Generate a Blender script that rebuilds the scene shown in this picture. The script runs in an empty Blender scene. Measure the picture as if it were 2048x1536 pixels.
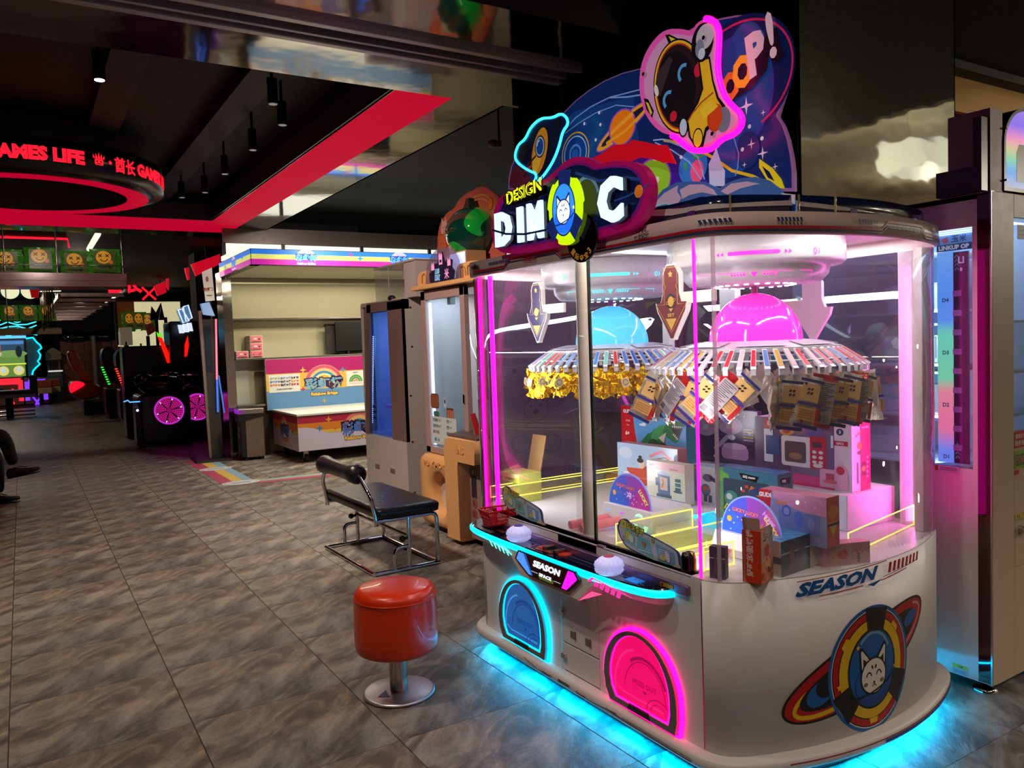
import bpy, bmesh, math, random
from math import sin, cos, pi, sqrt, atan2, radians as R
from mathutils import Vector as V, Matrix as Mx
random.seed(7)
SC = bpy.context.scene
COL = SC.collection

# ------------------------------------------------------------------ camera, world, exposure
def setup():
    f = V((0.524132, 0.849903, -0.054552)); yaw = R(31.661); pit = R(3.127); rol = R(-2.0341)
    f = V((sin(yaw)*cos(pit), cos(yaw)*cos(pit), -sin(pit)))
    r = V((cos(yaw), -sin(yaw), 0)); u = r.cross(f)
    r2 = r*cos(rol)+u*sin(rol); u2 = u*cos(rol)-r*sin(rol)
    cd = bpy.data.cameras.new('camera'); co = bpy.data.objects.new('camera', cd); COL.objects.link(co)
    cd.sensor_width = 36; cd.lens = 1585.9/2048*36; cd.clip_start = .05; cd.clip_end = 100
    co.matrix_world = Mx(((r2.x, u2.x, -f.x, 0), (r2.y, u2.y, -f.y, 0), (r2.z, u2.z, -f.z, 1.42), (0, 0, 0, 1)))
    SC.camera = co
    w = bpy.data.worlds.new('world'); SC.world = w; w.use_nodes = True
    w.node_tree.nodes['Background'].inputs[0].default_value = (.9, .85, .8, 1)
    w.node_tree.nodes['Background'].inputs[1].default_value = .02
    vs = SC.view_settings; vs.view_transform = 'Standard'; vs.look = 'None'; vs.gamma = 1; vs.exposure = 0
    vs.use_curve_mapping = False
    cy = SC.cycles
    cy.max_bounces = 10; cy.transparent_max_bounces = 24; cy.diffuse_bounces = 3; cy.glossy_bounces = 4
    cy.transmission_bounces = 6; cy.sample_clamp_indirect = 4; cy.sample_clamp_direct = 0
    cy.caustics_reflective = False; cy.caustics_refractive = False
    cy.use_denoising = True
setup()

def lamp(name, kind, loc, power, col, size=.2, size_y=None, rot=(0, 0, 0), spot=None, blend=.6):
    d = bpy.data.lights.new(name, kind); d.energy = power; d.color = col
    if kind == 'AREA':
        d.shape = 'RECTANGLE'; d.size = size; d.size_y = size_y or size
    else:
        d.shadow_soft_size = size
    if kind == 'SPOT':
        d.spot_size = R(spot); d.spot_blend = blend
    o = bpy.data.objects.new(name, d); COL.objects.link(o); o.location = loc; o.rotation_euler = rot
    return o
WARM = (1, .80, .60)
# ceiling panels of the concourse behind the camera, and the downlights over the aisle
for x, y, e in ((-.6, -1.0, 85), (1.6, -1.6, 125), (3.6, -1.4, 130), (5.6, -1.2, 170), (1.0, .6, 55)):
    lamp('concourse_spot', 'SPOT', (x, y, 3.3), e, WARM, .05, spot=120, blend=1)
def aimed(name, loc, to, power, col, spot, size=.05):
    o = lamp(name, 'SPOT', loc, power, col, size, spot=spot, blend=.8); o.rotation_euler = (V(to)-V(loc)).to_track_quat('-Z', 'Y').to_euler(); return o
# added spots without fixtures, to brighten the machines and the rack
aimed('machine_fill', (.7, 4.3, 2.95), (2.7, 5.7, .9), 230, (1, .86, .74), 75)
aimed('machine_fill', (-.2, 1.4, 3.3), (1.9, 2.6, 1.3), 60, (1, .80, .80), 60)
aimed('rack_fill', (.3, 11.7, 2.95), (.3, 13.3, 2.55), 16, (1, .9, .8), 120)
aimed('booth_spot', (3.4, 7.4, 3.1), (3.6, 10.9, 1.2), 160, (1, .93, .76), 70)
lamp('hall_fill', 'POINT', (-.6, 25, 3.05), 70, (1, .82, .66), .06); lamp('hall_fill', 'POINT', (1.1, 18.5, 3.1), 28, (1, .82, .68), .06)  # added lamps that lift the black far hall
# light strips under the canopy of the prize machine
LED = (.86, .92, 1)
lamp('canopy_strip', 'AREA', (1.84, 2.43, 1.757), 4.5, (1, .95, .80), .05, 1.3)
lamp('corner_fill', 'AREA', (1.80, 1.84, 1.16), 2.2, (1, .93, .96), .03, .95, (R(90), 0, R(-52)))  # corner lamps are added to brighten the prizes, apart from the canopy strips
lamp('corner_fill', 'AREA', (1.82, 3.04, 1.16), 5, (.93, .95, 1), .03, .95, (R(90), 0, R(-128)))
lamp('corner_fill', 'AREA', (2.83, 1.73, 1.16), 3.2, (1, .10, .75), .03, .95, (R(90), 0, R(42)))

lamp('canopy_strip', 'AREA', (2.33, 1.64, 1.757), 3.5, (1, .93, .9), .8, .03)
lamp('canopy_strip', 'AREA', (2.84, 2.43, 1.757), 6.5, LED, .03, 1.3)
lamp('canopy_strip', 'AREA', (2.33, 3.20, 1.757), 4, LED, .8, .03)
lamp('aisle_downlight', 'SPOT', (.15, 3.0, 3.2), 130, WARM, .06, spot=95, blend=.9)
lamp('aisle_downlight', 'SPOT', (.8, 5.9, 3.1), 230, (1, .84, .62), .06, spot=100, blend=.9)
lamp('aisle_downlight', 'SPOT', (.7, 8.6, 3.1), 200, (1, .86, .62), .06, spot=95, blend=.9)
lamp('booth_downlight', 'AREA', (3.8, 9.7, 2.36), 60, (1, .92, .70), 2.6, .5)
lamp('booth_downlight', 'SPOT', (3.0, 8.6, 3.1), 200, (1, .90, .68), .06, spot=100, blend=.9)

# ------------------------------------------------------------------ materials
def S(r, g, b):
    g_ = lambda c: (c/255/12.92) if c <= 10 else ((c/255+.055)/1.055)**2.4
    return (g_(r), g_(g), g_(b))
MATS = {}
def mat(name, rgb=(200, 200, 200), rough=.5, metal=0, es=0, ergb=None, bump=0, bscale=20, spec=.5, coat=0, stretch=None):
    if name in MATS: return MATS[name]
    m = bpy.data.materials.new(name); MATS[name] = m; m.use_nodes = True
    nt = m.node_tree; p = nt.nodes['Principled BSDF']
    p.inputs['Base Color'].default_value = (*S(*rgb), 1); p.inputs['Roughness'].default_value = rough
    p.inputs['Metallic'].default_value = metal; p.inputs['Specular IOR Level'].default_value = spec
    p.inputs['Coat Weight'].default_value = coat
    if es:
        p.inputs['Emission Color'].default_value = (*S(*(ergb or rgb)), 1); p.inputs['Emission Strength'].default_value = es
    # a little grain in colour and roughness so that no surface is perfectly uniform
    tc = nt.nodes.new('ShaderNodeTexCoord'); nz = nt.nodes.new('ShaderNodeTexNoise')
    nz.inputs['Scale'].default_value = bscale; nz.inputs['Detail'].default_value = 3
    if stretch:
        mp = nt.nodes.new('ShaderNodeMapping'); mp.inputs['Scale'].default_value = stretch
        nt.links.new(tc.outputs['Object'], mp.inputs[0]); nt.links.new(mp.outputs[0], nz.inputs['Vector'])
    else: nt.links.new(tc.outputs['Object'], nz.inputs['Vector'])
    mr = nt.nodes.new('ShaderNodeMapRange'); nt.links.new(nz.outputs[0], mr.inputs[0])
    mr.inputs[3].default_value = max(.02, rough*.85); mr.inputs[4].default_value = min(1, rough*1.15)
    nt.links.new(mr.outputs[0], p.inputs['Roughness'])
    if bump:
        b = nt.nodes.new('ShaderNodeBump'); b.inputs['Strength'].default_value = bump; b.inputs['Distance'].default_value = .02
        nt.links.new(nz.outputs[0], b.inputs['Height']); nt.links.new(b.outputs[0], p.inputs['Normal'])
    return m
def glow(name, rgb, es):
    return mat(name, rgb, .4, es=es)
def glass(name, tint=(255, 255, 255), refl=1.0, rough=.0, haze=0, hrgb=(255, 255, 255), es=0):
    """thin clear sheet: straight-through transparency plus a Fresnel reflection"""
    if name in MATS: return MATS[name]
    m = bpy.data.materials.new(name); MATS[name] = m; m.use_nodes = True
    nt = m.node_tree; nt.nodes.clear()
    out = nt.nodes.new('ShaderNodeOutputMaterial'); t = nt.nodes.new('ShaderNodeBsdfTransparent')
    t.inputs[0].default_value = (*S(*tint), 1)
    g = nt.nodes.new('ShaderNodeBsdfGlossy'); g.inputs['Roughness'].default_value = rough
    fr = nt.nodes.new('ShaderNodeLayerWeight'); pw = nt.nodes.new('ShaderNodeMath'); pw.operation = 'POWER'; pw.inputs[1].default_value = 5
    nt.links.new(fr.outputs['Facing'], pw.inputs[0])
    mu = nt.nodes.new('ShaderNodeMath'); mu.operation = 'MULTIPLY_ADD'; mu.inputs[1].default_value = .9*refl; mu.inputs[2].default_value = .035*refl; mu.use_clamp = True
    mx = nt.nodes.new('ShaderNodeMixShader')
    nt.links.new(pw.outputs[0], mu.inputs[0]); nt.links.new(mu.outputs[0], mx.inputs[0])
    base = t
    if haze:
        d = nt.nodes.new('ShaderNodeBsdfDiffuse'); d.inputs[0].default_value = (*S(*hrgb), 1)
        tr = nt.nodes.new('ShaderNodeBsdfTranslucent'); tr.inputs[0].default_value = (*S(*hrgb), 1)
        m1 = nt.nodes.new('ShaderNodeMixShader'); m1.inputs[0].default_value = .5
        nt.links.new(d.outputs[0], m1.inputs[1]); nt.links.new(tr.outputs[0], m1.inputs[2])
        if es:
            em = nt.nodes.new('ShaderNodeEmission'); em.inputs[0].default_value = (*S(*hrgb), 1); em.inputs[1].default_value = es
            ad = nt.nodes.new('ShaderNodeAddShader'); nt.links.new(m1.outputs[0], ad.inputs[0]); nt.links.new(em.outputs[0], ad.inputs[1]); m1 = ad
        m2 = nt.nodes.new('ShaderNodeMixShader'); m2.inputs[0].default_value = haze
        nt.links.new(t.outputs[0], m2.inputs[1]); nt.links.new(m1.outputs[0], m2.inputs[2]); base = m2
    nt.links.new(base.outputs[0], mx.inputs[1]); nt.links.new(g.outputs[0], mx.inputs[2])
    nt.links.new(mx.outputs[0], out.inputs[0])
    return m
def printmat(name, rough=.45, es=0, base=1.0):
    """flat print: the colour of each printed patch is stored on its faces"""
    if name in MATS: return MATS[name]
    m = bpy.data.materials.new(name); MATS[name] = m; m.use_nodes = True
    nt = m.node_tree; p = nt.nodes['Principled BSDF']; a = nt.nodes.new('ShaderNodeVertexColor'); a.layer_name = 'Col'
    p.inputs['Roughness'].default_value = rough
    nt.links.new(a.outputs[0], p.inputs['Base Color'])
    if es:
        nt.links.new(a.outputs[0], p.inputs['Emission Color']); p.inputs['Emission Strength'].default_value = es
    return m
def steel(name, rgb=(200, 198, 196), rough=.08, wav=.25, scale=2.2, stretch=(1, 1, .5)):
    return mat(name, rgb, rough, 1, bump=wav, bscale=scale, stretch=stretch)

# ------------------------------------------------------------------ mesh building
ROOT = {}
ORD = 'first second third fourth fifth sixth seventh eighth ninth tenth eleventh twelfth thirteenth fourteenth fifteenth sixteenth seventeenth eighteenth nineteenth twentieth twenty-first twenty-second twenty-third twenty-fourth twenty-fifth twenty-sixth'.split()
class B:
    def __init__(s): s.v = []; s.f = []; s.m = []; s.sm = []; s.col = None
    def add(s, vs, fs, mi=0, smooth=False, M=None):
        o = len(s.v)
        s.v += [tuple(M @ V(p)) if M else tuple(p) for p in vs]
        for f in fs:
            s.f.append([i+o for i in f]); s.m.append(mi); s.sm.append(smooth)
        return s
    def box(s, a, b, mi=0, M=None):
        x0, y0, z0 = a; x1, y1, z1 = b
        return s.add([(x0, y0, z0), (x1, y0, z0), (x1, y1, z0), (x0, y1, z0), (x0, y0, z1), (x1, y0, z1), (x1, y1, z1), (x0, y1, z1)],
                     [(0, 3, 2, 1), (4, 5, 6, 7), (0, 1, 5, 4), (1, 2, 6, 5), (2, 3, 7, 6), (3, 0, 4, 7)], mi, False, M)
    def hexa(s, lo, hi, mi=0):
        n = len(lo)
        return s.add(list(lo)+list(hi), [tuple(range(n))[::-1], tuple(range(n, 2*n))]+[(i, (i+1) % n, n+(i+1) % n, n+i) for i in range(n)], mi)
    def loft(s, loops, mi=0, smooth=True, cap=(True, True), closed=True, M=None):
        n = len(loops[0]); vs = [p for l in loops for p in l]; fs = []
        for k in range(len(loops)-1):
            for i in range(n if closed else n-1):
                j = (i+1) % n; fs.append((k*n+i, k*n+j, (k+1)*n+j, (k+1)*n+i))
        s.add(vs, fs, mi, smooth, M)
        if cap[0]: s.add(loops[0], [tuple(range(n))[::-1]], mi, False, M)
        if cap[1]: s.add(loops[-1], [tuple(range(n))], mi, False, M)
        return s
    def cyl(s, p, q, r, r2=None, n=14, mi=0, cap=True, M=None):
        p, q = V(p), V(q); d = (q-p).normalized(); a = d.orthogonal().normalized(); b = d.cross(a); r2 = r if r2 is None else r2
        L = [[c+(a*cos(2*pi*i/n)+b*sin(2*pi*i/n))*rr for i in range(n)] for c, rr in ((p, r), (q, r2))]
        return s.loft(L, mi, True, (cap, cap), M=M)
    def lathe(s, prof, c=(0, 0, 0), n=24, mi=0, cap=(True, True), M=None, a0=0, a1=2*pi):
        L = [[(c[0]+r*cos(a0+(a1-a0)*i/n), c[1]+r*sin(a0+(a1-a0)*i/n), c[2]+z) for i in range(n)] for r, z in prof]
        return s.loft(L, mi, True, cap, M=M)
    def ball(s, c, rx, ry=None, rz=None, n=16, m=10, mi=0, z0=-1.0, M=None):
        ry = rx if ry is None else ry; rz = rx if rz is None else rz; t0 = math.asin(max(-1, z0))
        L = []
        for k in range(m+1):
            t = t0+(pi/2-t0)*k/m; rr = max(cos(t), .002)
            L.append([(c[0]+rx*rr*cos(2*pi*i/n), c[1]+ry*rr*sin(2*pi*i/n), c[2]+rz*sin(t)) for i in range(n)])
        return s.loft(L, mi, True, M=M)
    def tube(s, path, r, n=8, mi=0, closed=False, M=None):
        P = [V(p) for p in path]; L = []; m = len(P); up = None
        for i, p in enumerate(P):
            a = P[(i-1) % m] if (i or closed) else P[0]; b = P[(i+1) % m] if (i < m-1 or closed) else P[-1]
            d = (b-a).normalized()
            if up is None: up = d.orthogonal().normalized()
            up = (up-d*up.dot(d)); up = up.normalized() if up.length > 1e-5 else d.orthogonal().normalized()
            w = d.cross(up); L.append([p+(up*cos(2*pi*k/n)+w*sin(2*pi*k/n))*r for k in range(n)])
        if closed: L.append(L[0])
        return s.loft(L, mi, True, (not closed, not closed), M=M)
    def obj(s, name, mats, parent=None, world=True, bevel=0, seg=2, label=None):
        me = bpy.data.meshes.new(name); inv = None
        vs = s.v
        if parent is not None:
            ROOTM = ROOT.get(parent.name, Mx())
            if world: inv = ROOTM.inverted(); vs = [inv @ V(p) for p in s.v]
        me.from_pydata(vs, [], s.f); me.polygons.foreach_set('material_index', s.m); me.polygons.foreach_set('use_smooth', s.sm)
        for m in (mats if isinstance(mats, (list, tuple)) else [mats]): me.materials.append(m)
        bm = bmesh.new(); bm.from_mesh(me); bmesh.ops.recalc_face_normals(bm, faces=bm.faces); bm.to_mesh(me); bm.free()
        o = bpy.data.objects.new(name, me); COL.objects.link(o)
        if parent is not None:
            o.parent = parent; ROOT[o.name] = ROOT.get(parent.name, Mx())
        if bevel:
            md = o.modifiers.new('edge', 'BEVEL'); md.width = bevel; md.segments = seg; md.limit_method = 'ANGLE'; md.angle_limit = R(40)
            for p in me.polygons: p.use_smooth = True
            try: md.harden_normals = True
            except Exception: pass
        if label: o['label'] = label
        return o
def tag(o, label, cat, group=None, kind=None):
    o['label'] = label; o['category'] = cat
    if group: o['group'] = group
    if kind: o['kind'] = kind
    return o
def struct(o): o['kind'] = 'structure'; return o
def thing(name, label, cat, loc=(0, 0, 0), rz=0, group=None):
    o = bpy.data.objects.new(name, None); COL.objects.link(o); o.location = loc; o.rotation_euler = (0, 0, rz)
    o.empty_display_size = .1; ROOT[o.name] = Mx.Translation(loc) @ Mx.Rotation(rz, 4, 'Z')
    return tag(o, label, cat, group)
def dup(root, loc=None, rot=None, label=None, scale=None):
    def cp(o, par):
        c = o.copy(); COL.objects.link(c)
        if par is not None: c.parent = par
        for ch in list(KIDS.get(o.name, ())): cp(ch, c)
        return c
    KIDS = {}
    st = [root]
    allo = root.children_recursive
    for o in allo: KIDS.setdefault(o.parent.name, []).append(o)
    c = cp(root, None)
    if loc is not None: c.location = loc
    if rot is not None: c.rotation_euler = rot
    if scale is not None: c.scale = (scale,)*3 if not isinstance(scale, tuple) else scale
    if label: c['label'] = label
    return c

# ------------------------------------------------------------------ flat print and lettering
_TX = {}
def textmesh(s, bold=0.0, shear=0.0, space=1.0, res=2, ext=0.0):
    k = (s, bold, shear, space, res, ext)
    if k in _TX: return _TX[k]
    c = bpy.data.curves.new('t', 'FONT'); c.body = s; c.size = 1; c.offset = bold; c.shear = shear; c.space_character = space
    c.resolution_u = res; c.extrude = ext
    o = bpy.data.objects.new('t', c); COL.objects.link(o)
    me = bpy.data.meshes.new_from_object(o.evaluated_get(bpy.context.evaluated_depsgraph_get()))
    vs = [tuple(v.co) for v in me.vertices]; fs = [tuple(p.vertices) for p in me.polygons]
    bpy.data.objects.remove(o); bpy.data.curves.remove(c); bpy.data.meshes.remove(me)
    xs = [v[0] for v in vs]; ys = [v[1] for v in vs]
    x0, x1, y0, y1 = min(xs), max(xs), min(ys), max(ys)
    _TX[k] = ([(v[0]-x0, v[1]-y0, v[2]) for v in vs], fs, x1-x0, y1-y0)
    return _TX[k]
class Art:
    def __init__(s): s.P = []; s.L = 0
    def _p(s, pts, col, fs=None): s.P.append((pts, fs or [tuple(range(len(pts)))], S(*col), s.L))
    def poly(s, pts, col): s.L += 1; s._p(list(pts), col); return s
    def rect(s, x0, y0, x1, y1, col): return s.poly([(x0, y0), (x1, y0), (x1, y1), (x0, y1)], col)
    def rrect(s, x0, y0, x1, y1, r, col):
        return s.poly(rrpts(x0, y0, x1, y1, r), col)
    def ell(s, cx, cy, rx, ry, col, rot=0, n=28, a0=0, a1=2*pi):
        c, d = cos(rot), sin(rot); full = abs(a1-a0-2*pi) < 1e-6
        pts = []
        for i in range(n if full else n+1):
            a = a0+(a1-a0)*i/n; x, y = rx*cos(a), ry*sin(a); pts.append((cx+x*c-y*d, cy+x*d+y*c))
        return s.poly(pts, col)
    def line(s, pts, w, col, closed=False):
        s.L += 1; n = len(pts); o = []
        for i in range(n):
            a = V(pts[(i-1) % n] if (i or closed) else pts[0]); b = V(pts[(i+1) % n] if (i < n-1 or closed) else pts[-1])
            p = V(pts[i]); d = (b-a).normalized(); nn = V((-d.y, d.x)); ww = w(i/(n-1)) if callable(w) else w
            o.append((tuple(p+nn*ww/2), tuple(p-nn*ww/2)))
        vs = [q for pr in o for q in pr]; m = n if closed else n-1
        s._p(vs, col, [(2*i, 2*i+1, 2*((i+1) % n)+1, 2*((i+1) % n)) for i in range(m)]); return s
    def arc(s, cx, cy, rx, ry, w, col, rot=0, a0=0, a1=2*pi, n=28):
        c, d = cos(rot), sin(rot); full = abs(a1-a0-2*pi) < 1e-6; pts = []
        for i in range(n if full else n+1):
            a = a0+(a1-a0)*i/n; x, y = rx*cos(a), ry*sin(a); pts.append((cx+x*c-y*d, cy+x*d+y*c))
        return s.line(pts, w, col, full)
    def star(s, cx, cy, r, col, n=4, inn=.32, rot=0):
        return s.poly([(cx+(r if i % 2 == 0 else r*inn)*sin(rot+pi*i/n), cy+(r if i % 2 == 0 else r*inn)*cos(rot+pi*i/n)) for i in range(2*n)], col)
    def text(s, t, x, y, h, col, al='c', shear=0, sx=1, bold=.015, space=1, rot=0, out=None, res=2, grad=None):
        """lettering h tall with its lower edge on y; out = (width, colour) is the outline printed beneath"""
        for b, cl in ([(bold+out[0], out[1])] if out else [])+[(bold, col)]:
            vs, fs, w, hh = textmesh(t, b, shear, space, res); s.L += 1
            w0, h0 = textmesh(t, bold, shear, space, res)[2:]; k = h/h0
            ox = {'c': -w/2, 'l': -(w-w0)/2, 'r': -w+(w-w0)/2}[al]; oy = -(hh-h0)/2
            c, d = cos(rot), sin(rot); P = [((v[0]+ox)*k*sx, (v[1]+oy)*k) for v in vs]
            s.P.append(([(x+p[0]*c-p[1]*d, y+p[0]*d+p[1]*c) for p in P], fs, S(*cl), s.L))
        return s
    def obj(s, name, parent, fmap, mt, cutu=None, cutv=None, d0=.001, dl=.00012, world=True, label=None, thick=0):
        bm = bmesh.new(); lay = bm.loops.layers.float_color.new('Col'); lv = bm.verts.layers.float.new('L')
        for pts, fs, col, L in s.P:
            vv = [bm.verts.new((p[0], p[1], 0)) for p in pts]
            for v in vv: v[lv] = L
            for f in fs:
                try: fc = bm.faces.new([vv[i] for i in f])
                except ValueError: continue
                for l in fc.loops: l[lay] = (*col, 1)
        for cut, no in ((cutu, (1, 0, 0)), (cutv, (0, 1, 0))):
            if cut:
                bmesh.ops.triangulate(bm, faces=[f for f in bm.faces if len(f.verts) > 4])
                us = [v.co.x if no[0] else v.co.y for v in bm.verts]; k = math.ceil(min(us)/cut)
                while k*cut < max(us):
                    co = (k*cut+1e-5, 0, 0) if no[0] else (0, k*cut+1e-5, 0)
                    bmesh.ops.bisect_plane(bm, geom=bm.verts[:]+bm.edges[:]+bm.faces[:], plane_co=co, plane_no=no); k += 1
        inv = ROOT.get(parent.name, Mx()).inverted() if (parent is not None and world) else None
        for v in bm.verts:
            p = V(fmap(v.co.x, v.co.y, d0+v[lv]*dl)); v.co = inv @ p if inv else p
        me = bpy.data.meshes.new(name); bm.to_mesh(me); bm.free(); me.materials.append(mt)
        o = bpy.data.objects.new(name, me); COL.objects.link(o)
        if parent is not None: o.parent = parent; ROOT[o.name] = ROOT.get(parent.name, Mx())
        if label: o['label'] = label
        return o
def rrpts(x0, y0, x1, y1, r, n=5):
    o = []
    for cx, cy, a in ((x1-r, y1-r, 0), (x0+r, y1-r, pi/2), (x0+r, y0+r, pi), (x1-r, y0+r, 1.5*pi)):
        o += [(cx+r*cos(a+pi/2*i/n), cy+r*sin(a+pi/2*i/n)) for i in range(n+1)]
    return o
def plane(o, u, v):
    """map (a, b, d) to the point o + a*u + b*v + d*(outward)"""
    o, u, v = V(o), V(u).normalized(), V(v).normalized(); n = u.cross(v)
    return lambda a, b, d: o+u*a+v*b+n*d
def facX(x, y0=0, z0=0): return plane((x, y0, z0), (0, -1, 0), (0, 0, 1))      # faces -X, reads left to right seen from the aisle
def facY(y, x0=0, z0=0): return plane((x0, y, z0), (1, 0, 0), (0, 0, 1))       # faces -Y
def plate(pts, fmap, t, b=None, mi=0):
    """flat sheet of thickness t with outline pts (front face at d=0, back at d=-t)"""
    b = b or B(); n = len(pts); F = [fmap(p[0], p[1], 0) for p in pts]; K = [fmap(p[0], p[1], -t) for p in pts]
    b.add(F+K, [tuple(range(n)), tuple(range(n, 2*n))[::-1]]+[(i, n+i, n+(i+1) % n, (i+1) % n) for i in range(n)], mi); return b
def letters(name, t, fmap, h, depth, mt, parent, x=0, y=0, al='c', sx=1, bold=.02, shear=0, space=1, world=True, rot=0, label=None):
    """raised letters, depth thick, standing on the plane of fmap"""
    vs, fs, w, hh = textmesh(t, bold, shear, space, 2, .5); k = h/hh; ox = {'c': -w/2, 'l': 0, 'r': -w}[al]; c, d = cos(rot), sin(rot)
    b = B(); b.add([fmap(x+(v[0]+ox)*k*sx*c-v[1]*k*d, y+(v[0]+ox)*k*sx*d+v[1]*k*c, (v[2]+.5)*depth) for v in vs], fs)
    return b.obj(name, mt, parent, world, label=label)
def smooth_poly(pts, closed=True, it=2):
    for _ in range(it):
        o = []
        n = len(pts)
        for i in range(n if closed else n-1):
            a, b = pts[i], pts[(i+1) % n]; o += [(a[0]*.75+b[0]*.25, a[1]*.75+b[1]*.25), (a[0]*.25+b[0]*.75, a[1]*.25+b[1]*.75)]
        pts = o if closed else [pts[0]]+o+[pts[-1]]
    return pts
PR = printmat('ink_print')
PRG = printmat('glossy_ink_print', .2)
PRL = printmat('backlit_print', .3, es=.9)
PRB = printmat('bright_backlit_print', .3, es=1.6)
PRD = printmat('dim_glow_print', .3, es=.35)

# ------------------------------------------------------------------ the hall
ST = steel('polished_steel', (176, 170, 166), .07, .22, 1.6)
STB = steel('brushed_steel', (165, 160, 155), .22, .08, 3, (1, 1, 8))
BLK = mat('black_paint', (14, 13, 14), .75)
BLKG = mat('black_gloss', (10, 10, 12), .25)
DARKW = mat('dark_wall_paint', (34, 29, 30), .8)
REDL = mat('red_lightbox_film', (60, 0, 12), .7, es=1.0, ergb=(184, 0, 40), spec=.1)
WHT = mat('white_powder_coat', (226, 222, 220), .38)
CHR = mat('chrome', (215, 215, 220), .1, 1)
BLACKP = mat('black_plastic', (18, 18, 20), .4)
RUB = mat('black_rubber', (20, 20, 20), .7)

def floor_mat():
    m = bpy.data.materials.new('slate_print_vinyl'); m.use_nodes = True; nt = m.node_tree; N = nt.nodes; L = nt.links
    p = N['Principled BSDF']; tc = N.new('ShaderNodeTexCoord'); oi = N.new('ShaderNodeObjectInfo')
    m0 = N.new('ShaderNodeMapping'); m0.inputs['Rotation'].default_value = (0, 0, R(-42)); L.new(tc.outputs['Object'], m0.inputs[0])
    mp = N.new('ShaderNodeMapping'); mp.inputs['Scale'].default_value = (1.5, 3.2, 1); L.new(m0.outputs[0], mp.inputs[0])
    mq = N.new('ShaderNodeMapping'); mq.inputs['Scale'].default_value = (1.0, 2.2, 1); L.new(m0.outputs[0], mq.inputs[0])
    n1 = N.new('ShaderNodeTexNoise'); n1.inputs['Scale'].default_value = 2.1; n1.inputs['Detail'].default_value = 7; n1.inputs['Roughness'].default_value = .62; n1.inputs['Distortion'].default_value = .8
    n2 = N.new('ShaderNodeTexNoise'); n2.inputs['Scale'].default_value = 16; n2.inputs['Distortion'].default_value = 1.2; n2.inputs['Detail'].default_value = 8; n2.inputs['Roughness'].default_value = .7
    n3 = N.new('ShaderNodeTexNoise'); n3.inputs['Scale'].default_value = 1.4; n3.inputs['Detail'].default_value = 2
    L.new(mp.outputs[0], n1.inputs['Vector']); L.new(mq.outputs[0], n2.inputs['Vector'])
    L.new(tc.outputs['Object'], n3.inputs['Vector'])
    cr = N.new('ShaderNodeValToRGB'); e = cr.color_ramp.elements
    e[0].position = .30; e[0].color = (*S(76, 71, 68), 1); e[1].position = .76; e[1].color = (*S(206, 196, 180), 1)
    a = e.new(.44); a.color = (*S(116, 108, 102), 1); a = e.new(.56); a.color = (*S(160, 154, 146), 1)
    L.new(n1.outputs[0], cr.inputs[0])
    c2 = N.new('ShaderNodeValToRGB'); e = c2.color_ramp.elements
    e[0].position = .35; e[0].color = (*S(255, 234, 214), 1); e[1].position = .62; e[1].color = (*S(214, 220, 224), 1)
    L.new(n3.outputs[0], c2.inputs[0])
    mx = N.new('ShaderNodeMix'); mx.data_type = 'RGBA'; mx.blend_type = 'MULTIPLY'; mx.inputs[0].default_value = .85
    L.new(cr.outputs[0], mx.inputs[6]); L.new(c2.outputs[0], mx.inputs[7])
    m2 = N.new('ShaderNodeMix'); m2.data_type = 'RGBA'; m2.blend_type = 'OVERLAY'; m2.inputs[0].default_value = .55
    L.new(mx.outputs[2], m2.inputs[6]); L.new(n2.outputs[0], m2.inputs[7])
    hv = N.new('ShaderNodeHueSaturation'); mr = N.new('ShaderNodeMapRange'); mr.inputs[3].default_value = .82; mr.inputs[4].default_value = 1.08
    L.new(oi.outputs['Random'], mr.inputs[0]); L.new(mr.outputs[0], hv.inputs['Value']); L.new(m2.outputs[2], hv.inputs['Color'])
    L.new(hv.outputs[0], p.inputs['Base Color'])
    p.inputs['Roughness'].default_value = .36; p.inputs['Specular IOR Level'].default_value = .4
    r2 = N.new('ShaderNodeMapRange'); r2.inputs[3].default_value = .26; r2.inputs[4].default_value = .52; L.new(n2.outputs[0], r2.inputs[0]); L.new(r2.outputs[0], p.inputs['Roughness'])
    b = N.new('ShaderNodeBump'); b.inputs['Strength'].default_value = .6; b.inputs['Distance'].default_value = .012
    L.new(n2.outputs[0], b.inputs['Height']); L.new(b.outputs[0], p.inputs['Normal'])
    return m
FM = floor_mat()
def floor():
    fl = struct(B().box((-7, -6, -.12), (17, 36, -.004)).obj('floor', mat('grout', (58, 52, 48), .8)))
    ROOT[fl.name] = Mx()
    g = .0012; t = .6; b = B(); h = t/2
    b.hexa([(-h+g, -h+g, -.01), (h-g, -h+g, -.01), (h-g, h-g, -.01), (-h+g, h-g, -.01)],
           [(-h+g+.001, -h+g+.001, 0), (h-g-.001, -h+g+.001, 0), (h-g-.001, h-g-.001, 0), (-h+g+.001, h-g-.001, 0)])
    first = b.obj('tile', FM, fl); me = first.data; n = 1; rest = B(); k0 = True
    cells = sorted(((ix, iy) for ix in range(-10, 14) for iy in range(-2, 54)), key=lambda c: (max(0, c[1])+abs(c[0]*.6-1.2)*.9))
    for ix, iy in cells:
        x = .177+.6*ix; y = 1.70+.5975*iy
        if abs(atan2(x, max(y, .01))-R(31)) < R(40) and y > .9 and n < 300 and iy < 40:
            o = first if k0 else bpy.data.objects.new('tile', me)
            if not k0: COL.objects.link(o); o.parent = fl
            k0 = False; n += 1; o.location = (x, y, 0)
        else:
            rest.box((x-h+g, y-h+g, -.01), (x+h-g, y+h-g, 0))
    o = rest.obj('tile_field', FM, fl); o['kind'] = 'stuff'
floor()

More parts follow.
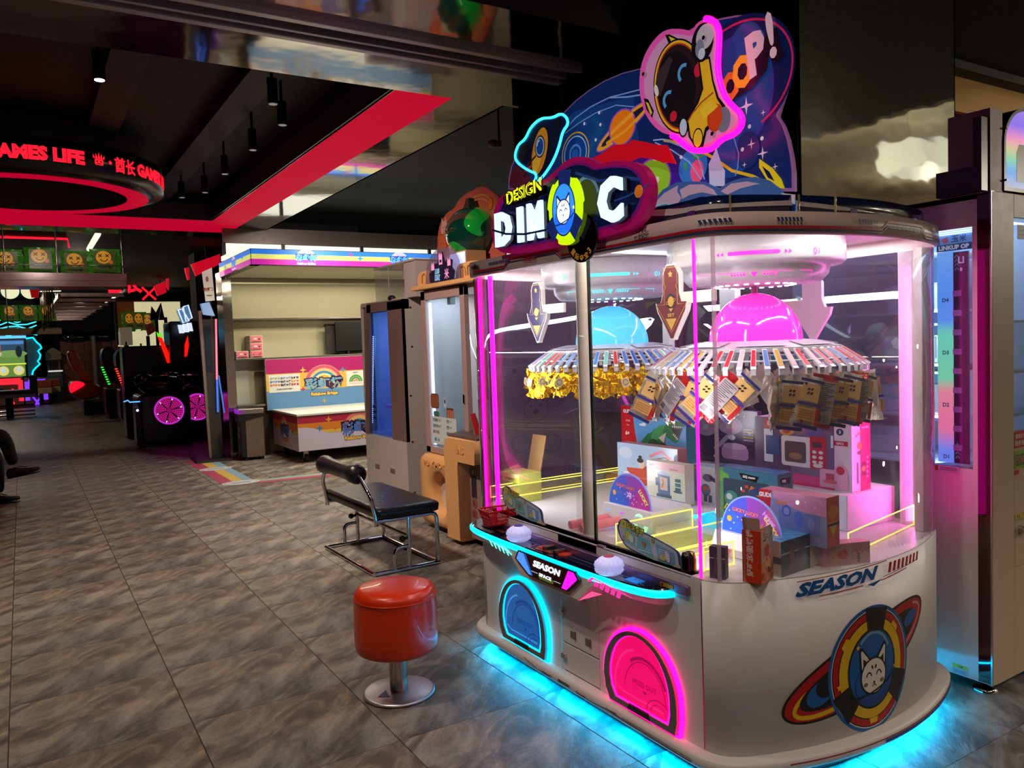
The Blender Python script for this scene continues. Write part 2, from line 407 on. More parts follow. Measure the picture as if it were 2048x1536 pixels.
def shell():
    # black ceilings at two levels, framed by polished steel soffits with red light strips
    struct(B().box((-7, -6, 3.36), (6.9, 3.28, 3.5)).box((-7, 3.28, 3.3), (9.5, 34, 3.46)).obj('ceiling', mat('black_ceiling', (11, 10, 11), .7)))
    z = 3.0
    b = B()
    b.box((-7, 3.28, z), (3.32, 3.77, z+.02)).box((-7, 4.03, z), (3.32, 4.62, z+.02))             # portal soffit either side of the track
    b.box((-7, 3.28, z+.02), (3.32, 3.30, 3.36)); b.box((-7, 4.60, z+.02), (2.05, 4.62, 3.3))
    struct(b.obj('trim_1', ST))
    b = B().box((-1.8, 4.62, z), (-1.78, 11.13, z+.3)).box((2.05, 4.62, z), (2.07, 10.15, 3.18)).box((-1.8, 10.13, z), (2.07, 10.15, 3.18))
    struct(B().box((2.04, 4.62, z), (2.068, 10.15, 3.19)).box((-1.8, 10.12, z), (2.07, 10.148, 3.19)).obj('trim_6', mat('fascia_mauve_steel', (112, 92, 98), .3, .7, bump=.1, bscale=2)))
    b.box((2.47, 4.62, z), (2.87, 11.13, z+.02)).box((-2.2, 11.13, z), (2.87, 11.6, z+.02)).box((2.85, 4.62, z), (2.87, 11.6, 3.18))
    struct(b.obj('trim_2', ST))
    struct(B().box((2.05, 4.62, 3.18), (2.87, 11.6, 3.3)).box((-2.2, 10.13, 3.18), (2.05, 11.6, 3.3)).obj('trim_3', BLK))
    # steel roller track across the portal
    t = thing('shutter_track', 'long aluminium roller shutter track set in the polished steel portal overhead', 'track', (0, 3.9, z))
    for y0, y1, z0, z1 in ((3.77, 3.80, -.03, .04), (3.83, 3.86, -.012, .04), (3.93, 3.955, -.02, .04), (3.985, 4.03, -.035, .04)):
        B().box((-7, y0, z+z0), (2.89, y1, z+z1)).obj('rail', mat('aluminium_rail', (196, 190, 200), .32, .6), t, bevel=.004)
    B().box((-7, 3.77, z+.041), (2.89, 4.03, z+.06)).obj('slot', BLKG, t)
    B().box((2.4, 3.80, z-.006), (2.89, 3.83, z+.03)).obj('end_film', mat('blue_protective_film', (30, 66, 110), .35), t, label='torn blue protective film')
    # red light strips, mitred at the corner
    for nm, lo in (('right', [(2.07, 4.62), (2.47, 4.62), (2.47, 11.13), (2.07, 10.15)]), ('far', [(-1.8, 10.15), (2.07, 10.15), (2.47, 11.13), (-1.8, 11.13)])):
        o = B().hexa([(x, y, z) for x, y in lo], [(x, y, z+.03) for x, y in lo]).obj('red_light_strip', REDL)
        tag(o, {'right': 'long red light strip in the soffit running away from the portal', 'far': 'red light strip across the far end of the black ceiling recess'}[nm], 'light strip')
    for x, y0, y1 in ((-.8, 4.7, 10.1), (.55, 4.7, 10.1), (1.35, 4.7, 10.1)):
        tag(B().box((x, y0, 3.2), (x+.22, y1, 3.295)).obj('ceiling_duct', mat('duct_black', (20, 18, 20), .6)),
            {-.8: 'black ceiling duct left of the hanging drum sign', .55: 'black ceiling duct over the hanging drum sign', 1.35: 'black ceiling duct nearest the right light strip'}[x], 'duct')
    # walls
    WL = mat('dark_brown_wall', (40, 32, 32), .7)
    struct(B().box((-7, 33.6, 0), (9, 33.8, 3.4)).obj('wall_back', WL))
    struct(B().box((-7.1, -6, 0), (-7, 34, 3.5)).obj('wall_left', WL))
    struct(B().box((-7, -6.2, 0), (8, -6, 3.5)).obj('wall_front', mat('beige_wall', (196, 178, 150), .6)))
    # right-hand wall, behind the machines
    struct(B().box((9.4, 3.4, 0), (9.5, 34, 3.4)).obj('wall_right', WL))
    # concourse beyond the column: pale ceiling and wall that the polished steel reflects
    struct(B().box((6.9, -6, 4.2), (17, 6, 4.3)).obj('ceiling_2', mat('pale_ceiling', (190, 180, 156), .7)))
    struct(B().box((6.9, -6, 3.36), (7.0, 3.28, 4.25)).box((16.9, -6, 0), (17, 6, 4.3)).box((8, -6.2, 0), (17, -6, 4.3)).box((9.5, 5.9, 0), (17, 6, 4.3)).obj('wall_concourse', mat('beige_wall', (196, 178, 150), .6)))
    # column clad in polished steel and the dark clad return behind the big machine
    struct(B().box((3.325, 2.602, 0), (4.69, 2.612, 3.36)).box((4.68, 2.602, 0), (4.69, 4.2, 3.36)).obj('column', steel('column_steel', (150, 146, 136), .04, .35, 1.1, (1, 1, 1.6))))
    DP = mat('dark_clad_steel', (70, 60, 62), .18, 1)
    c = struct(B().box((3.34, 2.62, 0), (4.66, 4.60, 3.34)).obj('column_core', BLK)); ROOT[c.name] = Mx()
    for y0, y1 in ((2.62, 3.68), (3.69, 4.19)): 
        for z0, z1 in ((0, 1.5), (1.51, 3.2)): B().box((3.325, y0, z0), (3.34, y1, z1)).obj('panel', DP, c, bevel=.003)
    for x0, x1 in ((2.93, 3.02), (3.035, 3.31)):
        for z0, z1 in ((0, 1.5), (1.51, 2.99)): B().box((x0, 4.6, z0), (x1, 4.62, z1)).obj('panel', DP, c, bevel=.003)
    struct(B().box((3.03, 4.63, 0), (3.34, 4.7, 3.3)).obj('wall_return', BLK))
    # brown steel fascia and red strip seen past the column on the right
    struct(B().box((6.0, 3.40, 3.04), (7.6, 3.44, 3.3)).obj('trim_4', mat('bronze_cladding', (176, 132, 66), .35, .3)))
    tag(B().box((7.3, 4.2, 2.73), (7.9, 4.25, 2.92)).obj('red_light_box', REDL), 'short red light box glimpsed between the steel column and the arch sign', 'light box')
    tag(B().cyl((7.2, 4.3, 3.22), (8.2, 4.3, 3.23), .012, n=8).obj('gold_light_line', glow('gold_line', (240, 180, 70), 1.0)), 'thin gold light line above the red light box', 'light line')
shell()
for x, y in ((9, -2), (12, 1), (14, -3)): lamp('concourse_lamp', 'POINT', (x, y, 2.9), 130, (1, .9, .74), .08)
t = thing('hanging_light_sign', 'white hanging light box sign out in the concourse', 'sign', (10.5, -1.0, 3.55))
B().box((9.9, -1.3, 3.5), (11.1, -.7, 3.85)).obj('light_box', glow('sign_white', (235, 240, 225), 1.5), t, bevel=.01)
for x in (10.1, 10.9): B().cyl((x, -1, 3.85), (x, -1, 4.2), .01).obj('hanger', CHR, t)

# ------------------------------------------------------------------ the big prize machine
def base_outline():
    Rr = 1.23; pts = []
    def near(x): return 1.54+Rr-sqrt(Rr*Rr-(x-2.33)**2)
    for i in range(0, 40): pts.append((1.74, 2.43-(2.43-near(1.74))*i/40))
    for i in range(0, 60): x = 1.74+1.18*i/60; pts.append((x, near(x)))
    for i in range(0, 40): pts.append((2.92, near(2.92)+(2.43-near(2.92))*i/40))
    for i in range(0, 40): pts.append((2.92, 2.43+(2.43-near(2.92))*i/40))
    for i in range(0, 60): x = 2.92-1.18*i/60; pts.append((x, 4.86-near(x)))
    for i in range(0, 40): pts.append((1.74, 4.86-near(1.74)-(2.43-near(1.74))*i/40))
    n = len(pts)
    for _ in range(14): pts = [((pts[i-1][0]+2*pts[i][0]+pts[(i+1) % n][0])/4, (pts[i-1][1]+2*pts[i][1]+pts[(i+1) % n][1])/4) for i in range(n)]
    return pts
OL = base_outline(); NOL = len(OL)
NRM = []
for i in range(NOL):
    a, b = OL[i-1], OL[(i+1) % NOL]; d = V((b[0]-a[0], b[1]-a[1])).normalized(); NRM.append((d.y, -d.x))
if NRM[0][0] > 0: NRM = [(-a, -b) for a, b in NRM]
ARC = [0]
for i in range(NOL): a, b = OL[i], OL[(i+1) % NOL]; ARC.append(ARC[-1]+sqrt((a[0]-b[0])**2+(a[1]-b[1])**2))
PER = ARC[-1]
import bisect
def ring(off, z): return [(OL[i][0]+NRM[i][0]*off, OL[i][1]+NRM[i][1]*off, z) for i in range(NOL)]
def at(s, off=0.0, z=0.0):
    s %= PER; i = min(bisect.bisect_right(ARC, s)-1, NOL-1); t = (s-ARC[i])/(ARC[i+1]-ARC[i]); j = (i+1) % NOL
    x = OL[i][0]*(1-t)+OL[j][0]*t; y = OL[i][1]*(1-t)+OL[j][1]*t; nx = NRM[i][0]*(1-t)+NRM[j][0]*t; ny = NRM[i][1]*(1-t)+NRM[j][1]*t
    return (x+nx*off, y+ny*off, z)
def band(b, s0, s1, z0, z1, o0, o1, mi=0, o0t=None):
    """curved wall panel following the outline from s0 to s1"""
    n = max(2, int((s1-s0)/.025)+1); S_ = [s0+(s1-s0)*i/n for i in range(n+1)]; o0t = o0 if o0t is None else o0t
    L = [[at(s, o0, z0), at(s, o0t, z1), at(s, o1, z1), at(s, o1, z0)] for s in S_]
    return b.loft(L, mi, True)
wrap = lambda off: (lambda u, v, d: at(u, off+d, v))
SN = .673                     # arc length of the seam between the front and the near end
S_END = lambda x: SN          # (kept for reading)
apex = [s for s in (i*.01 for i in range(400)) if at(s)[0] >= 2.33][0]

NCY = glow('cyan_neon', (0, 196, 236), 4.2)
NCYS = glow('soft_cyan_neon', (60, 225, 255), 1.6)
NPK = glow('pink_neon', (255, 8, 132), 4.0)
NYE = glow('yellow_neon', (255, 235, 90), 1.6)
CLR = glass('clear_glass', refl=.8, haze=.015)
ACR = glass('acrylic', (250, 250, 245), refl=.8, haze=.06, hrgb=(255, 250, 200))
NAVY = mat('navy_acrylic', (14, 30, 74), .15, coat=.3)
GRY = mat('grey_plastic', (92, 88, 92), .4)
FR = mat('frame_grey', (112, 104, 106), .45)

PM = thing('prize_machine', 'large rounded white prize machine with two hanging-candy carousels, neon doors and a space topper', 'arcade machine', (2.33, 2.43, 0))
def machine():
    m = PM
    # plinth and underglow
    B().loft([ring(.0, .062), ring(.036, .080), ring(.044, .092), ring(.044, .112), ring(.036, .122), ring(-.02, .123)]).obj('plinth', WHT, m)
    B().loft([ring(-.05, .012), ring(-.05, .06)]).obj('underframe', BLACKP, m)
    b = B(); n = NOL
    r0, r1, r2 = ring(-.045, .059), ring(.004, .059), ring(.004, .0615)
    b.loft([r0, r1], 0, False, (False, False)).obj('underglow_strip', glow('cyan_underglow', (0, 190, 255), 30), m)
    for x in (1.8, 2.8):
        for y in (1.75, 3.05): B().box((x, y, 0), (x+.06, y+.06, .02)).obj('foot', RUB, m)
    # body panels
    z0, z1 = .123, .66; g = .003
    band(B(), SN+g, PER/2-SN-g, z0, z1, 0, -.02).obj('end_panel', WHT, m)
    band(B(), PER/2-SN+g, PER/2+SN-g, z0, z1, 0, -.02).obj('back_panel', WHT, m)
    band(B(), PER/2+SN+g, PER-SN-g, z0, z1, 0, -.02).obj('end_panel', WHT, m)
    # front panel with openings left for the two prize doors: built from pieces around them
    front()
    # deck and canopy
    B().loft([ring(-.005, .63), ring(-.005, .664)]).obj('deck', mat('deck_white', (220, 216, 222), .3), m)
    b = B(); b.loft([ring(.0, 1.708), ring(.012, 1.712), ring(.016, 1.74), ring(.012, 1.775), ring(-.06, 1.779)], cap=(False, True))
    b.obj('canopy', mat('canopy_cream', (222, 196, 188), .35), m)
    canopy_print()
    # glazing
    for s0, s1, o in ((-.655, .10, -.050), (-.02, .650, -.042)):
        band(B(), s0, s1, .664, 1.71, o, o-.005).obj('glass_door', CLR, m)
    band(B(), SN-.01, PER/2-SN, .664, 1.71, -.002, -.007).obj('end_glass', CLR, m)
    band(B(), PER/2-SN+.005, PER/2+SN-.005, .664, 1.71, -.002, -.007).obj('back_glass', glass('back_glass', (196, 190, 205), refl=2.6, haze=.05, hrgb=(150, 120, 190)), m)
    band(B(), PER/2+SN, PER-SN+.005, .664, 1.71, -.002, -.007).obj('end_glass', glass('end_glass', (214, 200, 220), refl=1.6, haze=.05, hrgb=(190, 120, 200)), m)
    band(B(), .09, .10, .664, 1.71, -.041, -.050).obj('door_edge', mat('dark_green_glass_edge', (20, 46, 40), .2), m)
    # light columns in the corners
    PKT = mat('pink_light_column', (255, 60, 205), .25, es=2.6, ergb=(255, 14, 170))
    for s, w, o in ((PER-SN-.005, .014, -.008), (PER-SN+.060, .011, -.030), (PER-SN+.078, .004, -.034), (PER-SN-.125, .006, -.008), (SN-.012, .007, -.008), (PER/2-SN-.002, .014, -.008), (PER/2-SN-.10, .05, -.008), (PER/2+SN-.01, .010, -.008)):
        band(B(), s, s+w, .664, 1.708, o, o-.008).obj('light_column', PKT, m)
    band(B(), PER-SN+.010, PER-SN+.058, .664, 1.708, -.012, -.016).obj('glow_sheet', glass('pink_sheet_thin', (252, 200, 240), refl=.8, haze=.12, hrgb=(255, 120, 225)), m)
    band(B(), PER-SN+.030, PER-SN+.036, .664, 1.708, -.008, -.016).obj('clear_rod', glass('rod', (240, 225, 235), refl=2.5, haze=.35), m)
    band(B(), SN+.055, SN+.069, .664, 1.708, -.010, -.022).obj('clear_rod', glass('rod', (240, 225, 235), refl=2.5, haze=.35), m)
    band(B(), PER/2-SN-.14, PER/2-SN+.03, .664, 1.708, -.010, -.0125).obj('glow_sheet', glass('pink_sheet', (250, 120, 225), refl=.6, haze=.55, hrgb=(255, 70, 215), es=.5), m)
    B().cyl((1.828, 2.432, .664), (1.828, 2.432, 1.71), .0255, n=20).obj('post', mat('cream_post', (214, 200, 184), .4), m)
    # inner corner posts and back frame
    B().box((2.78, 1.665, .664), (2.845, 1.70, 1.706)).box((2.845, 1.665, .664), (2.86, 1.80, 1.706)).obj('inner_frame', WHT, m, bevel=.004)
    B().box((2.86, 2.62, .664), (2.9, 2.72, 1.706)).obj('inner_frame', WHT, m, bevel=.004)
    B().box((2.84, 3.05, .664), (2.88, 3.10, 1.706)).obj('inner_frame', WHT, m, bevel=.004)
    B().loft([ring(-.02, 1.762), ring(-.02, 1.770)]).obj('inner_ceiling', WHT, m)
    for y in (2.465,):
        B().box((1.95, y-.010, 1.752), (2.86, y+.010, 1.760)).obj('ceiling_led', glow('led_white', (225, 238, 255), 3.2), m)

def arch(w, h, n=22, foot=.10):
    """prize door outline: flat foot, slightly drawn-in sides and a round head, centred on 0"""
    r = [(w/2-.010, 0), (w/2, foot*.5), (w/2, foot)]
    for i in range(1, n): a = pi*i/n; r.append((w/2*cos(a), foot+(h-foot)*sin(a)))
    return r+[(-w/2, foot), (-w/2+.008, foot*.45), (-w/2+.03, 0)]
def front():
    m = PM; x = 1.74
    doors = [(2.785, .39, 'blue'), (2.04, .40, 'pink')]
    # wall with the two holes: strips above, below and at the sides, as one polygon per bay
    b = B()
    def bay(y1, y0, cy, w):                                     # y1 far, y0 near
        A = [(cy-a, .123+.002+z) for a, z in arch(w, .30)]      # runs from near foot over the head to the far foot
        for xx in (x, x+.02):
            vs = [(xx, p[0], p[1]) for p in A]; n = len(A); k = n//2
            near = [(xx, y0, .123)]+[(xx, A[0][0], .123)]+vs[:k+1]+[(xx, A[k][0], .66), (xx, y0, .66)]
            far = [(xx, y1, .66), (xx, A[k][0], .66)]+vs[k:]+[(xx, A[-1][0], .123), (xx, y1, .123)]
            b.add(near, [tuple(range(len(near)))]); b.add(far, [tuple(range(len(far)))])
    YF, YN = 4.86-1.757, 1.757
    bay(YF, 2.52, *doors[0][:2]); bay(2.275, YN, *doors[1][:2])
    b.box((x, 2.2755, .123), (x+.02, 2.2775, .66)).box((x+.008, 2.2775, .123), (x+.02, 2.5195, .66))
    b.obj('front_panel', WHT, m)
    for z0, z1, zl in ((.240, .472, .361), (.128, .234, .185)):
        d = B().box((x, 2.281, z0), (x+.008, 2.516, z1)).obj('access_door', WHT, m, bevel=.002)
        B().cyl((x+.004, 2.497, zl), (x-.012, 2.497, zl), .0125, n=16).cyl((x-.012, 2.497, zl), (x-.016, 2.497, zl), .008, n=12).obj('lock', CHR, d)
        if z0 > .2:
            for y in (2.44, 2.345): B().box((x-.0015, y-.02, .268), (x+.001, y+.016, .296)).box((x-.004, y-.02, .268), (x-.001, y-.012, .300)).obj('vent_slot', mat('slot_shade', (120, 104, 108), .5), d)
            B().cyl((x, 2.36, .44), (x-.018, 2.36, .44), .007, n=10).box((x-.02, 2.345, .438), (x-.012, 2.365, .446)).obj('key', CHR, d)
    for cy, w, kind in doors:
        f = facX(x, cy, .124); ne = NCY if kind == 'blue' else NPK
        P = arch(w, .30); P1 = arch(w-.028, .284, foot=.09); P2 = arch(w-.088, .25, foot=.075); P3 = arch(w-.108, .24, foot=.07)
        d = B().loft([[f(a, z, -.014) for a, z in P], [f(a, z, .012) for a, z in P], [f(a, z, .016) for a, z in arch(w-.010, .295)]], 0, False, (True, False)).obj('prize_door', ne, m, label='prize door edged in %s neon' % ('cyan' if kind == 'blue' else 'magenta'))
        sh = lambda L, dz: [(a, z+dz) for a, z in L]
        F1, F2, F3 = sh(P1, .006), sh(P2, .026), sh(P3, .034)
        B().loft([[f(a, z, .010) for a, z in F1], [f(a, z, .022) for a, z in F1], [f(a, z, .022) for a, z in F2], [f(a, z, .004) for a, z in F2]], 0, False, (False, False)).obj('frame', FR, d)
        B().loft([[f(a, z, .017) for a, z in F2], [f(a, z, .019) for a, z in F3], [f(a, z, .004) for a, z in F3]], 0, False, (False, False)).obj('inner_neon', ne, d)
        c0 = (40, 112, 196) if kind == 'blue' else (236, 0, 104)
        plate(F3, lambda a, z, q: f(a, z, q+.0175), .002).obj('flap', mat('flap_'+kind, c0, .2, es=.42 if kind == 'blue' else .85), d)
        ar = Art(); dk = (22, 70, 150) if kind == 'blue' else (176, 0, 84); lt = (70, 160, 235) if kind == 'blue' else (255, 40, 150)
        ar.arc(0.03, .07, .105, .125, .004, dk, a0=.1, a1=3.0).arc(.0, .08, .125, .145, .008, lt, a0=1.75, a1=3.3)
        ar.arc(.03, .07, .118, .138, .012, dk, a0=.5, a1=2.2)
        ar.line([(-.115, .075), (-.085, .060), (.12, .058)], .006, lt)
        ar.text('PRIZE OUT', .03, .108, .019, dk, bold=.03).poly([(.02, .098), (.044, .098), (.032, .084)], dk)
        ar.arc(.10, .04, .06, .05, .004, dk, a0=.8, a1=3.1).arc(.10, .04, .04, .034, .003, dk, a0=.8, a1=3.1)
        ar.obj('flap_print', d, lambda a, z, q: f(a, z, q+.0178), printmat('flap_print', .3, es=.6))
        B().hexa([f(a, z, .020) for a, z in ((-.06, .008), (.06, .008), (.05, .030), (-.05, .030))], [f(a, z, .027) for a, z in ((-.055, .010), (.055, .010), (.046, .028), (-.046, .028))]).obj('pull', BLACKP, d)
    # control shelf
    OUT = smooth_poly([(1.79, 3.19), (1.715, 3.165), (1.662, 3.10), (1.640, 2.95), (1.638, 2.6), (1.640, 2.25), (1.650, 2.03), (1.668, 1.925), (1.712, 1.874), (1.80, 1.872)], False, 3)
    def shrink(k): return [(min(1.80, px+k), py+(2.5-py)*k*.8) for px, py in OUT]
    sh = B().loft([[(px, py, z) for px, py in L] for L, z in ((shrink(.055), .535), (shrink(.02), .553), (shrink(.0), .578))], 0, True).obj('control_shelf', WHT, m)
    B().loft([[(px, py, z) for px, py in L] for L, z in ((shrink(.0), .578), (shrink(-.004), .583), (shrink(-.004), .596), (shrink(.004), .602))], 0, True, (False, False)).obj('edge_neon', NCY, sh)
    pn = B().loft([[(px, py, .602) for px, py in shrink(.004)], [(px, py, .606) for px, py in shrink(.010)]], 0, True).obj('top_plate', mat('navy_gloss', (8, 18, 40), .08, coat=.5), sh)
    # sill between the shelf and the glass
    b = B(); b.box((1.725, 1.80, .600), (1.75, 3.09, .632)).box((1.745, 1.80, .620), (1.80, 3.09, .664)); b.box((1.742, 2.24, .628), (1.76, 2.28, .668))
    b.obj('sill', mat('sill_mauve_metal', (150, 120, 160), .3, .7), sh, bevel=.004)
    # centre block carrying the lit name sign
    blk = [(-2.72, .553), (-2.645, .485), (-2.262, .485), (-2.20, .540), (-2.14, .578), (-2.9, .578)]
    f = facX(1.640); plate(blk, f, .10).obj('apron', WHT, sh, bevel=.003)
    hexs = [(-2.665, .553), (-2.64, .592), (-2.262, .592), (-2.236, .566), (-2.31, .507), (-2.567, .507)]
    sg = plate(hexs, lambda a, z, q: f(a, z, q+.012), .011).obj('name_sign', BLKG, sh)
    ar = Art(); ar.poly([(-2.652, .556), (-2.632, .587), (-2.6, .587), (-2.545, .512), (-2.565, .512)], (60, 120, 220)).poly([(-2.60, .587), (-2.58, .587), (-2.535, .512), (-2.545, .512)], (30, 60, 120))
    ar.poly([(-2.30, .587), (-2.266, .587), (-2.246, .566), (-2.314, .512), (-2.345, .512)], (205, 20, 205)).poly([(-2.50, .528), (-2.39, .528), (-2.40, .512), (-2.49, .512)], (52, 70, 26))
    ar.text('SEASON', -2.44, .551, .026, (225, 236, 255), bold=.05, sx=1.5, shear=.25).text('SPACE', -2.45, .522, .013, (235, 240, 255), bold=.04, sx=1.7)
    ar.line([(-2.545, .530), (-2.50, .530)], .0012, (200, 210, 230)).line([(-2.39, .527), (-2.35, .527)], .0012, (200, 210, 230))
    ar.obj('sign_print', sg, lambda a, z, q: f(a, z, q+.012), PRB)
    # lit vents left and right of the sign
    ar = Art(); ar.line([(-2.965, .588), (-2.76, .574), (-2.705, .556)], .0035, (90, 250, 245))
    for k in range(5): ar.poly([(-2.885+k*.032, .582-.0025*k), (-2.872+k*.032, .581-.0025*k), (-2.850+k*.032, .560-.003*k), (-2.863+k*.032, .561-.003*k)], (110, 250, 245))
    ar.poly([(-2.752, .573), (-2.742, .572), (-2.704, .555), (-2.712, .556)], (60, 235, 240))
    ar.obj('cyan_vents', sh, lambda a, z, q: f(a, z, q+.0015), PRB)
    ar = Art(); ar.poly([(-2.20, .572), (-2.175, .592), (-1.99, .577), (-1.95, .572), (-2.00, .574), (-2.165, .586), (-2.185, .572)], (255, 50, 150))
    for k in range(5): ar.poly([(-2.155+k*.030, .581-.0015*k), (-2.135+k*.030, .580-.0015*k), (-2.143+k*.030, .563-.002*k), (-2.163+k*.030, .564-.002*k)], (255, 40, 140))
    ar.poly([(-2.258, .486), (-2.175, .541), (-2.115, .546)], (236, 70, 120))
    ar.obj('pink_vents', sh, lambda a, z, q: f(a, z, q+.0015), PRB)
    # printing on the shelf top
    top = lambda a, c, q: V((a, c, .6062+q))
    ar = Art()
    for k in range(7): ar.poly([(1.66, 2.60-k*.02), (1.70, 2.62-k*.025), (1.695, 2.60-k*.025), (1.662, 2.59-k*.02)], [(150, 50, 40), (30, 60, 110), (40, 90, 140)][k % 3])
    ar.poly([(1.655, 2.56), (1.685, 2.58), (1.69, 2.49), (1.668, 2.47)], (150, 62, 48)).line([(1.65, 2.95), (1.70, 2.9), (1.70, 2.05), (1.68, 1.95)], .004, (40, 110, 160)).rect(1.69, 2.86, 1.715, 3.05, (120, 50, 44))
    for i in range(9):
        for j in range(6): ar.ell(1.69+.008*j+(i % 2)*.004, 1.91+.012*i, .0028, .0042, (34, 48, 66), n=6)
    ar.obj('shelf_print', sh, top, PRG)
    B().box((1.676, 1.985, .604), (1.715, 2.045, .609)).obj('screen', glow('blue_screen', (30, 110, 200), .8), sh)
    for y, sgn in ((2.555, 1), (2.42, -1)):
        c = B().cyl((1.70, y, .606), (1.70, y, .610), .026, n=20).obj('coin_dial', mat('coin_red', (196, 58, 50), .35), sh)
        B().box((1.672, y-sgn*.032-.012, .606), (1.720, y-sgn*.032+.008, .622)).obj('coin_slot', mat('slot_steel', (150, 130, 120), .3, 1), sh, bevel=.002)
    LB = mat('button_lens', (205, 205, 240), .25, es=.55, ergb=(190, 190, 255))
    for y, cl in ((2.71, (60, 80, 190)), (2.127, (215, 80, 120))):
        o = B(); nn = 16; L = []
        for r, z, lob in ((.030, 0, 0), (.044, .008, .06), (.049, .018, .06), (.044, .024, 0), (.0505, .030, .06), (.046, .044, .06), (.034, .056, .02), (.020, .062, 0), (.001, .063, 0)):
            L.append([(1.678+r*(1+lob*cos(nn*2*pi*i/64))*cos(2*pi*i/64), y+r*(1+lob*cos(nn*2*pi*i/64))*sin(2*pi*i/64), .606+z) for i in range(64)])
        bt = o.loft(L).obj('lit_button', LB, sh)
        B().cyl((1.678, y, .668), (1.678, y, .6695), .019, n=20).obj('cap_print', mat('cap_%d' % cl[0], cl, .3), bt)
    # camera housing at the near end of the sill
    o = B().lathe([(.021, 0), (.021, .05), (.016, .068), (.002, .072)], (1.772, 1.845, .655), 18).obj('sensor_post', BLKG, m)
    B().lathe([(.0225, .0), (.0225, .045), (.0175, .07), (.002, .0745)], (1.778, 1.842, .655), 18, a0=-pi/2, a1=pi/2).obj('gold_back', mat('gold', (190, 140, 70), .25, 1), o)
    ar = Art().rect(-.06, .608, -.0, .622, (196, 140, 40)); 
    ar.rect(-.055, .611, -.048, .619, (30, 20, 10)); ar.obj('warning_label', sh, plane((1.7245, 1.86, 0), (0, -1, 0), (0, 0, 1)), PR)

def canopy_print():
    f = wrap(.0165); ar = Art(); RED = (196, 24, 44); BL = (30, 58, 110)
    def stripe(s0, s1, hump):
        for dz, col, w in ((0, RED, .008), (-.010, BL, .005)):
            P = [(s0, 1.728+dz)]
            for a, b2 in hump: P += [(a-.035, 1.728+dz), (a, 1.753+dz*1.2), (b2, 1.753+dz*1.2), (b2+.035, 1.728+dz)]
            ar.line(P+[(s1, 1.728+dz)], w, col)
    A = apex
    stripe(-.66, PER/2-.3, [(-.36, -.02), (A+.03, A+.26)])
    for s in (-.52, -.43, .10, .20, SN+.03, SN+.25, A-.12, A+.35):
        for k in range(7): ar.poly([(s+k*.0125, 1.756), (s+k*.0125+.008, 1.756), (s+k*.0125+.012, 1.744), (s+k*.0125+.004, 1.744)], BL)
    for k in range(7): ar.poly([(A+.055+k*.026, 1.740), (A+.068+k*.026, 1.732), (A+.042+k*.026, 1.732)], BL)
    ar.text('SPACE', -.19, 1.729, .016, RED, bold=.03, sx=1.4, shear=.3)
    ar.text('SEASON', -.625, 1.738, .012, (20, 18, 22), bold=.05, sx=1.3)
    for k in range(7): ar.poly([(-.625-.012, 1.746), (-.625, 1.765-abs(k-3)*.004), (-.625+.012, 1.746)], (20, 18, 22)) if k == 3 else ar.line([(-.625, 1.742), (-.625+(k-3)*.011, 1.762-abs(k-3)*.003)], .004, (20, 18, 22))
    ar.text('UNIS', .475, 1.752, .013, (24, 22, 26), bold=.03, sx=1.3, shear=.3).text('世宇科技', .475, 1.726, .019, (24, 22, 26), bold=.02, sx=.95)
    ar.obj('canopy_print', PM, f, PR, cutu=.03)

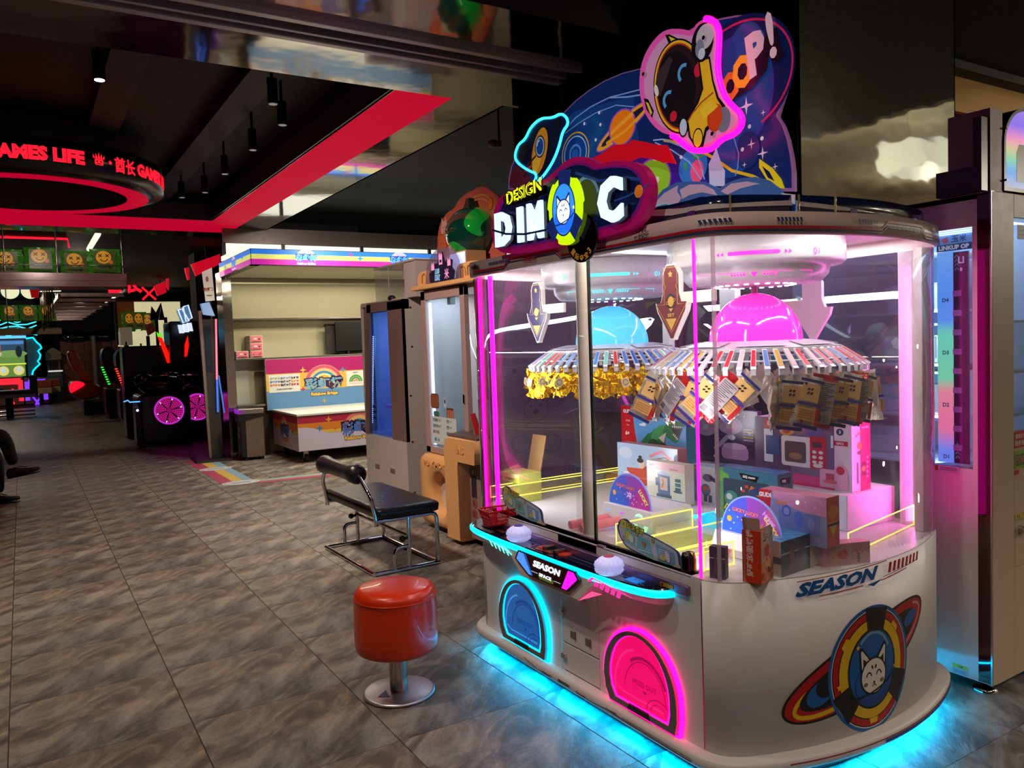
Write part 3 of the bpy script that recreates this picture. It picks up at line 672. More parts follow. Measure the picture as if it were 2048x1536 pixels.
def end_print():
    """badge and name on the near end, following the curve"""
    f = wrap(.0); ar = Art(); A = apex; c = A-.05; z = .322
    K = (18, 14, 16); RD = (186, 18, 26); YE = (232, 190, 20); BL = (20, 96, 176); LB = (110, 160, 205); WH = (236, 232, 228)
    # tilted ring of the planet
    rot = .33
    ar.ell(c-.02, z+.03, .365, .105, K, rot=rot, n=52).ell(c-.02, z+.03, .355, .096, RD, rot=rot, n=52).arc(c-.024, z+.016, .315, .068, .014, YE, rot=rot, a0=2.5, a1=5.0)
    ar.arc(c-.02, z+.03, .335, .078, .009, (225, 150, 150), rot=rot, a0=-1.3, a1=.5)
    ar.ell(c-.02, z+.03, .300, .070, K, rot=rot, n=48).ell(c-.225, z-.035, .058, .036, BL, rot=rot+.15).ell(c-.195, z-.015, .05, .035, K, rot=rot).ell(c+.225, z+.115, .045, .022, BL, rot=rot)
    for rx, ry, col in ((.198, .206, BL), (.186, .194, WH), (.183, .191, K), (.179, .187, RD), (.158, .166, K), (.154, .162, YE), (.118, .132, K), (.110, .124, BL)): ar.ell(c, z, rx, ry, col, n=52)
    ar.arc(c, z+.006, .088, .112, .010, LB, a0=.5, a1=2.3)
    for a in (1.45, 3.75, 5.75):
        d = V((cos(a), sin(a)*1.08)); t = V((-sin(a), cos(a))); P0 = V((c, z))
        ar.poly([tuple(P0+d*.112+t*.040), tuple(P0+d*.182+t*.056), tuple(P0+d*.182-t*.056), tuple(P0+d*.112-t*.040)], K)
    for a in (.75, 2.5, 4.7):
        d = V((cos(a), sin(a)*1.08)); t = V((-sin(a), cos(a))); P0 = V((c, z))
        ar.poly([tuple(P0+d*.150+t*.022), tuple(P0+d*.166+t*.016), tuple(P0+d*.166-t*.016), tuple(P0+d*.150-t*.022)], YE)
    ar.ell(c, z-.050, .086, .070, (34, 66, 140), n=36).ell(c, z-.04, .086, .060, (26, 84, 170), n=36)
    # cat face
    for sx in (-1, 1):
        ar.poly([(c+sx*.062, z-.005), (c+sx*.066, z+.072), (c+sx*.055, z+.078), (c+sx*.012, z+.030)], K).poly([(c+sx*.056, z+.004), (c+sx*.060, z+.064), (c+sx*.054, z+.068), (c+sx*.018, z+.028)], WH)
        ar.poly([(c+sx*.050, z+.0), (c+sx*.050, z+.040), (c+sx*.022, z+.020)], K)
    ar.ell(c, z-.024, .064, .062, K, n=36).ell(c, z-.024, .058, .056, WH, n=36)
    for sx in (-1, 1):
        ar.arc(c+sx*.024, z-.026, .012, .016, .005, K, a0=.15, a1=pi-.15, n=12).ell(c+sx*.040, z-.046, .010, .007, (120, 110, 108), n=14).ell(c+sx*.008, z+.006, .004, .007, K, n=10, rot=-sx*.4)
    ar.ell(c, z-.045, .005, .004, K, n=10).line([(c-.010, z-.058), (c, z-.050), (c+.010, z-.058)], .003, K)
    ar.arc(c, z-.052, .105, .022, .006, K, rot=.22, a0=2.9, a1=6.5, n=30)
    for x, y, r in ((-.155, -.03, .014), (-.075, .082, .010), (.118, .0, .010), (.105, -.015, .006)): ar.star(c+x, z+y, r, (244, 178, 40), 5, .45)
    # name
    ar.text('SEASON', A-.195, .608, .044, BL, bold=.055, sx=1.62, shear=.36, rot=.03)
    ar.line([(A-.36, .652), (A+.02, .664)], .003, (190, 92, 60)).line([(A-.28, .598), (A-.10, .603)], .0035, (190, 60, 50)).line([(A-.01, .604), (A+.14, .616)], .0035, (190, 60, 50)).line([(A-.0, .614), (A+.21, .628)], .002, (60, 80, 100))
    ar.poly([(A-.08, .602), (A-.005, .609), (A-.05, .592)], BL)
    for k in range(8): ar.poly([(A+.025+k*.026, .622+k*.0005), (A+.040+k*.026, .622+k*.0005), (A+.048+k*.026, .655), (A+.033+k*.026, .655)], RD)
    ar.obj('end_badge', PM, f, PR, cutu=.03)
    # printed lines on the plinth
    ar = Art(); f2 = wrap(.0445)
    ar.line([(SN+.25, .106), (PER/2-.2, .106)], .004, (170, 30, 40)).line([(A-.05, .097), (PER/2-.2, .097)], .011, (24, 84, 150))
    for s in (.0,):
        ar.text('SEASON', s-.02, .096, .012, (26, 36, 60), bold=.05, sx=1.4)
        ar.line([(-.30, .112), (-.20, .094), (-.10, .094)], .0025, (40, 30, 36)).line([(-.17, .100), (-.12, .097), (-.105, .103)], .004, (150, 40, 40)).line([(.06, .096), (.16, .094), (.30, .106)], .0025, (40, 30, 36)).line([(.065, .103), (.08, .096), (.12, .098)], .004, (150, 40, 40))
        ar.line([(.24, .103), (.32, .099), (.66, .094)], .004, (120, 24, 24)).line([(.33, .106), (.66, .103)], .0018, (40, 30, 36))
    ar.obj('plinth_print', PM, f2, PR, cutu=.03)
machine(); end_print()

# ------------------------------------------------------------------ inside the prize machine
CAND = []                                                  # (carousel angle slots for the prizes)
def carousel(cx, cy, name, lab):
    m = PM
    dm = {'pink': mat('pink_dome', (250, 60, 190), .12, es=.85, ergb=(255, 40, 190), coat=.5), 'blue': mat('blue_dome', (90, 200, 240), .12, es=.7, ergb=(70, 200, 250), coat=.5)}[name]
    gl = {'pink': (255, 40, 180), 'blue': (70, 225, 250)}[name]
    PL = mat('pearl_plastic', (206, 202, 210), .28)
    c = (cx, cy, 0)
    dr = B().lathe([(.29, 1.764), (.315, 1.755), (.318, 1.668), (.305, 1.655), (.262, 1.652), (.262, 1.64), (.258, 1.622), (.235, 1.597), (.10, 1.590), (.02, 1.590)], c, 40).obj('drum', PL, m)
    th0 = atan2(-cy, -cx)                                   # towards the aisle corner the players stand at
    th0 = atan2(0-cy, 0-cx)
    cyl = lambda r, zz=0: (lambda a, z, q: V((cx+(r+q)*cos(th0+a/r), cy+(r+q)*sin(th0+a/r), z)))
    ar = Art(); ar.rrect(-.085, 1.678, .085, 1.691, .006, gl)
    for sx in (-1, 1):
        for k in (0, 1): ar.poly([(sx*(.100+k*.014), 1.677), (sx*(.100+k*.014), 1.691), (sx*(.110+k*.014), 1.684)], gl)
        ar.arc(sx*.21, 1.684, .006, .009, .003, gl).arc(sx*.222, 1.684, .006, .009, .003, gl, a0=-1.3, a1=1.3)
    ar.obj('drum_art', dr, cyl(.3185), printmat('lamp_print', .3, es=1.2), cutu=.03)
    ar = Art()
    for sx in (-1, 1):
        for k in range(5): ar.poly([(sx*(.028+k*.010), 1.612), (sx*(.033+k*.010), 1.612), (sx*(.037+k*.010), 1.620), (sx*(.032+k*.010), 1.620)], gl)
        ar.line([(sx*.020, 1.612), (sx*.028, 1.624), (sx*.125, 1.624)], .002, gl).line([(sx*.15, 1.624), (sx*.20, 1.624), (sx*.205, 1.612)], .002, gl)
    ar.poly([(-.011, 1.624), (.011, 1.624), (0, 1.606)], gl)
    ar.obj('drum_art', dr, lambda a, z, q: V((cx+(.258-(1.622-z)*.9+q+.003)*cos(th0+a/.25), cy+(.258-(1.622-z)*.9+q+.003)*sin(th0+a/.25), z)), printmat('lamp_print', .3, es=1.2), cutu=.02)
    ar = B()
    for r0 in (.14,):
        for k in range(24):
            a = 2*pi*k/24; ar.box((cx+r0*cos(a)-.006, cy+r0*sin(a)-.006, 1.588), (cx+r0*cos(a)+.006, cy+r0*sin(a)+.006, 1.5925))
    o = ar.obj('drum_leds', glow('led_white', (225, 238, 255), 3.2), dr); o['kind'] = 'stuff'
    k = B().cyl((cx, cy, 1.36), (cx, cy, 1.592), .012, n=14).obj('carousel', mat('spindle', (150, 20, 110) if name == 'pink' else (40, 110, 150), .3), m)
    B().ball((cx, cy, 1.388), .168, .168, .176, 40, 14, z0=0).obj('dome', dm, k)
    b = B(); L = []
    for r, z in ((.05, 1.376), (.18, 1.388), (.19, 1.389), (.305, 1.366), (.305, 1.352), (.27, 1.348), (.05, 1.348)):
        L.append([(cx+r*cos(pi/8+2*pi*i/8), cy+r*sin(pi/8+2*pi*i/8), z) for i in range(8)])
    b.loft(L, 0, False).obj('tray', PL, k)
    for i in range(8):
        a0, a1 = pi/8+2*pi*i/8+.10, pi/8+2*pi*(i+1)/8-.10
        B().hexa([(cx+r*cos(a), cy+r*sin(a), z+.0012) for r, z, a in ((.205, 1.3858, a0), (.205, 1.3858, a1), (.288, 1.3702, a1), (.288, 1.3702, a0))],
                 [(cx+r*cos(a), cy+r*sin(a), z+.0035) for r, z, a in ((.207, 1.3858, a0), (.207, 1.3858, a1), (.286, 1.3702, a1), (.286, 1.3702, a0))]).obj('tray_window', mat('tray_window', (205, 200, 214), .15), k)
    ring_ = [(cx+.352*cos(2*pi*i/48), cy+.352*sin(2*pi*i/48), 1.322) for i in range(48)]
    B().tube(ring_, .004, 6, closed=True).obj('hoop', PL, k)
    # clips, one of each sticker colour, then copies
    CW = mat('clip_white', (232, 232, 240), .3)
    cols = {'pink': [(204, 28, 50), (204, 28, 50), (225, 120, 130), (205, 160, 60), (90, 130, 200), (230, 180, 190)], 'blue': [(30, 96, 200), (60, 130, 215), (150, 185, 225), (205, 40, 40), (120, 200, 190), (70, 120, 210)]}[name]
    protos = []
    N = 54; st = random.getstate(); random.seed(3)
    for i in range(N):
        a = 2*pi*i/N; q = random.choice(range(6)) if i > 5 else i
        if q < len(protos):
            o = protos[q].copy(); COL.objects.link(o)
        else:
            b = B(); b.hexa([(.296, -.008, 1.356), (.388, -.009, 1.293), (.388, .009, 1.293), (.296, .008, 1.356)], [(.300, -.008, 1.362), (.392, -.009, 1.299), (.392, .009, 1.299), (.300, .008, 1.362)])
            b.box((.376, -.008, 1.278), (.388, .008, 1.300)); b.hexa([(.305, -.003, 1.350), (.36, -.003, 1.30), (.36, .003, 1.30), (.305, .003, 1.350)], [(.31, -.003, 1.356), (.37, -.003, 1.312), (.37, .003, 1.312), (.31, .003, 1.356)])
            b.hexa([(.306, -.0062, 1.3583), (.380, -.0070, 1.3078), (.380, .0070, 1.3078), (.306, .0062, 1.3583)], [(.3065, -.0062, 1.3592), (.3805, -.0070, 1.3087), (.3805, .0070, 1.3087), (.3065, .0062, 1.3592)], 1)
            o = b.obj('clip', [CW, mat('sticker_%s_%d' % (name, q), cols[q], .35)], k, world=False)
            protos.append(o)
        o.location = Mx.Translation(V((cx, cy, 0))-V((2.33, 2.43, 0))).translation; o.rotation_euler = (0, 0, a)
        o.parent = k
    random.setstate(st)
    return th0
carousel(2.33, 2.04, 'pink', ''); carousel(2.33, 2.885, 'blue', '')

def pouch_mesh(b, w, h, t, nx=6, ny=8, seed=0, crush=.3):
    """sealed foil bag hanging from its top edge at the origin, in the local x-z plane"""
    rr = random.Random(seed); G = [[[None]*(nx+1) for _ in range(ny+1)] for _ in (0, 1)]
    for s in (0, 1):
        for j in range(ny+1):
            for i in range(nx+1):
                u, v = i/nx*2-1, j/ny; k = max(0, 1-abs(u)**2.6)*max(0, sin(pi*min(1, max(0, (v-.08)/.84))))**.6
                G[s][j][i] = V((u*w/2*(1-.06*k)+rr.uniform(-1, 1)*crush*.006*(v > 0), (1 if s else -1)*t/2*k+(rr.uniform(-1, 1)*crush*.010 if v > 0 else 0), -v*h+rr.uniform(-1, 1)*crush*.006*(v > 0)))
                if abs(u) == 1 or j in (0, ny):
                    if s: G[1][j][i] = G[0][j][i]+V((0, .0012, 0))
    for s in (0, 1):
        vs = [p for row in G[s] for p in row]; n = nx+1
        b.add(vs, [(j*n+i, j*n+i+1, (j+1)*n+i+1, (j+1)*n+i) for j in range(ny) for i in range(nx)], 0, crush < .5)
    return G
def pouches():
    GOLD = mat('gold_foil', (250, 196, 22), .17, .8, bump=.7, bscale=55)
    protos = []
    for q in range(4):
        t = thing('candy_pouch', 'small crinkled gold foil candy pouch hanging from the far blue-domed carousel', 'candy pouch', (0, 0, 0), 0, 'gold candy pouches on the blue carousel')
        b = B(); pouch_mesh(b, .082+.006*q, .098+.004*q, .046, 6, 7, q, 1.3); b.obj('bag', GOLD, t, world=False)
        ar = Art()
        if q != 2: ar.rrect(-.024, -.066, .022, -.024, .008, (222, 206, 160)).arc(0, -.044, .014, .013, .003, (60, 50, 30)).line([(-.006, -.048), (0, -.052), (.006, -.048)], .002, (60, 50, 30)).ell(-.005, -.041, .002, .002, (40, 30, 20), n=8).ell(.005, -.041, .002, .002, (40, 30, 20), n=8)
        else: ar.rect(-.020, -.070, .020, -.020, (190, 140, 20)).rect(-.018, -.068, .018, -.046, (232, 190, 40))
        ar.obj('label', t, lambda a, z, d: V((a*.8, -.0265-d, z*.9-.008)), PRG, world=False)
        B().cyl((0, 0, -.004), (0, 0, .012), .003, n=8).obj('hook', CHR, t, world=False); protos.append(t)
    rr = random.Random(5); used = 0; cx, cy = 2.33, 2.885
    cam = atan2(-cy, -cx)
    slots = [(i, cam+(i-10.5)*2*pi/42) for i in range(22)]+[(-1, cam+pi+(j-4)*2*pi/30) for j in range(9)]
    for i, a in slots:
        p = (cx+.375*cos(a), cy+.375*sin(a), 1.275-rr.uniform(0, .006))
        rot = (rr.uniform(-.35, .35), rr.uniform(-.7, .7), a+pi/2+rr.uniform(-.9, .9))
        if used < 4: o = protos[used]; o.location = p; o.rotation_euler = rot
        else: o = dup(protos[rr.randrange(4)], p, rot)
        used += 1
        if i >= 0: o['label'] = 'crinkled gold candy pouch, %s from the left along the front of the blue-domed carousel' % ORD[i]
        else: o['label'] = 'gold candy pouch half hidden on the back of the blue-domed carousel'; o['group'] = 'gold candy pouches at the back of the blue carousel'
    # printed snack packs on the pink carousel
    FO = mat('clear_foil_pack', (222, 206, 190), .14, .35, bump=.35, bscale=40, coat=.4)
    FR_ = mat('red_foil_pack', (206, 24, 36), .16, .3, bump=.35, bscale=40, coat=.4)
    protos = []
    kinds = [('tan and navy biscuit pack, its front showing', FO), ('red-backed snack pack, its grey ingredients label showing', FR_), ('tan and navy snack pack seen edge on', FO)]
    for q, (lb, mt) in enumerate(kinds):
        t = thing('snack_pack', lb+', on the pink-domed carousel', 'snack pack', (0, 0, 0), 0, 'snack packs on the pink carousel: '+['front showing', 'label showing', 'edge showing'][q])
        b = B(); pouch_mesh(b, .090, .176, .032, 6, 9, 20+q, .45); b.obj('bag', mt, t, world=False)
        ar = Art()
        if q in (0, 2):
            ar.rect(-.036, -.020, .036, -.012, (40, 44, 110)).rect(-.028, -.074, .026, -.026, (222, 178, 110)).rect(-.036, -.086, .036, -.078, (60, 50, 140)).rect(-.030, -.128, .028, -.092, (214, 160, 92)).rect(.024, -.138, .036, -.088, (180, 30, 36))
            for k in range(4): ar.ell(-.008+.010*(k % 2), -.040-.011*(k//2), .005, .003, (40, 34, 30), rot=.6, n=8)
            for k in range(4): ar.rect(-.026, -.122+k*.007, .02, -.119+k*.007, (170, 120, 70))
            ar.rect(-.037, -.150, .037, -.140, (50, 40, 110))
        else:
            ar.rrect(-.026, -.138, .026, -.018, .006, (178, 168, 172))
            for k in range(15): ar.rect(-.022, -.026-k*.0055, .022-.008*(k % 3), -.0236-k*.0055, (96, 86, 92))
            for k in range(9): ar.rect(-.022+k*.002, -.132, -.0208+k*.002, -.114, (40, 36, 40))
            ar.rect(.0, -.132, .02, -.114, (140, 130, 134))
        ar.obj('print', t, lambda a, z, d: V((a*1.15, -.0195-d, z*1.17)), PRG, world=False)
        protos.append(t)
    cx, cy = 2.33, 2.04; cam = atan2(-cy, -cx); used = set()
    slots = [(i, cam+(i-10)*2*pi/40) for i in range(21)]+[(-1, cam+pi+(j-3)*2*pi/24) for j in range(7)]
    for i, a in slots:
        q = [0, 1, 0, 2, 0, 0, 1, 0][i % 8]
        p = (cx+.378*cos(a), cy+.378*sin(a), 1.272)
        tilt = (.55 if i < 11 else .12)+rr.uniform(-.2, .25)
        rot = (rr.uniform(-.1, .1), tilt, a+pi/2+(-.2 if q != 2 else 1.0)+rr.uniform(-.3, .3))
        if q not in used: used.add(q); o = protos[q]; o.location = p; o.rotation_euler = rot
        else: o = dup(protos[q], p, rot)
        if i >= 0: o['label'] = '%s, %s from the left under the pink dome' % (('tan and navy biscuit pack', 'red-backed snack pack showing its label', 'snack pack seen edge on')[q], ORD[i])
        else: o['label'] = 'snack pack half hidden on the back of the pink-domed carousel'; o['group'] = 'snack packs at the back of the pink carousel'
    # a few gold pouches mixed in behind the packs
    src = [o for o in bpy.data.objects if o.name == 'candy_pouch'][0]
    for k, i in enumerate((3, 9, 16, 21)):
        a = cam+(i-14)*2*pi/40; o = dup(src, (cx+.345*cos(a), cy+.345*sin(a), 1.268), (0, rr.uniform(-.3, .3), a+pi/2), 'gold foil candy pouch between the snack packs, %s from the left under the pink dome' % ORD[k]); o['group'] = 'gold candy pouches on the pink carousel'
pouches()

def arrow_sign(name_label, loc, rz, col, side):
    t = thing('arrow_sign', name_label, 'arrow sign', loc, rz)
    o = smooth_poly([(-.042, .13), (.042, .13), (.042, -.005), (.094, -.005), (.010, -.13), (.010, -.138), (-.010, -.138), (-.010, -.13), (-.094, -.005), (-.042, -.005)], True, 1)
    f = lambda a, z, d: V((-d, -a, z))
    B().loft([[f(a, z, 0) for a, z in o], [f(a, z, -.020) for a, z in o]], 0, False).obj('body', WHT, t, world=False)
    i = [(x*.93, z*.955) for x, z in o]
    plate(i, lambda a, z, d: f(a, z, d+.0012), .0015).obj('face', mat('face_%d' % col[0], col, .35), t, world=False)
    g = (206, 160, 70); ar = Art()
    ar.line([(-.033, .118), (.033, .118), (.033, .06), (.026, .05), (.033, .04), (.033, -.012)], .0022, g).line([(-.033, .118), (-.033, .06), (-.026, .05), (-.033, .04), (-.033, -.012), (-.076, -.012), (0, -.112), (.076, -.012), (.033, -.012)], .0022, g)
    ar.star(0, .094, .013, g, 5, .5).arc(0, -.002, .020, .024, .008, (30, 24, 30)).ell(0, -.002, .015, .018, g).arc(0, -.002, .024, .007, .002, g, rot=.3).poly([(-.028, -.062), (.028, -.062), (0, -.104)], g).poly([(-.012, -.026), (.012, -.026), (0, -.038)], g).text('SET', 0, -.056, .012, g if col[0] > 60 else (20, 18, 40), sx=1.4, bold=.03)
    ar.obj('print', t, f, PR, world=False, d0=.0016)
    B().box((0.004, -.04 if side > 0 else -.20, -.012), (.018, .20 if side > 0 else .04, .028)).obj('arm', mat('arm_cream', (226, 216, 200), .4), t, world=False, bevel=.002)
    return t
arrow_sign('navy arrow sign with gold trim pointing down, hanging from the blue-lit drum', (1.965, 2.955, 1.545), 0, (34, 34, 76), -1)
arrow_sign('maroon arrow sign with gold trim pointing down, hanging from the pink-lit drum', (1.965, 2.095, 1.54), 0, (112, 36, 50), -1)
arrow_sign('arrow sign seen from its plain white back, behind the pink dome', (2.75, 2.10, 1.515), pi+.15, (40, 40, 80), -1)

def printed_box(name, label, cat, size, loc, rz, faces, edge=(220, 215, 215), parts=None, lean=0):
    """cardboard box, w along -Y (its front faces -X), d deep, h high; faces = {'front': Art-filler, ...}"""
    w, d, h = size; t = thing(name, label, cat, loc, rz)
    B().box((-d/2, -w/2, 0), (d/2, w/2, h)).obj('carton', mat('carton_%d_%d_%d' % edge, edge, .4), t, world=False, bevel=.0025)
    F = {'front': (plane((-d/2, w/2, 0), (0, -1, 0), (0, 0, 1)), w, h), 'near': (plane((-d/2, -w/2, 0), (1, 0, 0), (0, 0, 1)), d, h),
         'far': (plane((d/2, w/2, 0), (-1, 0, 0), (0, 0, 1)), d, h), 'top': (plane((-d/2, w/2, h), (0, -1, 0), (1, 0, 0)), w, d)}
    for k, fn in faces.items():
        f, a, b = F[k]; ar = Art(); fn(ar, a, b); ar.obj('print', t, f, PRG, world=False, d0=.0005)
    if parts: parts(t, w, d, h)
    return t
def dino(ar, w, h):
    ar.rect(0, 0, w, h, (96, 168, 224)).rect(0, 0, w, h*.22, (150, 190, 216)).poly([(0, 0), (w*.30, 0), (w*.22, h*.55), (w*.18, h), (0, h)], (196, 22, 30))
    ar.text('GUDI', w*.10, h*.86, h*.07, (245, 245, 245), bold=.05).text('99102', w*.11, h*.70, h*.035, (250, 230, 230)).text('370pcs', w*.11, h*.62, h*.026, (250, 230, 230)).text('6+', w*.10, h*.44, h*.08, (250, 245, 245), bold=.04)
    ar.text('Creative', w*.36, h*.82, h*.075, (245, 245, 250), 'l', bold=.04, out=(.07, (20, 20, 30))).text('World', w*.46, h*.745, h*.055, (245, 245, 250), 'l', bold=.04, out=(.07, (20, 20, 30)))
    G = (34, 120, 62); D = (20, 84, 44); L = (70, 160, 90)
    for cx, cy in ((.35, .66), (.72, .80)): ar.ell(w*cx, h*cy, w*.055, h*.022, (240, 244, 250)).ell(w*(cx+.02), h*(cy+.02), w*.03, h*.022, (240, 244, 250))
    ar.poly([(w*.08, h*.20), (w*.16, h*.12), (w*.34, h*.22), (w*.52, h*.50), (w*.44, h*.52), (w*.30, h*.30)], G).ell(w*.56, h*.42, w*.15, h*.17, G, rot=.7).ell(w*.60, h*.54, w*.14, h*.10, L, rot=.6).ell(w*.52, h*.27, w*.10, h*.15, D).ell(w*.66, h*.25, w*.06, h*.13, (60, 50, 44))
    ar.poly([(w*.66, h*.56), (w*.74, h*.78), (w*.96, h*.77), (w*.98, h*.70), (w*.80, h*.66), (w*.90, h*.44), (w*.84, h*.38), (w*.70, h*.50)], G).poly([(w*.79, h*.68), (w*.96, h*.69), (w*.88, h*.45), (w*.84, h*.50)], (30, 20, 24))
    for k in range(6): ar.poly([(w*(.80+k*.028), h*.69), (w*(.822+k*.028), h*.69), (w*(.811+k*.028), h*.645)], (246, 240, 226))
    for k in range(4): ar.poly([(w*(.815+k*.018), h*(.53-k*.025)), (w*(.835+k*.018), h*(.515-k*.025)), (w*(.838+k*.018), h*(.565-k*.025))], (246, 240, 226))
    ar.ell(w*.78, h*.735, w*.014, h*.016, (240, 220, 60)).poly([(w*.6, h*.45), (w*.72, h*.56), (w*.68, h*.36)], (220, 214, 190)).ell(w*.88, h*.14, w*.07, h*.05, D).ell(w*.52, h*.12, w*.10, h*.05, G).ell(w*.68, h*.10, w*.06, h*.05, (60, 50, 44))
def girl(ar, w, h):
    ar.rect(0, 0, w, h, (176, 206, 232)).ell(w*.25, h*.25, w*.24, h*.2, (150, 190, 226)).ell(w*.75, h*.3, w*.2, h*.2, (196, 216, 236)).ell(w*.15, h*.8, w*.12, h*.12, (206, 222, 238))
    ar.line([(w*.56, h*.78), (w*.66, h*.86), (w*.76, h*.92), (w*.86, h*.80), (w*.99, h*.74)], h*.06, (226, 130, 150)).line([(w*.6, h*.74), (w*.8, h*.80), (w*.97, h*.72)], h*.02, (120, 50, 60)).ell(w*.5, h*.42, w*.10, h*.16, (196, 70, 50), rot=.4).poly([(w*.16, h*.50), (w*.50, h*.52), (w*.56, h*.20), (w*.24, h*.10)], (204, 74, 56)).ell(w*.42, h*.60, w*.055, h*.085, (236, 208, 190)).ell(w*.40, h*.68, w*.055, h*.05, (44, 34, 36)).ell(w*.40, h*.75, w*.03, h*.03, (44, 34, 36)).ell(w*.16, h*.36, w*.06, h*.06, (240, 240, 244))
def gtower(ar, w, h):
    ar.rect(0, 0, w, h, (226, 224, 196)).rect(0, h*.80, w, h, (232, 186, 186)).rect(0, 0, w, h*.10, (70, 130, 150))
    ar.text('GUDI', w*.13, h*.88, h*.055, (90, 40, 30), bold=.02).rect(w*.62, h*.84, w*.84, h*.865, (190, 130, 130))
    ar.rect(w*.30, h*.14, w*.62, h*.70, (70, 110, 150)).rect(w*.36, h*.30, w*.56, h*.62, (226, 190, 160)).poly([(w*.26, h*.70), (w*.66, h*.66), (w*.46, h*.80)], (180, 200, 220)).rect(w*.26, h*.12, w*.66, h*.20, (60, 70, 90)).rect(w*.24, h*.40, w*.32, h*.60, (40, 70, 120)).line([(w*.40, h*.36), (w*.46, h*.50), (w*.42, h*.58)], w*.04, (180, 140, 110))
    for k in range(3): ar.rect(w*.76, h*(.34+.11*k), w*.90, h*(.42+.11*k), (70, 110, 110))
    ar.ell(w*.83, h*.32, w*.12, h*.03, (60, 100, 100))
def darkset(ar, w, h):
    ar.rect(0, 0, w, h, (216, 214, 222)).rect(0, 0, w*.22, h, (90, 110, 160)).ell(w*.55, h*.72, w*.16, h*.10, (110, 100, 130)).poly([(w*.55, h*.80), (w*.98, h*.66), (w*.9, h*.56), (w*.6, h*.68)], (60, 56, 80)).ell(w*.48, h*.40, w*.14, h*.16, (120, 120, 150)).rect(w*.40, h*.42, w*.6, h*.48, (220, 110, 70)).rect(w*.42, h*.10, w*.52, h*.30, (90, 90, 120)).rect(w*.56, h*.10, w*.66, h*.28, (90, 90, 120)).rect(w*.03, h*.9, w*.2, h*.95, (230, 90, 40))
def cook(ar, w, h):
    ar.rect(0, 0, w, h, (66, 28, 82)).rect(0, h*.90, w*.3, h, (226, 170, 190)).text('DIY', w*.12, h*.93, h*.05, (245, 240, 240), bold=.05)
    S_ = (176, 160, 190); D = (120, 96, 140)
    ar.ell(w*.30, h*.66, w*.15, h*.18, S_).ell(w*.30, h*.66, w*.11, h*.13, (206, 150, 180)).rect(w*.26, h*.60, w*.34, h*.70, (220, 200, 214))
    ar.ell(w*.64, h*.72, w*.17, h*.17, S_).ell(w*.64, h*.71, w*.12, h*.12, (220, 160, 190)).rect(w*.59, h*.66, w*.69, h*.76, (226, 206, 216)).line([(w*.42, h*.24), (w*.60, h*.50), (w*.66, h*.56)], w*.05, S_).ell(w*.66, h*.50, w*.05, h*.05, (226, 226, 240)).rrect(w*.52, h*.10, w*.88, h*.34, .02, (190, 140, 190)).ell(w*.70, h*.34, w*.16, h*.06, (214, 170, 210)).rect(w*.10, h*.52, w*.15, h*.80, D).ell(w*.12, h*.34, w*.09, h*.10, (150, 70, 60)).ell(w*.12, h*.34, w*.05, h*.05, (60, 30, 40)).ell(w*.06, h*.62, w*.03, h*.03, (120, 190, 120)).ell(w*.06, h*.70, w*.03, h*.03, (230, 120, 150))
    for x, y in ((.08, .80), (.46, .80), (.42, .12), (.9, .60), (.2, .14), (.84, .9), (.48, .46)): ar.star(w*x, h*y, w*.025, (240, 230, 245), 4, .3)
    for k in range(5): ar.rect(w*.82, h*(.46+k*.05), w*.95, h*(.485+k*.05), (190, 170, 60) if k % 2 else (170, 150, 190))
def oqset(ar, w, h):
    ar.rect(0, 0, w, h, (60, 120, 150)).rect(0, 0, w*.14, h, (90, 160, 96)).ell(w*.12, h*.82, w*.12, h*.10, (110, 180, 80)).rect(0, 0, w, h*.10, (96, 150, 110)).rrect(w*.14, h*.13, w*.86, h*.80, .008, (52, 74, 96)).text('BUILDING BLOCKS', w*.5, h*.03, h*.045, (200, 226, 200), bold=.03)
    ar.poly([(w*.40, h*.94), (w*.72, h*.91), (w*.68, h*.80), (w*.46, h*.82)], (16, 20, 24)).text('OQ', w*.50, h*.845, h*.06, (240, 244, 244), bold=.06).rect(w*.55, h*.855, w*.66, h*.885, (220, 220, 224))
    ar.ell(w*.27, h*.42, w*.11, h*.15, (60, 140, 130)).ell(w*.34, h*.30, w*.12, h*.13, (80, 130, 190)).ell(w*.24, h*.45, w*.05, h*.06, (190, 210, 220)).ell(w*.40, h*.20, w*.09, h*.06, (150, 200, 230)).poly([(w*.55, h*.60), (w*.85, h*.48), (w*.88, h*.56), (w*.60, h*.72)], (226, 110, 60)).poly([(w*.55, h*.62), (w*.74, h*.74), (w*.80, h*.62), (w*.62, h*.52)], (40, 70, 130)).ell(w*.66, h*.40, w*.08, h*.09, (236, 150, 40)).poly([(w*.62, h*.34), (w*.82, h*.18), (w*.86, h*.24), (w*.70, h*.42)], (230, 130, 40)).rect(w*.50, h*.66, w*.55, h*.72, (216, 70, 60)).rect(w*.44, h*.58, w*.5, h*.63, (216, 70, 60)).line([(w*.16, h*.20), (w*.20, h*.30), (w*.26, h*.24)], w*.02, (230, 230, 60))
def oqtop(ar, w, h): ar.rect(0, 0, w, h, (40, 110, 190)).rect(0, 0, w, h*.25, (60, 140, 190))
def oqside(ar, w, h): ar.rect(0, 0, w, h, (58, 96, 110)).poly([(w*.1, h*.92), (w*.9, h*.92), (w*.8, h*.80), (w*.2, h*.80)], (16, 20, 24)).text('OQ', w*.4, h*.83, h*.06, (240, 244, 244), bold=.06).ell(w*.4, h*.5, w*.25, h*.15, (80, 120, 130)).ell(w*.6, h*.3, w*.25, h*.15, (70, 104, 120))
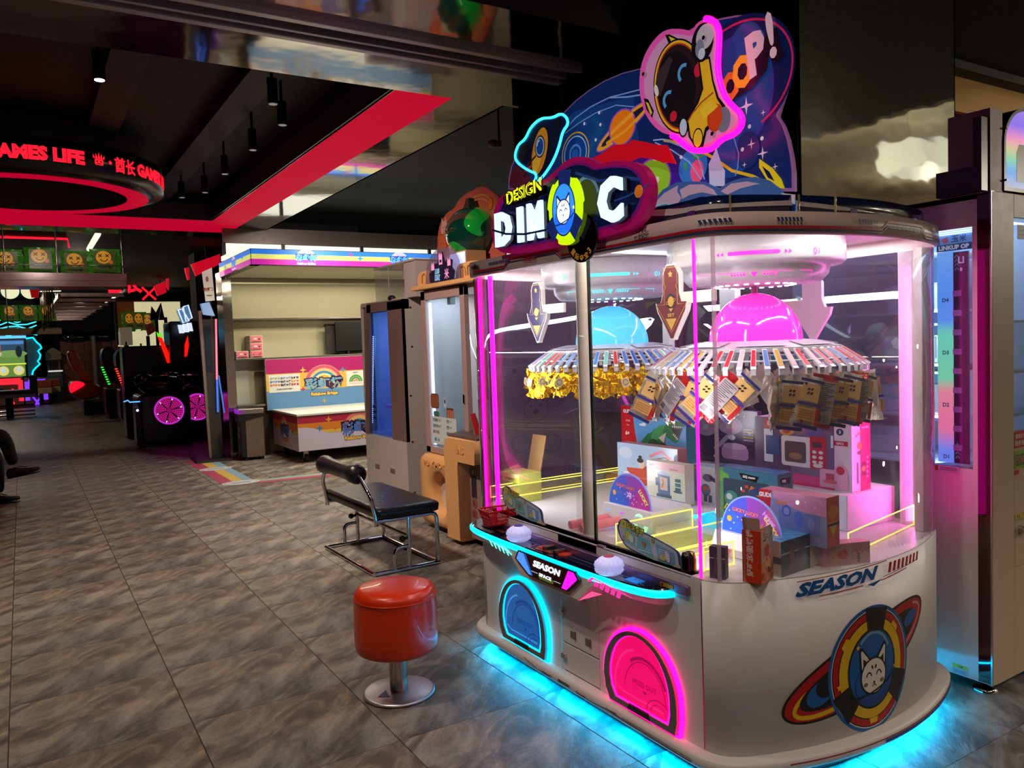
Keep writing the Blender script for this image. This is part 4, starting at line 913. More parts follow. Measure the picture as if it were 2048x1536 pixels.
def kitchen(ar, w, h):
    ar.rect(0, 0, w, h, (96, 56, 96)).rect(0, 0, w, h*.17, (226, 30, 120)).rect(w*.40, h*.17, w*.84, h*.86, (120, 84, 120)).text('汇优客', w*.20, h*.88, h*.06, (246, 240, 240), bold=.02)
    ar.rect(w*.11, h*.83, w*.30, h*.98, (190, 20, 40)).text('汇优客', w*.205, h*.875, h*.07, (246, 240, 240), bold=.03)
    ar.rect(w*.84, 0, w, h, (232, 206, 222)).ell(w*.895, h*.86, w*.035, h*.05, (50, 50, 110)).text('3', w*.895, h*.835, h*.05, (246, 240, 240), bold=.04).rect(w*.82, h*.66, w*.97, h*.73, (196, 20, 70)).text('15PCS', w*.895, h*.675, h*.035, (250, 236, 240), bold=.03)
    ar.rrect(w*.30, h*.28, w*.76, h*.74, .012, (234, 214, 214)).rrect(w*.335, h*.34, w*.56, h*.66, .01, (90, 56, 60)).ell(w*.45, h*.44, w*.07, h*.05, (150, 100, 70)).rect(w*.60, h*.28, w*.76, h*.76, (196, 16, 46)).rrect(w*.625, h*.60, w*.72, h*.68, .004, (70, 30, 50))
    for i in range(2):
        for j in range(3): ar.ell(w*(.645+.065*i), h*(.53-.075*j), w*.022, h*.026, (240, 214, 214))
    ar.ell(w*.68, h*.33, w*.05, h*.03, (240, 214, 214)).rrect(w*.11, h*.30, w*.21, h*.82, .004, (230, 222, 230)).rect(w*.13, h*.42, w*.28, h*.72, (36, 60, 130)).ell(w*.36, h*.85, w*.09, h*.11, (206, 140, 70)).ell(w*.36, h*.82, w*.04, h*.05, (196, 40, 40)).ell(w*.62, h*.84, w*.12, h*.07, (110, 80, 150)).ell(w*.50, h*.84, w*.06, h*.07, (150, 90, 110)).rect(w*.81, h*.62, w*.835, h*.80, (220, 220, 230))
    ar.rrect(w*.70, h*.03, w*.97, h*.30, .008, (244, 170, 200)).ell(w*.90, h*.30, w*.06, h*.085, (244, 170, 200)).ell(w*.90, h*.30, w*.04, h*.06, (206, 50, 90)).rect(w*.76, h*.14, w*.84, h*.24, (206, 60, 100)).ell(w*.80, h*.12, w*.07, h*.03, (226, 110, 110))
def kside(ar, w, h):
    ar.rect(0, 0, w*.45, h, (240, 222, 205)).rect(w*.45, 0, w, h, (206, 10, 96)).text('KITCHEN', w*.72, h*.90, h*.03, (250, 220, 235)).ell(w*.42, h*.66, w*.14, h*.05, (226, 130, 50)).ell(w*.42, h*.56, w*.14, h*.03, (120, 60, 40)).line([(w*.2, h*.8), (w*.5, h*.86)], w*.07, (216, 140, 60)).line([(w*.3, h*.12), (w*.3, h*.42)], w*.08, (60, 30, 40)).ell(w*.6, h*.30, w*.14, h*.06, (230, 140, 60)).rect(w*.5, h*.22, w*.74, h*.42, (120, 20, 60)).ell(w*.62, h*.32, w*.1, h*.04, (230, 150, 70))
    for k in range(5): ar.ell(w*.82, h*(.2+.07*k), w*.05, h*.02, (250, 160, 200))
def space(ar, w, h):
    ar.rect(0, 0, w, h, (150, 156, 200)).poly([(0, 0), (w*.22, 0), (w*.16, h*.55), (w*.20, h), (0, h)], (200, 30, 46)).text('GUDI', w*.09, h*.84, h*.10, (245, 240, 240), bold=.06).rect(w*.03, h*.62, w*.15, h*.66, (240, 190, 190)).rect(w*.03, h*.52, w*.15, h*.56, (240, 190, 190)).rect(w*.03, h*.42, w*.15, h*.46, (240, 190, 190))
    ar.poly([(w*.22, h*.86), (w*.6, h*.66), (w, h*.62), (w, h), (w*.22, h)], (226, 150, 190)).rect(w*.30, h*.22, w*.9, h*.62, (122, 132, 190)).ell(w*.42, h*.62, w*.07, h*.12, (80, 100, 190)).ell(w*.42, h*.62, w*.045, h*.08, (150, 160, 220)).ell(w*.60, h*.50, w*.06, h*.16, (96, 120, 210)).ell(w*.78, h*.44, w*.05, h*.12, (150, 150, 210)).rect(w*.32, h*.12, w*.66, h*.2, (110, 110, 150)).rect(w*.26, h*.74, w*.42, h*.80, (226, 140, 90))
    for x, y in ((.7, .86), (.84, .78), (.92, .9), (.6, .8)): ar.star(w*x, h*y, w*.02, (250, 240, 250), 4, .3)
def spside(ar, w, h): ar.rect(0, 0, w, h, (226, 96, 30)).ell(w*.5, h*.7, w*.4, h*.14, (236, 150, 30)).poly([(w*.1, h*.5), (w*.9, h*.5), (w*.5, h*.2)], (240, 210, 50)).rect(0, h*.42, w, h*.48, (60, 20, 20))
def tvf(ar, w, h):
    ar.rect(0, 0, w, h, (226, 120, 66)).rect(0, h*.70, w, h, (216, 186, 176)).rect(0, h*.40, w, h*.78, (214, 172, 166)).ell(w*.62, h*.42, w*.36, h*.20, (238, 160, 96)).ell(w*.50, h*.60, w*.22, h*.12, (206, 36, 56), rot=.5).ell(w*.74, h*.58, w*.13, h*.07, (238, 160, 96)).ell(w*.44, h*.44, w*.04, h*.028, (30, 20, 24), n=12).ell(w*.72, h*.46, w*.04, h*.028, (30, 20, 24), n=12).text('TVTV', w*.26, h*.79, h*.035, (40, 24, 30), bold=.05, sx=1.2)
    ar.ell(w*.55, h*.93, w*.34, h*.11, (206, 180, 172)).arc(w*.55, h*.94, w*.26, h*.09, h*.007, (60, 46, 46), a0=2.6, a1=6.0).arc(w*.5, h*.93, w*.1, h*.03, h*.007, (60, 46, 46), a0=3.2, a1=6.2)
    for k in range(9): ar.line([(w*.1, h*(.48+.024*k)), (w*(.2+.06*(k % 3)), h*(.49+.024*k))], h*.006, (90, 50, 60))
    for x, y in ((.55, .26), (.8, .22), (.9, .3), (.62, .2)): ar.ell(w*x, h*y, w*.07, h*.03, (120, 30, 40), rot=x*5)
    for k in range(10): ar.rect(w*(.72+.022*k), h*.03, w*(.73+.022*k), h*.15, (30, 20, 24))
    ar.rect(w*.1, h*.06, w*.3, h*.2, (190, 96, 50))
def tvs(ar, w, h):
    ar.rect(0, 0, w, h, (216, 66, 34)).text('好吃的脆饼棒', w*.62, h*.12, w*.42, (244, 214, 196), 'l', rot=pi/2, bold=.03).rect(w*.08, 0, w*.14, h*.8, (236, 140, 96))
def tvl(ar, w, h): ar.rect(0, 0, w, h, (214, 150, 170)).ell(w*.3, h*.45, w*.2, h*.34, (226, 160, 120)).ell(w*.42, h*.5, w*.13, h*.2, (206, 40, 66)).ell(w*.22, h*.4, w*.02, h*.06, (30, 20, 24)).rect(w*.60, h*.2, w*.8, h*.7, (206, 130, 160)).text('TVTV', w*.72, h*.3, h*.14, (60, 30, 50), rot=-pi/2, bold=.05)
def blk(ar, w, h): ar.rect(0, 0, w, h, (60, 46, 84)).rect(0, h*.62, w, h*.66, (190, 196, 210)).rect(w*.3, h*.2, w*.45, h*.8, (130, 60, 80)).ell(w*.7, h*.4, w*.2, h*.3, (80, 60, 110))
def blkl(ar, w, h):
    ar.rect(0, 0, w, h, (200, 190, 180)).rect(0, h*.36, w, h*.56, (40, 34, 44))
    for k in range(6): ar.rect(w*.06, h*(.62+.055*k), w*.7, h*(.64+.055*k), (150, 140, 136))
    for k in range(5): ar.rect(w*.06, h*(.06+.055*k), w*.8, h*(.08+.055*k), (150, 140, 136))
def blkt(ar, w, h):
    ar.rect(0, 0, w, h, (70, 140, 200))
    for k in range(14): ar.line([(w*(k/14), h*((k*5 % 7)/8)), (w*(k/14+.2), h*((k*5 % 7)/8+.1))], h*.03, [(120, 190, 230), (40, 96, 160), (150, 210, 240)][k % 3])
def yg(ar, w, h): ar.rect(0, 0, w, h, (196, 206, 60)).ell(w*.6, h*.35, w*.25, h*.3, (236, 214, 60)).rect(0, h*.55, w, h*.7, (120, 190, 40)).text('JOY WORLD', w*.5, h*.74, h*.10, (50, 110, 40), bold=.04).rect(0, h*.86, w, h, (226, 232, 150))
def org(ar, w, h): ar.rect(0, 0, w, h, (236, 130, 26)).rect(0, h*.75, w*.5, h*.9, (90, 60, 30))
PRIZES = [
    ('toy_box', 'GUDI Creative World building set box with a green dinosaur on blue, red strip at left', (.42, .07, .255), (2.535, 2.815, .83), .06, {'front': dino}, (40, 130, 150)),
    ('puzzle_box', 'pale blue box printed with a reclining girl in a red robe', (.385, .06, .225), (2.41, 2.725, .70), .05, {'front': girl}, (196, 110, 120)),
    ('toy_box', 'GUDI box in cream and pink printed with a little tower model', (.225, .055, .17), (2.305, 2.49, .715), .02, {'front': gtower}, (222, 216, 190)),
    ('toy_box', 'white and grey toy box behind the thin pink pillar, printed with a winged figure', (.19, .06, .165), (2.44, 2.385, .70), .02, {'front': darkset}, (150, 160, 190)),
    ('play_set', 'purple card of silver play cookware shrink-wrapped beside the dinosaur box', (.42, .03, .245), (2.70, 2.565, .83), .04, {'front': cook}, (90, 40, 110)),
    ('toy_box', 'OQ building blocks box with a blue windowed front and green edge', (.285, .085, .195), (2.285, 2.025, .718), .05, {'front': oqset, 'top': oqtop, 'near': oqside}, (50, 110, 140)),
    ('play_set', 'large pink toy kitchen box with a red play microwave behind its window', (.45, .12, .265), (2.69, 2.085, .80), .03, {'front': kitchen, 'near': kside}, (222, 150, 190)),
    ('toy_box', 'red-edged GUDI box with a lilac space-toy blister beside the half-disc sign', (.245, .07, .16), (2.13, 1.70, .735), .10, {'front': space, 'near': spside}, (200, 120, 150)),
    ('snack_box', 'upright orange TVTV snack box with its flap open, pressed against the curved glass', (.060, .082, .160), (1.875, 1.648, .664), .28, {'near': tvf, 'front': tvs}, (216, 110, 80)),
    ('snack_box', 'flat pink TVTV snack box lying nearest the curved glass on the right', (.05, .17, .07), (2.22, 1.605, .664), -.35, {'near': tvl}, (220, 130, 160)),
    ('toy_box', 'dark purple shrink-wrapped box with a blue top lying beside the orange snack box', (.13, .155, .11), (2.015, 1.690, .664), .10, {'front': blkl, 'near': blk, 'top': blkt}, (54, 40, 76)),
    ('snack_box', 'small dark box leaning behind the orange snack box', (.05, .03, .10), (1.80, 1.735, .664), .4, {'front': blk}, (50, 46, 60)),
    ('candy_box', 'small orange and yellow box lying by the far fence', (.10, .06, .05), (2.62, 3.24, .664), 0, {'front': org}, (226, 190, 60)),
]
for p in PRIZES: printed_box(p[0], p[1], 'snack box' if 'snack' in p[0] else ('play set' if 'play' in p[0] else 'toy box'), *p[2:])
def flaps():
    t = [o for o in bpy.data.objects if o.get('label', '').startswith('upright orange')][0]
    B().hexa([(-.0375, .0275, .155), (-.0375, -.0275, .155), (-.036, -.0275, .155), (-.036, .0275, .155)], [(-.045, .0275, .20), (-.045, -.0275, .20), (-.0435, -.0275, .20), (-.0435, .0275, .20)]).obj('flap', mat('card_pink', (206, 170, 160), .6), t, world=False)
    B().hexa([(-.0375, -.0275, .155), (.0375, -.0275, .155), (.0375, -.026, .155), (-.0375, -.026, .155)], [(-.0375, -.0275, .168), (.0375, -.0275, .168), (.0375, -.026, .168), (-.0375, -.026, .168)]).obj('flap', mat('card_pink', (206, 170, 160), .6), t, world=False)
    t = printed_box('open_carton', 'yellow-green printed carton standing open with tall brown flaps by the far glass', 'carton', (.155, .13, .135), (1.985, 3.17, .664), .05, {'front': yg}, (190, 196, 90))
    KR = mat('kraft_card', (150, 116, 70), .7)
    B().hexa([(.062, .03, .135), (.062, -.075, .135), (.065, -.075, .135), (.065, .03, .135)], [(.105, .035, .30), (.105, -.072, .30), (.108, -.072, .30), (.108, .035, .30)]).obj('flap', KR, t, world=False)
    B().hexa([(-.06, .0775, .135), (.06, .0775, .135), (.06, .080, .135), (-.06, .080, .135)], [(-.05, .135, .17), (.06, .135, .17), (.06, .138, .17), (-.05, .138, .17)]).obj('flap', KR, t, world=False)
flaps()

def trays():
    """raised prize island, lit half-disc signs, ring lights, rollers and edge-lit fences"""
    m = PM
    W = mat('island_white', (226, 224, 230), .35); CYG = mat('cyan_glitter', (40, 200, 235), .35, es=.55, ergb=(20, 190, 230))
    i = B().box((2.20, 2.24, .664), (2.88, 2.66, .712)).box((2.48, 2.28, .664), (2.88, 3.02, .83)).box((2.58, 1.84, .664), (2.88, 2.27, .80)).obj('island', W, m, bevel=.004)
    B().box((2.195, 2.235, .704), (2.88, 2.24, .716)).box((2.195, 2.235, .704), (2.20, 2.66, .716)).obj('edge_light', NCYS, i)
    B().box((2.22, 2.225, .664), (2.42, 2.234, .712)).box((2.24, 1.895, .664), (2.40, 2.23, .7175)).obj('glitter_block', CYG, i)
    B().box((2.17, 1.66, .664), (2.24, 1.80, .735)).box((2.10, 1.66, .664), (2.17, 1.80, .735)).obj('small_stand', W, m, bevel=.004)
    # half-disc signs on their white housings
    for cy, tcol, lab in ((2.395, 0, 'half-disc'), (1.785, 1, 'half-disc')):
        f = facX(2.0, cy, .752); hs = B().hexa([(1.97, cy-.15, .70), (2.19, cy-.15, .70), (2.19, cy+.15, .70), (1.97, cy+.15, .70)], [(1.985, cy-.145, .752), (2.19, cy-.145, .757), (2.19, cy+.145, .757), (1.985, cy+.145, .752)]).box((2.0, cy-.15, .664), (2.19, cy+.15, .70)).obj('chute_housing', W, m, bevel=.003)
        P = [(.128*cos(pi*k/24), .132*sin(pi*k/24)) for k in range(25)]
        d = plate(P, f, .004).obj('half_disc_sign', mat('half_disc_edge', (150, 170, 250), .3, es=.2), hs)
        ar = Art()
        def sec(a0, a1, col): ar.poly([(0, 0)]+[(.122*cos(a0+(a1-a0)*k/12), .126*sin(a0+(a1-a0)*k/12)+.001) for k in range(13)], col)
        sec(0, .9, (176, 40, 150)); sec(.9, 1.7, (140, 60, 180)); sec(1.7, 2.4, (70, 80, 200)); sec(2.4, pi, (46, 96, 206))
        ar.ell(-.09, .045, .010, .010, (236, 170, 40)).text('LUCKY', .078, .040, .018, (226, 226, 60), rot=-.9, bold=.05)
        ar.text('冲', .0, .030, .030, (250, 225, 255), bold=.01) if not tcol else ar.text('HOPE', .07, .06, .018, (225, 150, 240), rot=-.8, bold=.04)
        ar.text('LUCKY LUCKY', -.02, .070, .013, (240, 120, 120), rot=-.08, bold=.04, out=(.05, (60, 40, 120)))
        for k in range(14): r = random.Random(k+cy); ar.star(r.uniform(-.09, .09), r.uniform(.01, .08), .004, (235, 225, 255), 4, .4)
        ar.obj('print', d, f, PRD)
    # ring lights and rollers towards the players
    for y, col, nm, r in ((2.50, (70, 160, 255), 'blue', .026), (2.415, (200, 40, 255), 'violet', .026), (2.315, (170, 240, 200), 'mint', .032), (1.90, (236, 60, 90), 'red', .024)):
        z = .700; B().tube([(1.985, y+r*cos(2*pi*k/24), z+r*sin(2*pi*k/24)) for k in range(24)], .0085, 8, closed=True).obj('ring_light', glow('ring_'+nm, col, .9), m)
    for y in (2.50, 2.43): B().cyl((1.80, y+.02, .686), (1.98, y, .695), .017, n=14).obj('roller', mat('pink_roller', (236, 130, 140), .35, es=.15), m)
    # edge-lit acrylic fences (top edge and ends glow yellow)
    def fence(x0, y0, x1, y1, z0, z1):
        a, b2 = V((x0, y0, 0)), V((x1, y1, 0)); n = (b2-a).normalized().cross(V((0, 0, 1)))*.002
        q = lambda p, z: (p.x, p.y, z)
        t = B().hexa([q(a+n, z0), q(b2+n, z0), q(b2-n, z0), q(a-n, z0)], [q(a+n, z1), q(b2+n, z1), q(b2-n, z1), q(a-n, z1)]).obj('fence', ACR, m)
        e = B()
        for p, r_ in (((a.x, a.y, z1), (b2.x, b2.y, z1)), ((a.x, a.y, z0+.004), (b2.x, b2.y, z0+.004)), ((a.x, a.y, z0), (a.x, a.y, z1)), ((b2.x, b2.y, z0), (b2.x, b2.y, z1))): e.cyl(p, r_, .0024, n=6)
        e.obj('lit_edge', NYE, t)
    for y in (3.085, 3.14): fence(1.80, y, 2.66, y, .70, .755)
    fence(1.775, 2.32, 2.19, 2.32, .664, .70) if 0 else None
    fence(1.80, 2.235, 2.18, 2.235, .668, .742); fence(1.79, 2.02, 2.17, 2.02, .668, .742); fence(1.79, 1.96, 2.12, 1.96, .664, .70)
    fence(1.80, 1.80, 1.93, 1.795, .668, .745); fence(2.29, 1.63, 2.84, 1.74, .668, .745)
    # little floor lanes between the fences
    B().box((1.79, 2.03, .664), (2.16, 2.225, .6665)).obj('lane_mat', mat('lane_green', (186, 190, 96), .5), m)
    # instruction placards fixed to the glass
    for k, (y0, lab) in enumerate(((2.985, 'far'), (2.185, 'near'))):
        P = smooth_poly([(-.01, .065), (.005, .085), (.03, .092), (.05, .088), (.07, .07), (.17, .055), (.285, .035), (.305, .02), (.308, -.02), (.33, -.028), (.325, -.048), (.305, -.052), (.29, -.06), (.265, -.055), (.255, -.04), (.10, -.02), (.03, -.01), (.0, .02), (-.012, .045)], True, 2)
        f = facX(1.776, y0, .694 if k == 0 else .688)
        t = thing('instruction_placard', ['shaped how-to-play placard with a bear, on the far half of the front glass', 'shaped how-to-play placard with a bear, on the near half of the front glass'][k], 'placard', (1.776, y0-.15, .664))
        plate(P, f, .004).obj('board', mat('placard_blue', (60, 80, 140), .4), t)
        ar = Art(); C_ = [(x*.94+.008, z*.90+.003) for x, z in P]; ar.poly(C_, (190, 206, 214))
        ar.poly([(.03, .062), (.085, .05), (.085, .0), (.03, .008)], (130, 200, 190)).poly([(.10, .045), (.16, .038), (.18, -.018), (.09, -.006)], (110, 196, 200)).poly([(.19, .035), (.28, .02), (.285, -.03), (.20, -.024)], (120, 170, 214))
        ar.ell(.025, .072, .018, .016, (226, 214, 80)).ell(.025, .072, .006, .006, (110, 170, 200)).text('玩法说明', .085, .055, .022, (226, 226, 60), rot=-.13, bold=.02, out=(.10, (40, 60, 60)))
        for x, z, c in ((.022, .012, '1'), (.096, .044, '2'), (.178, .036, '3')): ar.text(c, x, z, .016, (226, 222, 80), bold=.04, out=(.09, (60, 80, 60)))
        ar.ell(.05, .035, .013, .016, (216, 220, 70), rot=.3).ell(.066, .028, .012, .015, (220, 236, 230), rot=.4).poly([(.118, .030), (.142, .026), (.133, .004)], (206, 110, 80)).ell(.225, -.006, .018, .010, (200, 196, 110)).ell(.248, .002, .010, .02, (226, 232, 236), rot=.4)
        for q in range(3): ar.rect(.205, .018-q*.006, .26, .020-q*.006, (226, 236, 246))
        ar.rect(.10, -.004, .165, -.001, (226, 236, 226))
        ar.ell(.292, -.034, .024, .018, (226, 196, 140)).ell(.272, -.044, .010, .009, (226, 196, 140)).ell(.318, -.030, .010, .009, (226, 196, 140)).ell(.285, -.030, .003, .003, (40, 34, 40), n=8).ell(.300, -.034, .003, .003, (40, 34, 40), n=8)
        ar.obj('print', t, f, PRG)
trays()

# red basket on the control shelf
def basket():
    t = thing('red_basket', 'red plastic slatted basket standing on the far end of the lit control shelf', 'basket', (1.722, 2.945, .633), -.08)
    RD = mat('red_plastic', (206, 16, 26), .3); w, d, h = .070, .052, .060
    b = B().box((-w*.72, -d*.72, 0), (w*.72, d*.72, .003)).obj('bottom', RD, t, world=False)
    rim = [(-w, -d, h), (w, -d, h), (w, d, h), (-w, d, h)]
    B().tube(rim+rim[:1], .004, 6).obj('rim', RD, t, world=False)
    sl = B()
    lo = [(-w*.75, -d*.75, 0), (w*.75, -d*.75, 0), (w*.75, d*.75, 0), (-w*.75, d*.75, 0)]
    for e in range(4):
        a, b2, c, g = V(lo[e]), V(lo[(e+1) % 4]), V(rim[e]), V(rim[(e+1) % 4]); n = 16 if e % 2 == 0 else 12
        for k in range(n+1): p, q = a.lerp(b2, k/n), c.lerp(g, k/n); sl.cyl(p, q, .0021, n=5)
        for f_ in (.0, .28, .55): sl.cyl(a.lerp(c, f_), b2.lerp(g, f_), .0028, n=5)
    o = sl.obj('slats', RD, t, world=False); o['kind'] = 'stuff'
basket()

# ------------------------------------------------------------------ topper of the prize machine
def topper():
    m = PM
    # navy skirt with cloud print round the near end and along the front
    band(B(), .10, PER/2-.35, 1.776, 1.832, -.035, -.04).obj('topper_skirt', NAVY, m)
    f = wrap(-.034); ar = Art(); A = apex
    ar.poly([(.45, 1.83), (.60, 1.812), (.80, 1.806), (1.0, 1.815), (1.15, 1.806), (1.30, 1.796), (1.38, 1.790), (1.2, 1.790), (1.0, 1.80), (.75, 1.793), (.55, 1.797), (.45, 1.81)], (206, 196, 196))
    for s, c in ((.62, (90, 50, 120)), (1.25, (90, 50, 120))): ar.rrect(s, 1.782, s+.035, 1.798, .006, c)
    ar.obj('skirt_print', m, f, PRG, cutu=.03)
    for s in (.80, 1.02, 1.035, 1.18): B().tube([at(s, -.03, 1.779), at(s, -.03, 1.833)], .0035, 6).obj('skirt_rod', glass('rod2', (255, 240, 200), refl=3, haze=.3, hrgb=(255, 230, 190)), m)
    # big back plate with the space picture
    X = 2.05; o = plane((X, 0, 0), (0, -1, 0), (0, 0, 1))
    out = [(-3.296, 2.151), (-3.287, 2.205), (-3.265, 2.249), (-3.224, 2.289), (-3.176, 2.334), (-3.091, 2.385), (-2.991, 2.406), (-2.898, 2.390), (-2.833, 2.390), (-2.732, 2.421), (-2.637, 2.438), (-2.535, 2.446), (-2.429, 2.443), (-2.320, 2.428), (-2.254, 2.417), (-2.188, 2.449), (-2.083, 2.479), (-2.000, 2.485), (-1.907, 2.467), (-1.848, 2.454), (-1.792, 2.436), (-1.737, 2.404), (-1.692, 2.354), (-1.661, 2.294), (-1.646, 2.223), (-1.654, 2.163), (-1.676, 2.117), (-1.688, 2.087), (-1.666, 2.052), (-1.649, 2.006), (-1.637, 1.952), (-1.631, 1.904), (-1.631, 1.847)]
    plate(out, o, .012).obj('back_plate', mat('plate_edge_lilac', (190, 130, 200), .3, es=.12), m)
    T = B(); ins = [(a, z) for a, z in out]
    cx = sum(p[0] for p in ins)/len(ins); cz = sum(p[1] for p in ins)/len(ins)
    ar = Art(); ar.poly([(cx+(a-cx)*.985, cz+(z-cz)*.972) for a, z in ins], (16, 42, 104))
    P = lambda s: s
    ctr = [(-1.854, 2.247), (-1.811, 2.229), (-2.744, 2.201), (-2.433, 2.236), (-2.270, 1.998), (-1.875, 2.014), (-2.056, 2.008), (-1.870, 2.202)]
    ar.ell(*ctr[0], .235, .20, (12, 30, 84), n=48).ell(*ctr[7], .17, .19, (58, 52, 150), n=40).ell(*ctr[1], .10, .19, (24, 70, 140), n=40).arc(*ctr[0], .225, .180, .007, (206, 40, 90), a0=-1.1, a1=2.3, n=40)
    ar.poly([(-3.287, 2.156), (-3.084, 2.275), (-2.835, 2.353), (-2.735, 2.377), (-2.363, 2.338), (-2.333, 2.113), (-2.585, 2.098), (-2.704, 2.045)], (22, 62, 130))
    for pts, w in (([(-2.812, 2.318), (-2.736, 2.349), (-2.629, 2.367), (-2.506, 2.371), (-2.323, 2.350)], .005), ([(-2.813, 2.303), (-2.713, 2.322), (-2.596, 2.334), (-2.466, 2.330), (-2.326, 2.284)], .004), ([(-2.506, 2.370), (-2.403, 2.344), (-2.324, 2.330)], .006)): ar.line(pts, w, (120, 160, 225))
    ar.ell(*ctr[2], .098, .090, (226, 170, 40), n=36).ell(*ctr[2], .092, .084, (20, 66, 140), n=36).arc(*ctr[2], .078, .072, .005, (170, 200, 235)).arc(*ctr[2], .038, .036, .009, (90, 140, 220), n=24).ell(*ctr[2], .022, .02, (36, 90, 170))
    ar.ell(*ctr[3], .175, .038, (150, 80, 200), rot=.32, n=40).ell(*ctr[3], .168, .032, (240, 170, 40), rot=.32, n=40).ell(*ctr[3], .140, .020, (40, 30, 60), rot=.32, n=40).ell(*ctr[3], .082, .070, (150, 80, 200), n=36).ell(*ctr[3], .074, .064, (244, 132, 20), n=36)
    ar.poly([(ctr[3][0]-.07, ctr[3][1]+.0), (ctr[3][0]+.06, ctr[3][1]+.045), (ctr[3][0]+.07, ctr[3][1]+.03), (ctr[3][0]-.07, ctr[3][1]-.015)], (250, 170, 50)).line([(ctr[3][0]-.1, ctr[3][1]-.04), (ctr[3][0]+.02, ctr[3][1]-.018), (ctr[3][0]+.15, ctr[3][1]+.035)], .012, (240, 170, 40))
    ar.poly([(-2.698, 2.149), (-2.582, 2.166), (-2.372, 2.128), (-2.141, 2.041), (-1.985, 1.944), (-1.985, 1.916), (-2.752, 2.052)], (64, 34, 150)).ell(*ctr[4], .105, .085, (150, 80, 200), n=36).ell(*ctr[4], .098, .078, (150, 214, 50), n=36).ell(ctr[4][0]+.03, ctr[4][1]-.0, .012, .012, (230, 240, 190)).ell(ctr[4][0]-.05, ctr[4][1]-.03, .02, .02, (196, 240, 120))
    ar.ell(*ctr[5], .085, .078, (24, 76, 150), n=36).ell(*ctr[6], .070, .064, (50, 130, 210), n=32).ell(ctr[6][0]+.02, ctr[6][1]-.02, .032, .04, (236, 96, 140)).ell(ctr[6][0]+.03, ctr[6][1]+.035, .03, .014, (60, 170, 90)).ell(ctr[6][0]-.035, ctr[6][1]+.01, .008, .012, (60, 170, 90))
    ar.line([(-2.200, 2.133), (-2.062, 2.084), (-1.951, 2.013), (-1.876, 1.958), (-1.790, 1.924), (-1.709, 1.877)], .010, (226, 190, 30)).poly([(-1.761, 1.973), (-1.708, 1.932), (-1.675, 1.892), (-1.663, 1.861), (-1.696, 1.869), (-1.729, 1.896), (-1.762, 1.946)], (236, 214, 30)).poly([(-1.751, 1.949), (-1.721, 1.924), (-1.702, 1.891), (-1.728, 1.907)], (14, 30, 80)).ell(*([(-1.809, 2.011)][0]), .05, .06, (14, 50, 110))
    ar.line([(-2.255, 2.145), (-2.200, 2.136), (-2.113, 2.092), (-2.030, 2.036), (-2.000, 1.953)], .005, (140, 190, 235)).line([(-2.246, 2.135), (-2.157, 2.087), (-2.072, 2.027), (-2.017, 1.956)], .004, (140, 190, 235)).line([(-1.866, 2.068), (-1.845, 2.007), (-1.850, 1.964), (-1.862, 1.938)], .004, (110, 160, 225))
    ar.poly([(-1.942, 2.047), (-1.921, 1.989), (-1.906, 1.964), (-1.908, 1.913), (-1.977, 1.926), (-1.979, 2.001)], (190, 206, 235))
    st = [(-1.809, 2.152), (-1.741, 2.113), (-1.791, 2.026), (-1.746, 1.987), (-1.698, 1.935), (-1.821, 1.966)]
    for (a, z), r in zip(st, (.030, .011, .018, .022, .012, .010)): ar.star(a, z, r, (226, 200, 224), 4, .22)
    for a, z in [(-1.747, 2.034), (-1.828, 2.017), (-2.569, 2.327), (-2.669, 2.308), (-2.563, 2.278), (-2.596, 2.225), (-2.110, 2.052), (-2.248, 2.075), (-1.796, 2.083)]: ar.ell(a, z, .007, .007, (220, 225, 240), n=10)
    w = [(-1.892, 2.200), (-1.657, 2.311)]; dx, dz = w[1][0]-w[0][0], w[1][1]-w[0][1]; rot = atan2(dz, dx)
    ar.poly([(-1.913, 2.259), (-1.753, 2.324), (-1.712, 2.358), (-1.682, 2.358), (-1.655, 2.261), (-1.688, 2.248), (-1.713, 2.280), (-1.721, 2.240), (-1.783, 2.200), (-1.870, 2.180), (-1.908, 2.190)], (22, 18, 30))
    L = sqrt(dx*dx+dz*dz)
    for ch, t, h, col in (('H', -.08, .085, (220, 190, 205)), ('O', .13, .095, (240, 120, 30)), ('O', .36, .108, (244, 170, 30)), ('P', .61, .138, (230, 196, 210)), ('!', .87, .150, (234, 204, 214))):
        ar.text(ch, w[0][0]+dx*t+.0, w[0][1]+dz*t-.028, h, col, 'c', rot=rot*.55, bold=.055 if ch != '!' else .03, sx=.80, shear=.12)
    ar.obj('space_art', m, o, PRD)
    # clear red mountain strip standing in front
    X2 = 2.0; o2 = plane((X2, 0, 0), (0, -1, 0), (0, 0, 1))
    mt = [(-2.632, 2.138), (-2.519, 2.145), (-2.433, 2.162), (-2.342, 2.149), (-2.326, 2.159), (-2.255, 2.135), (-2.200, 2.113), (-2.138, 2.096), (-2.121, 2.071), (-2.105, 2.044), (-2.093, 2.021), (-2.140, 2.036), (-2.153, 2.036), (-2.211, 2.063), (-2.286, 2.085), (-2.335, 2.080), (-2.435, 2.104), (-2.521, 2.108), (-2.587, 2.112)]
    plate(mt, o2, .006).obj('mountain_strip', mat('red_acrylic', (226, 20, 40), .15, es=.35, coat=.5), m)
    # clouds in front, above the canopy
    X3 = 2.02; o3 = plane((X3, 0, 0), (0, -1, 0), (0, 0, 1))
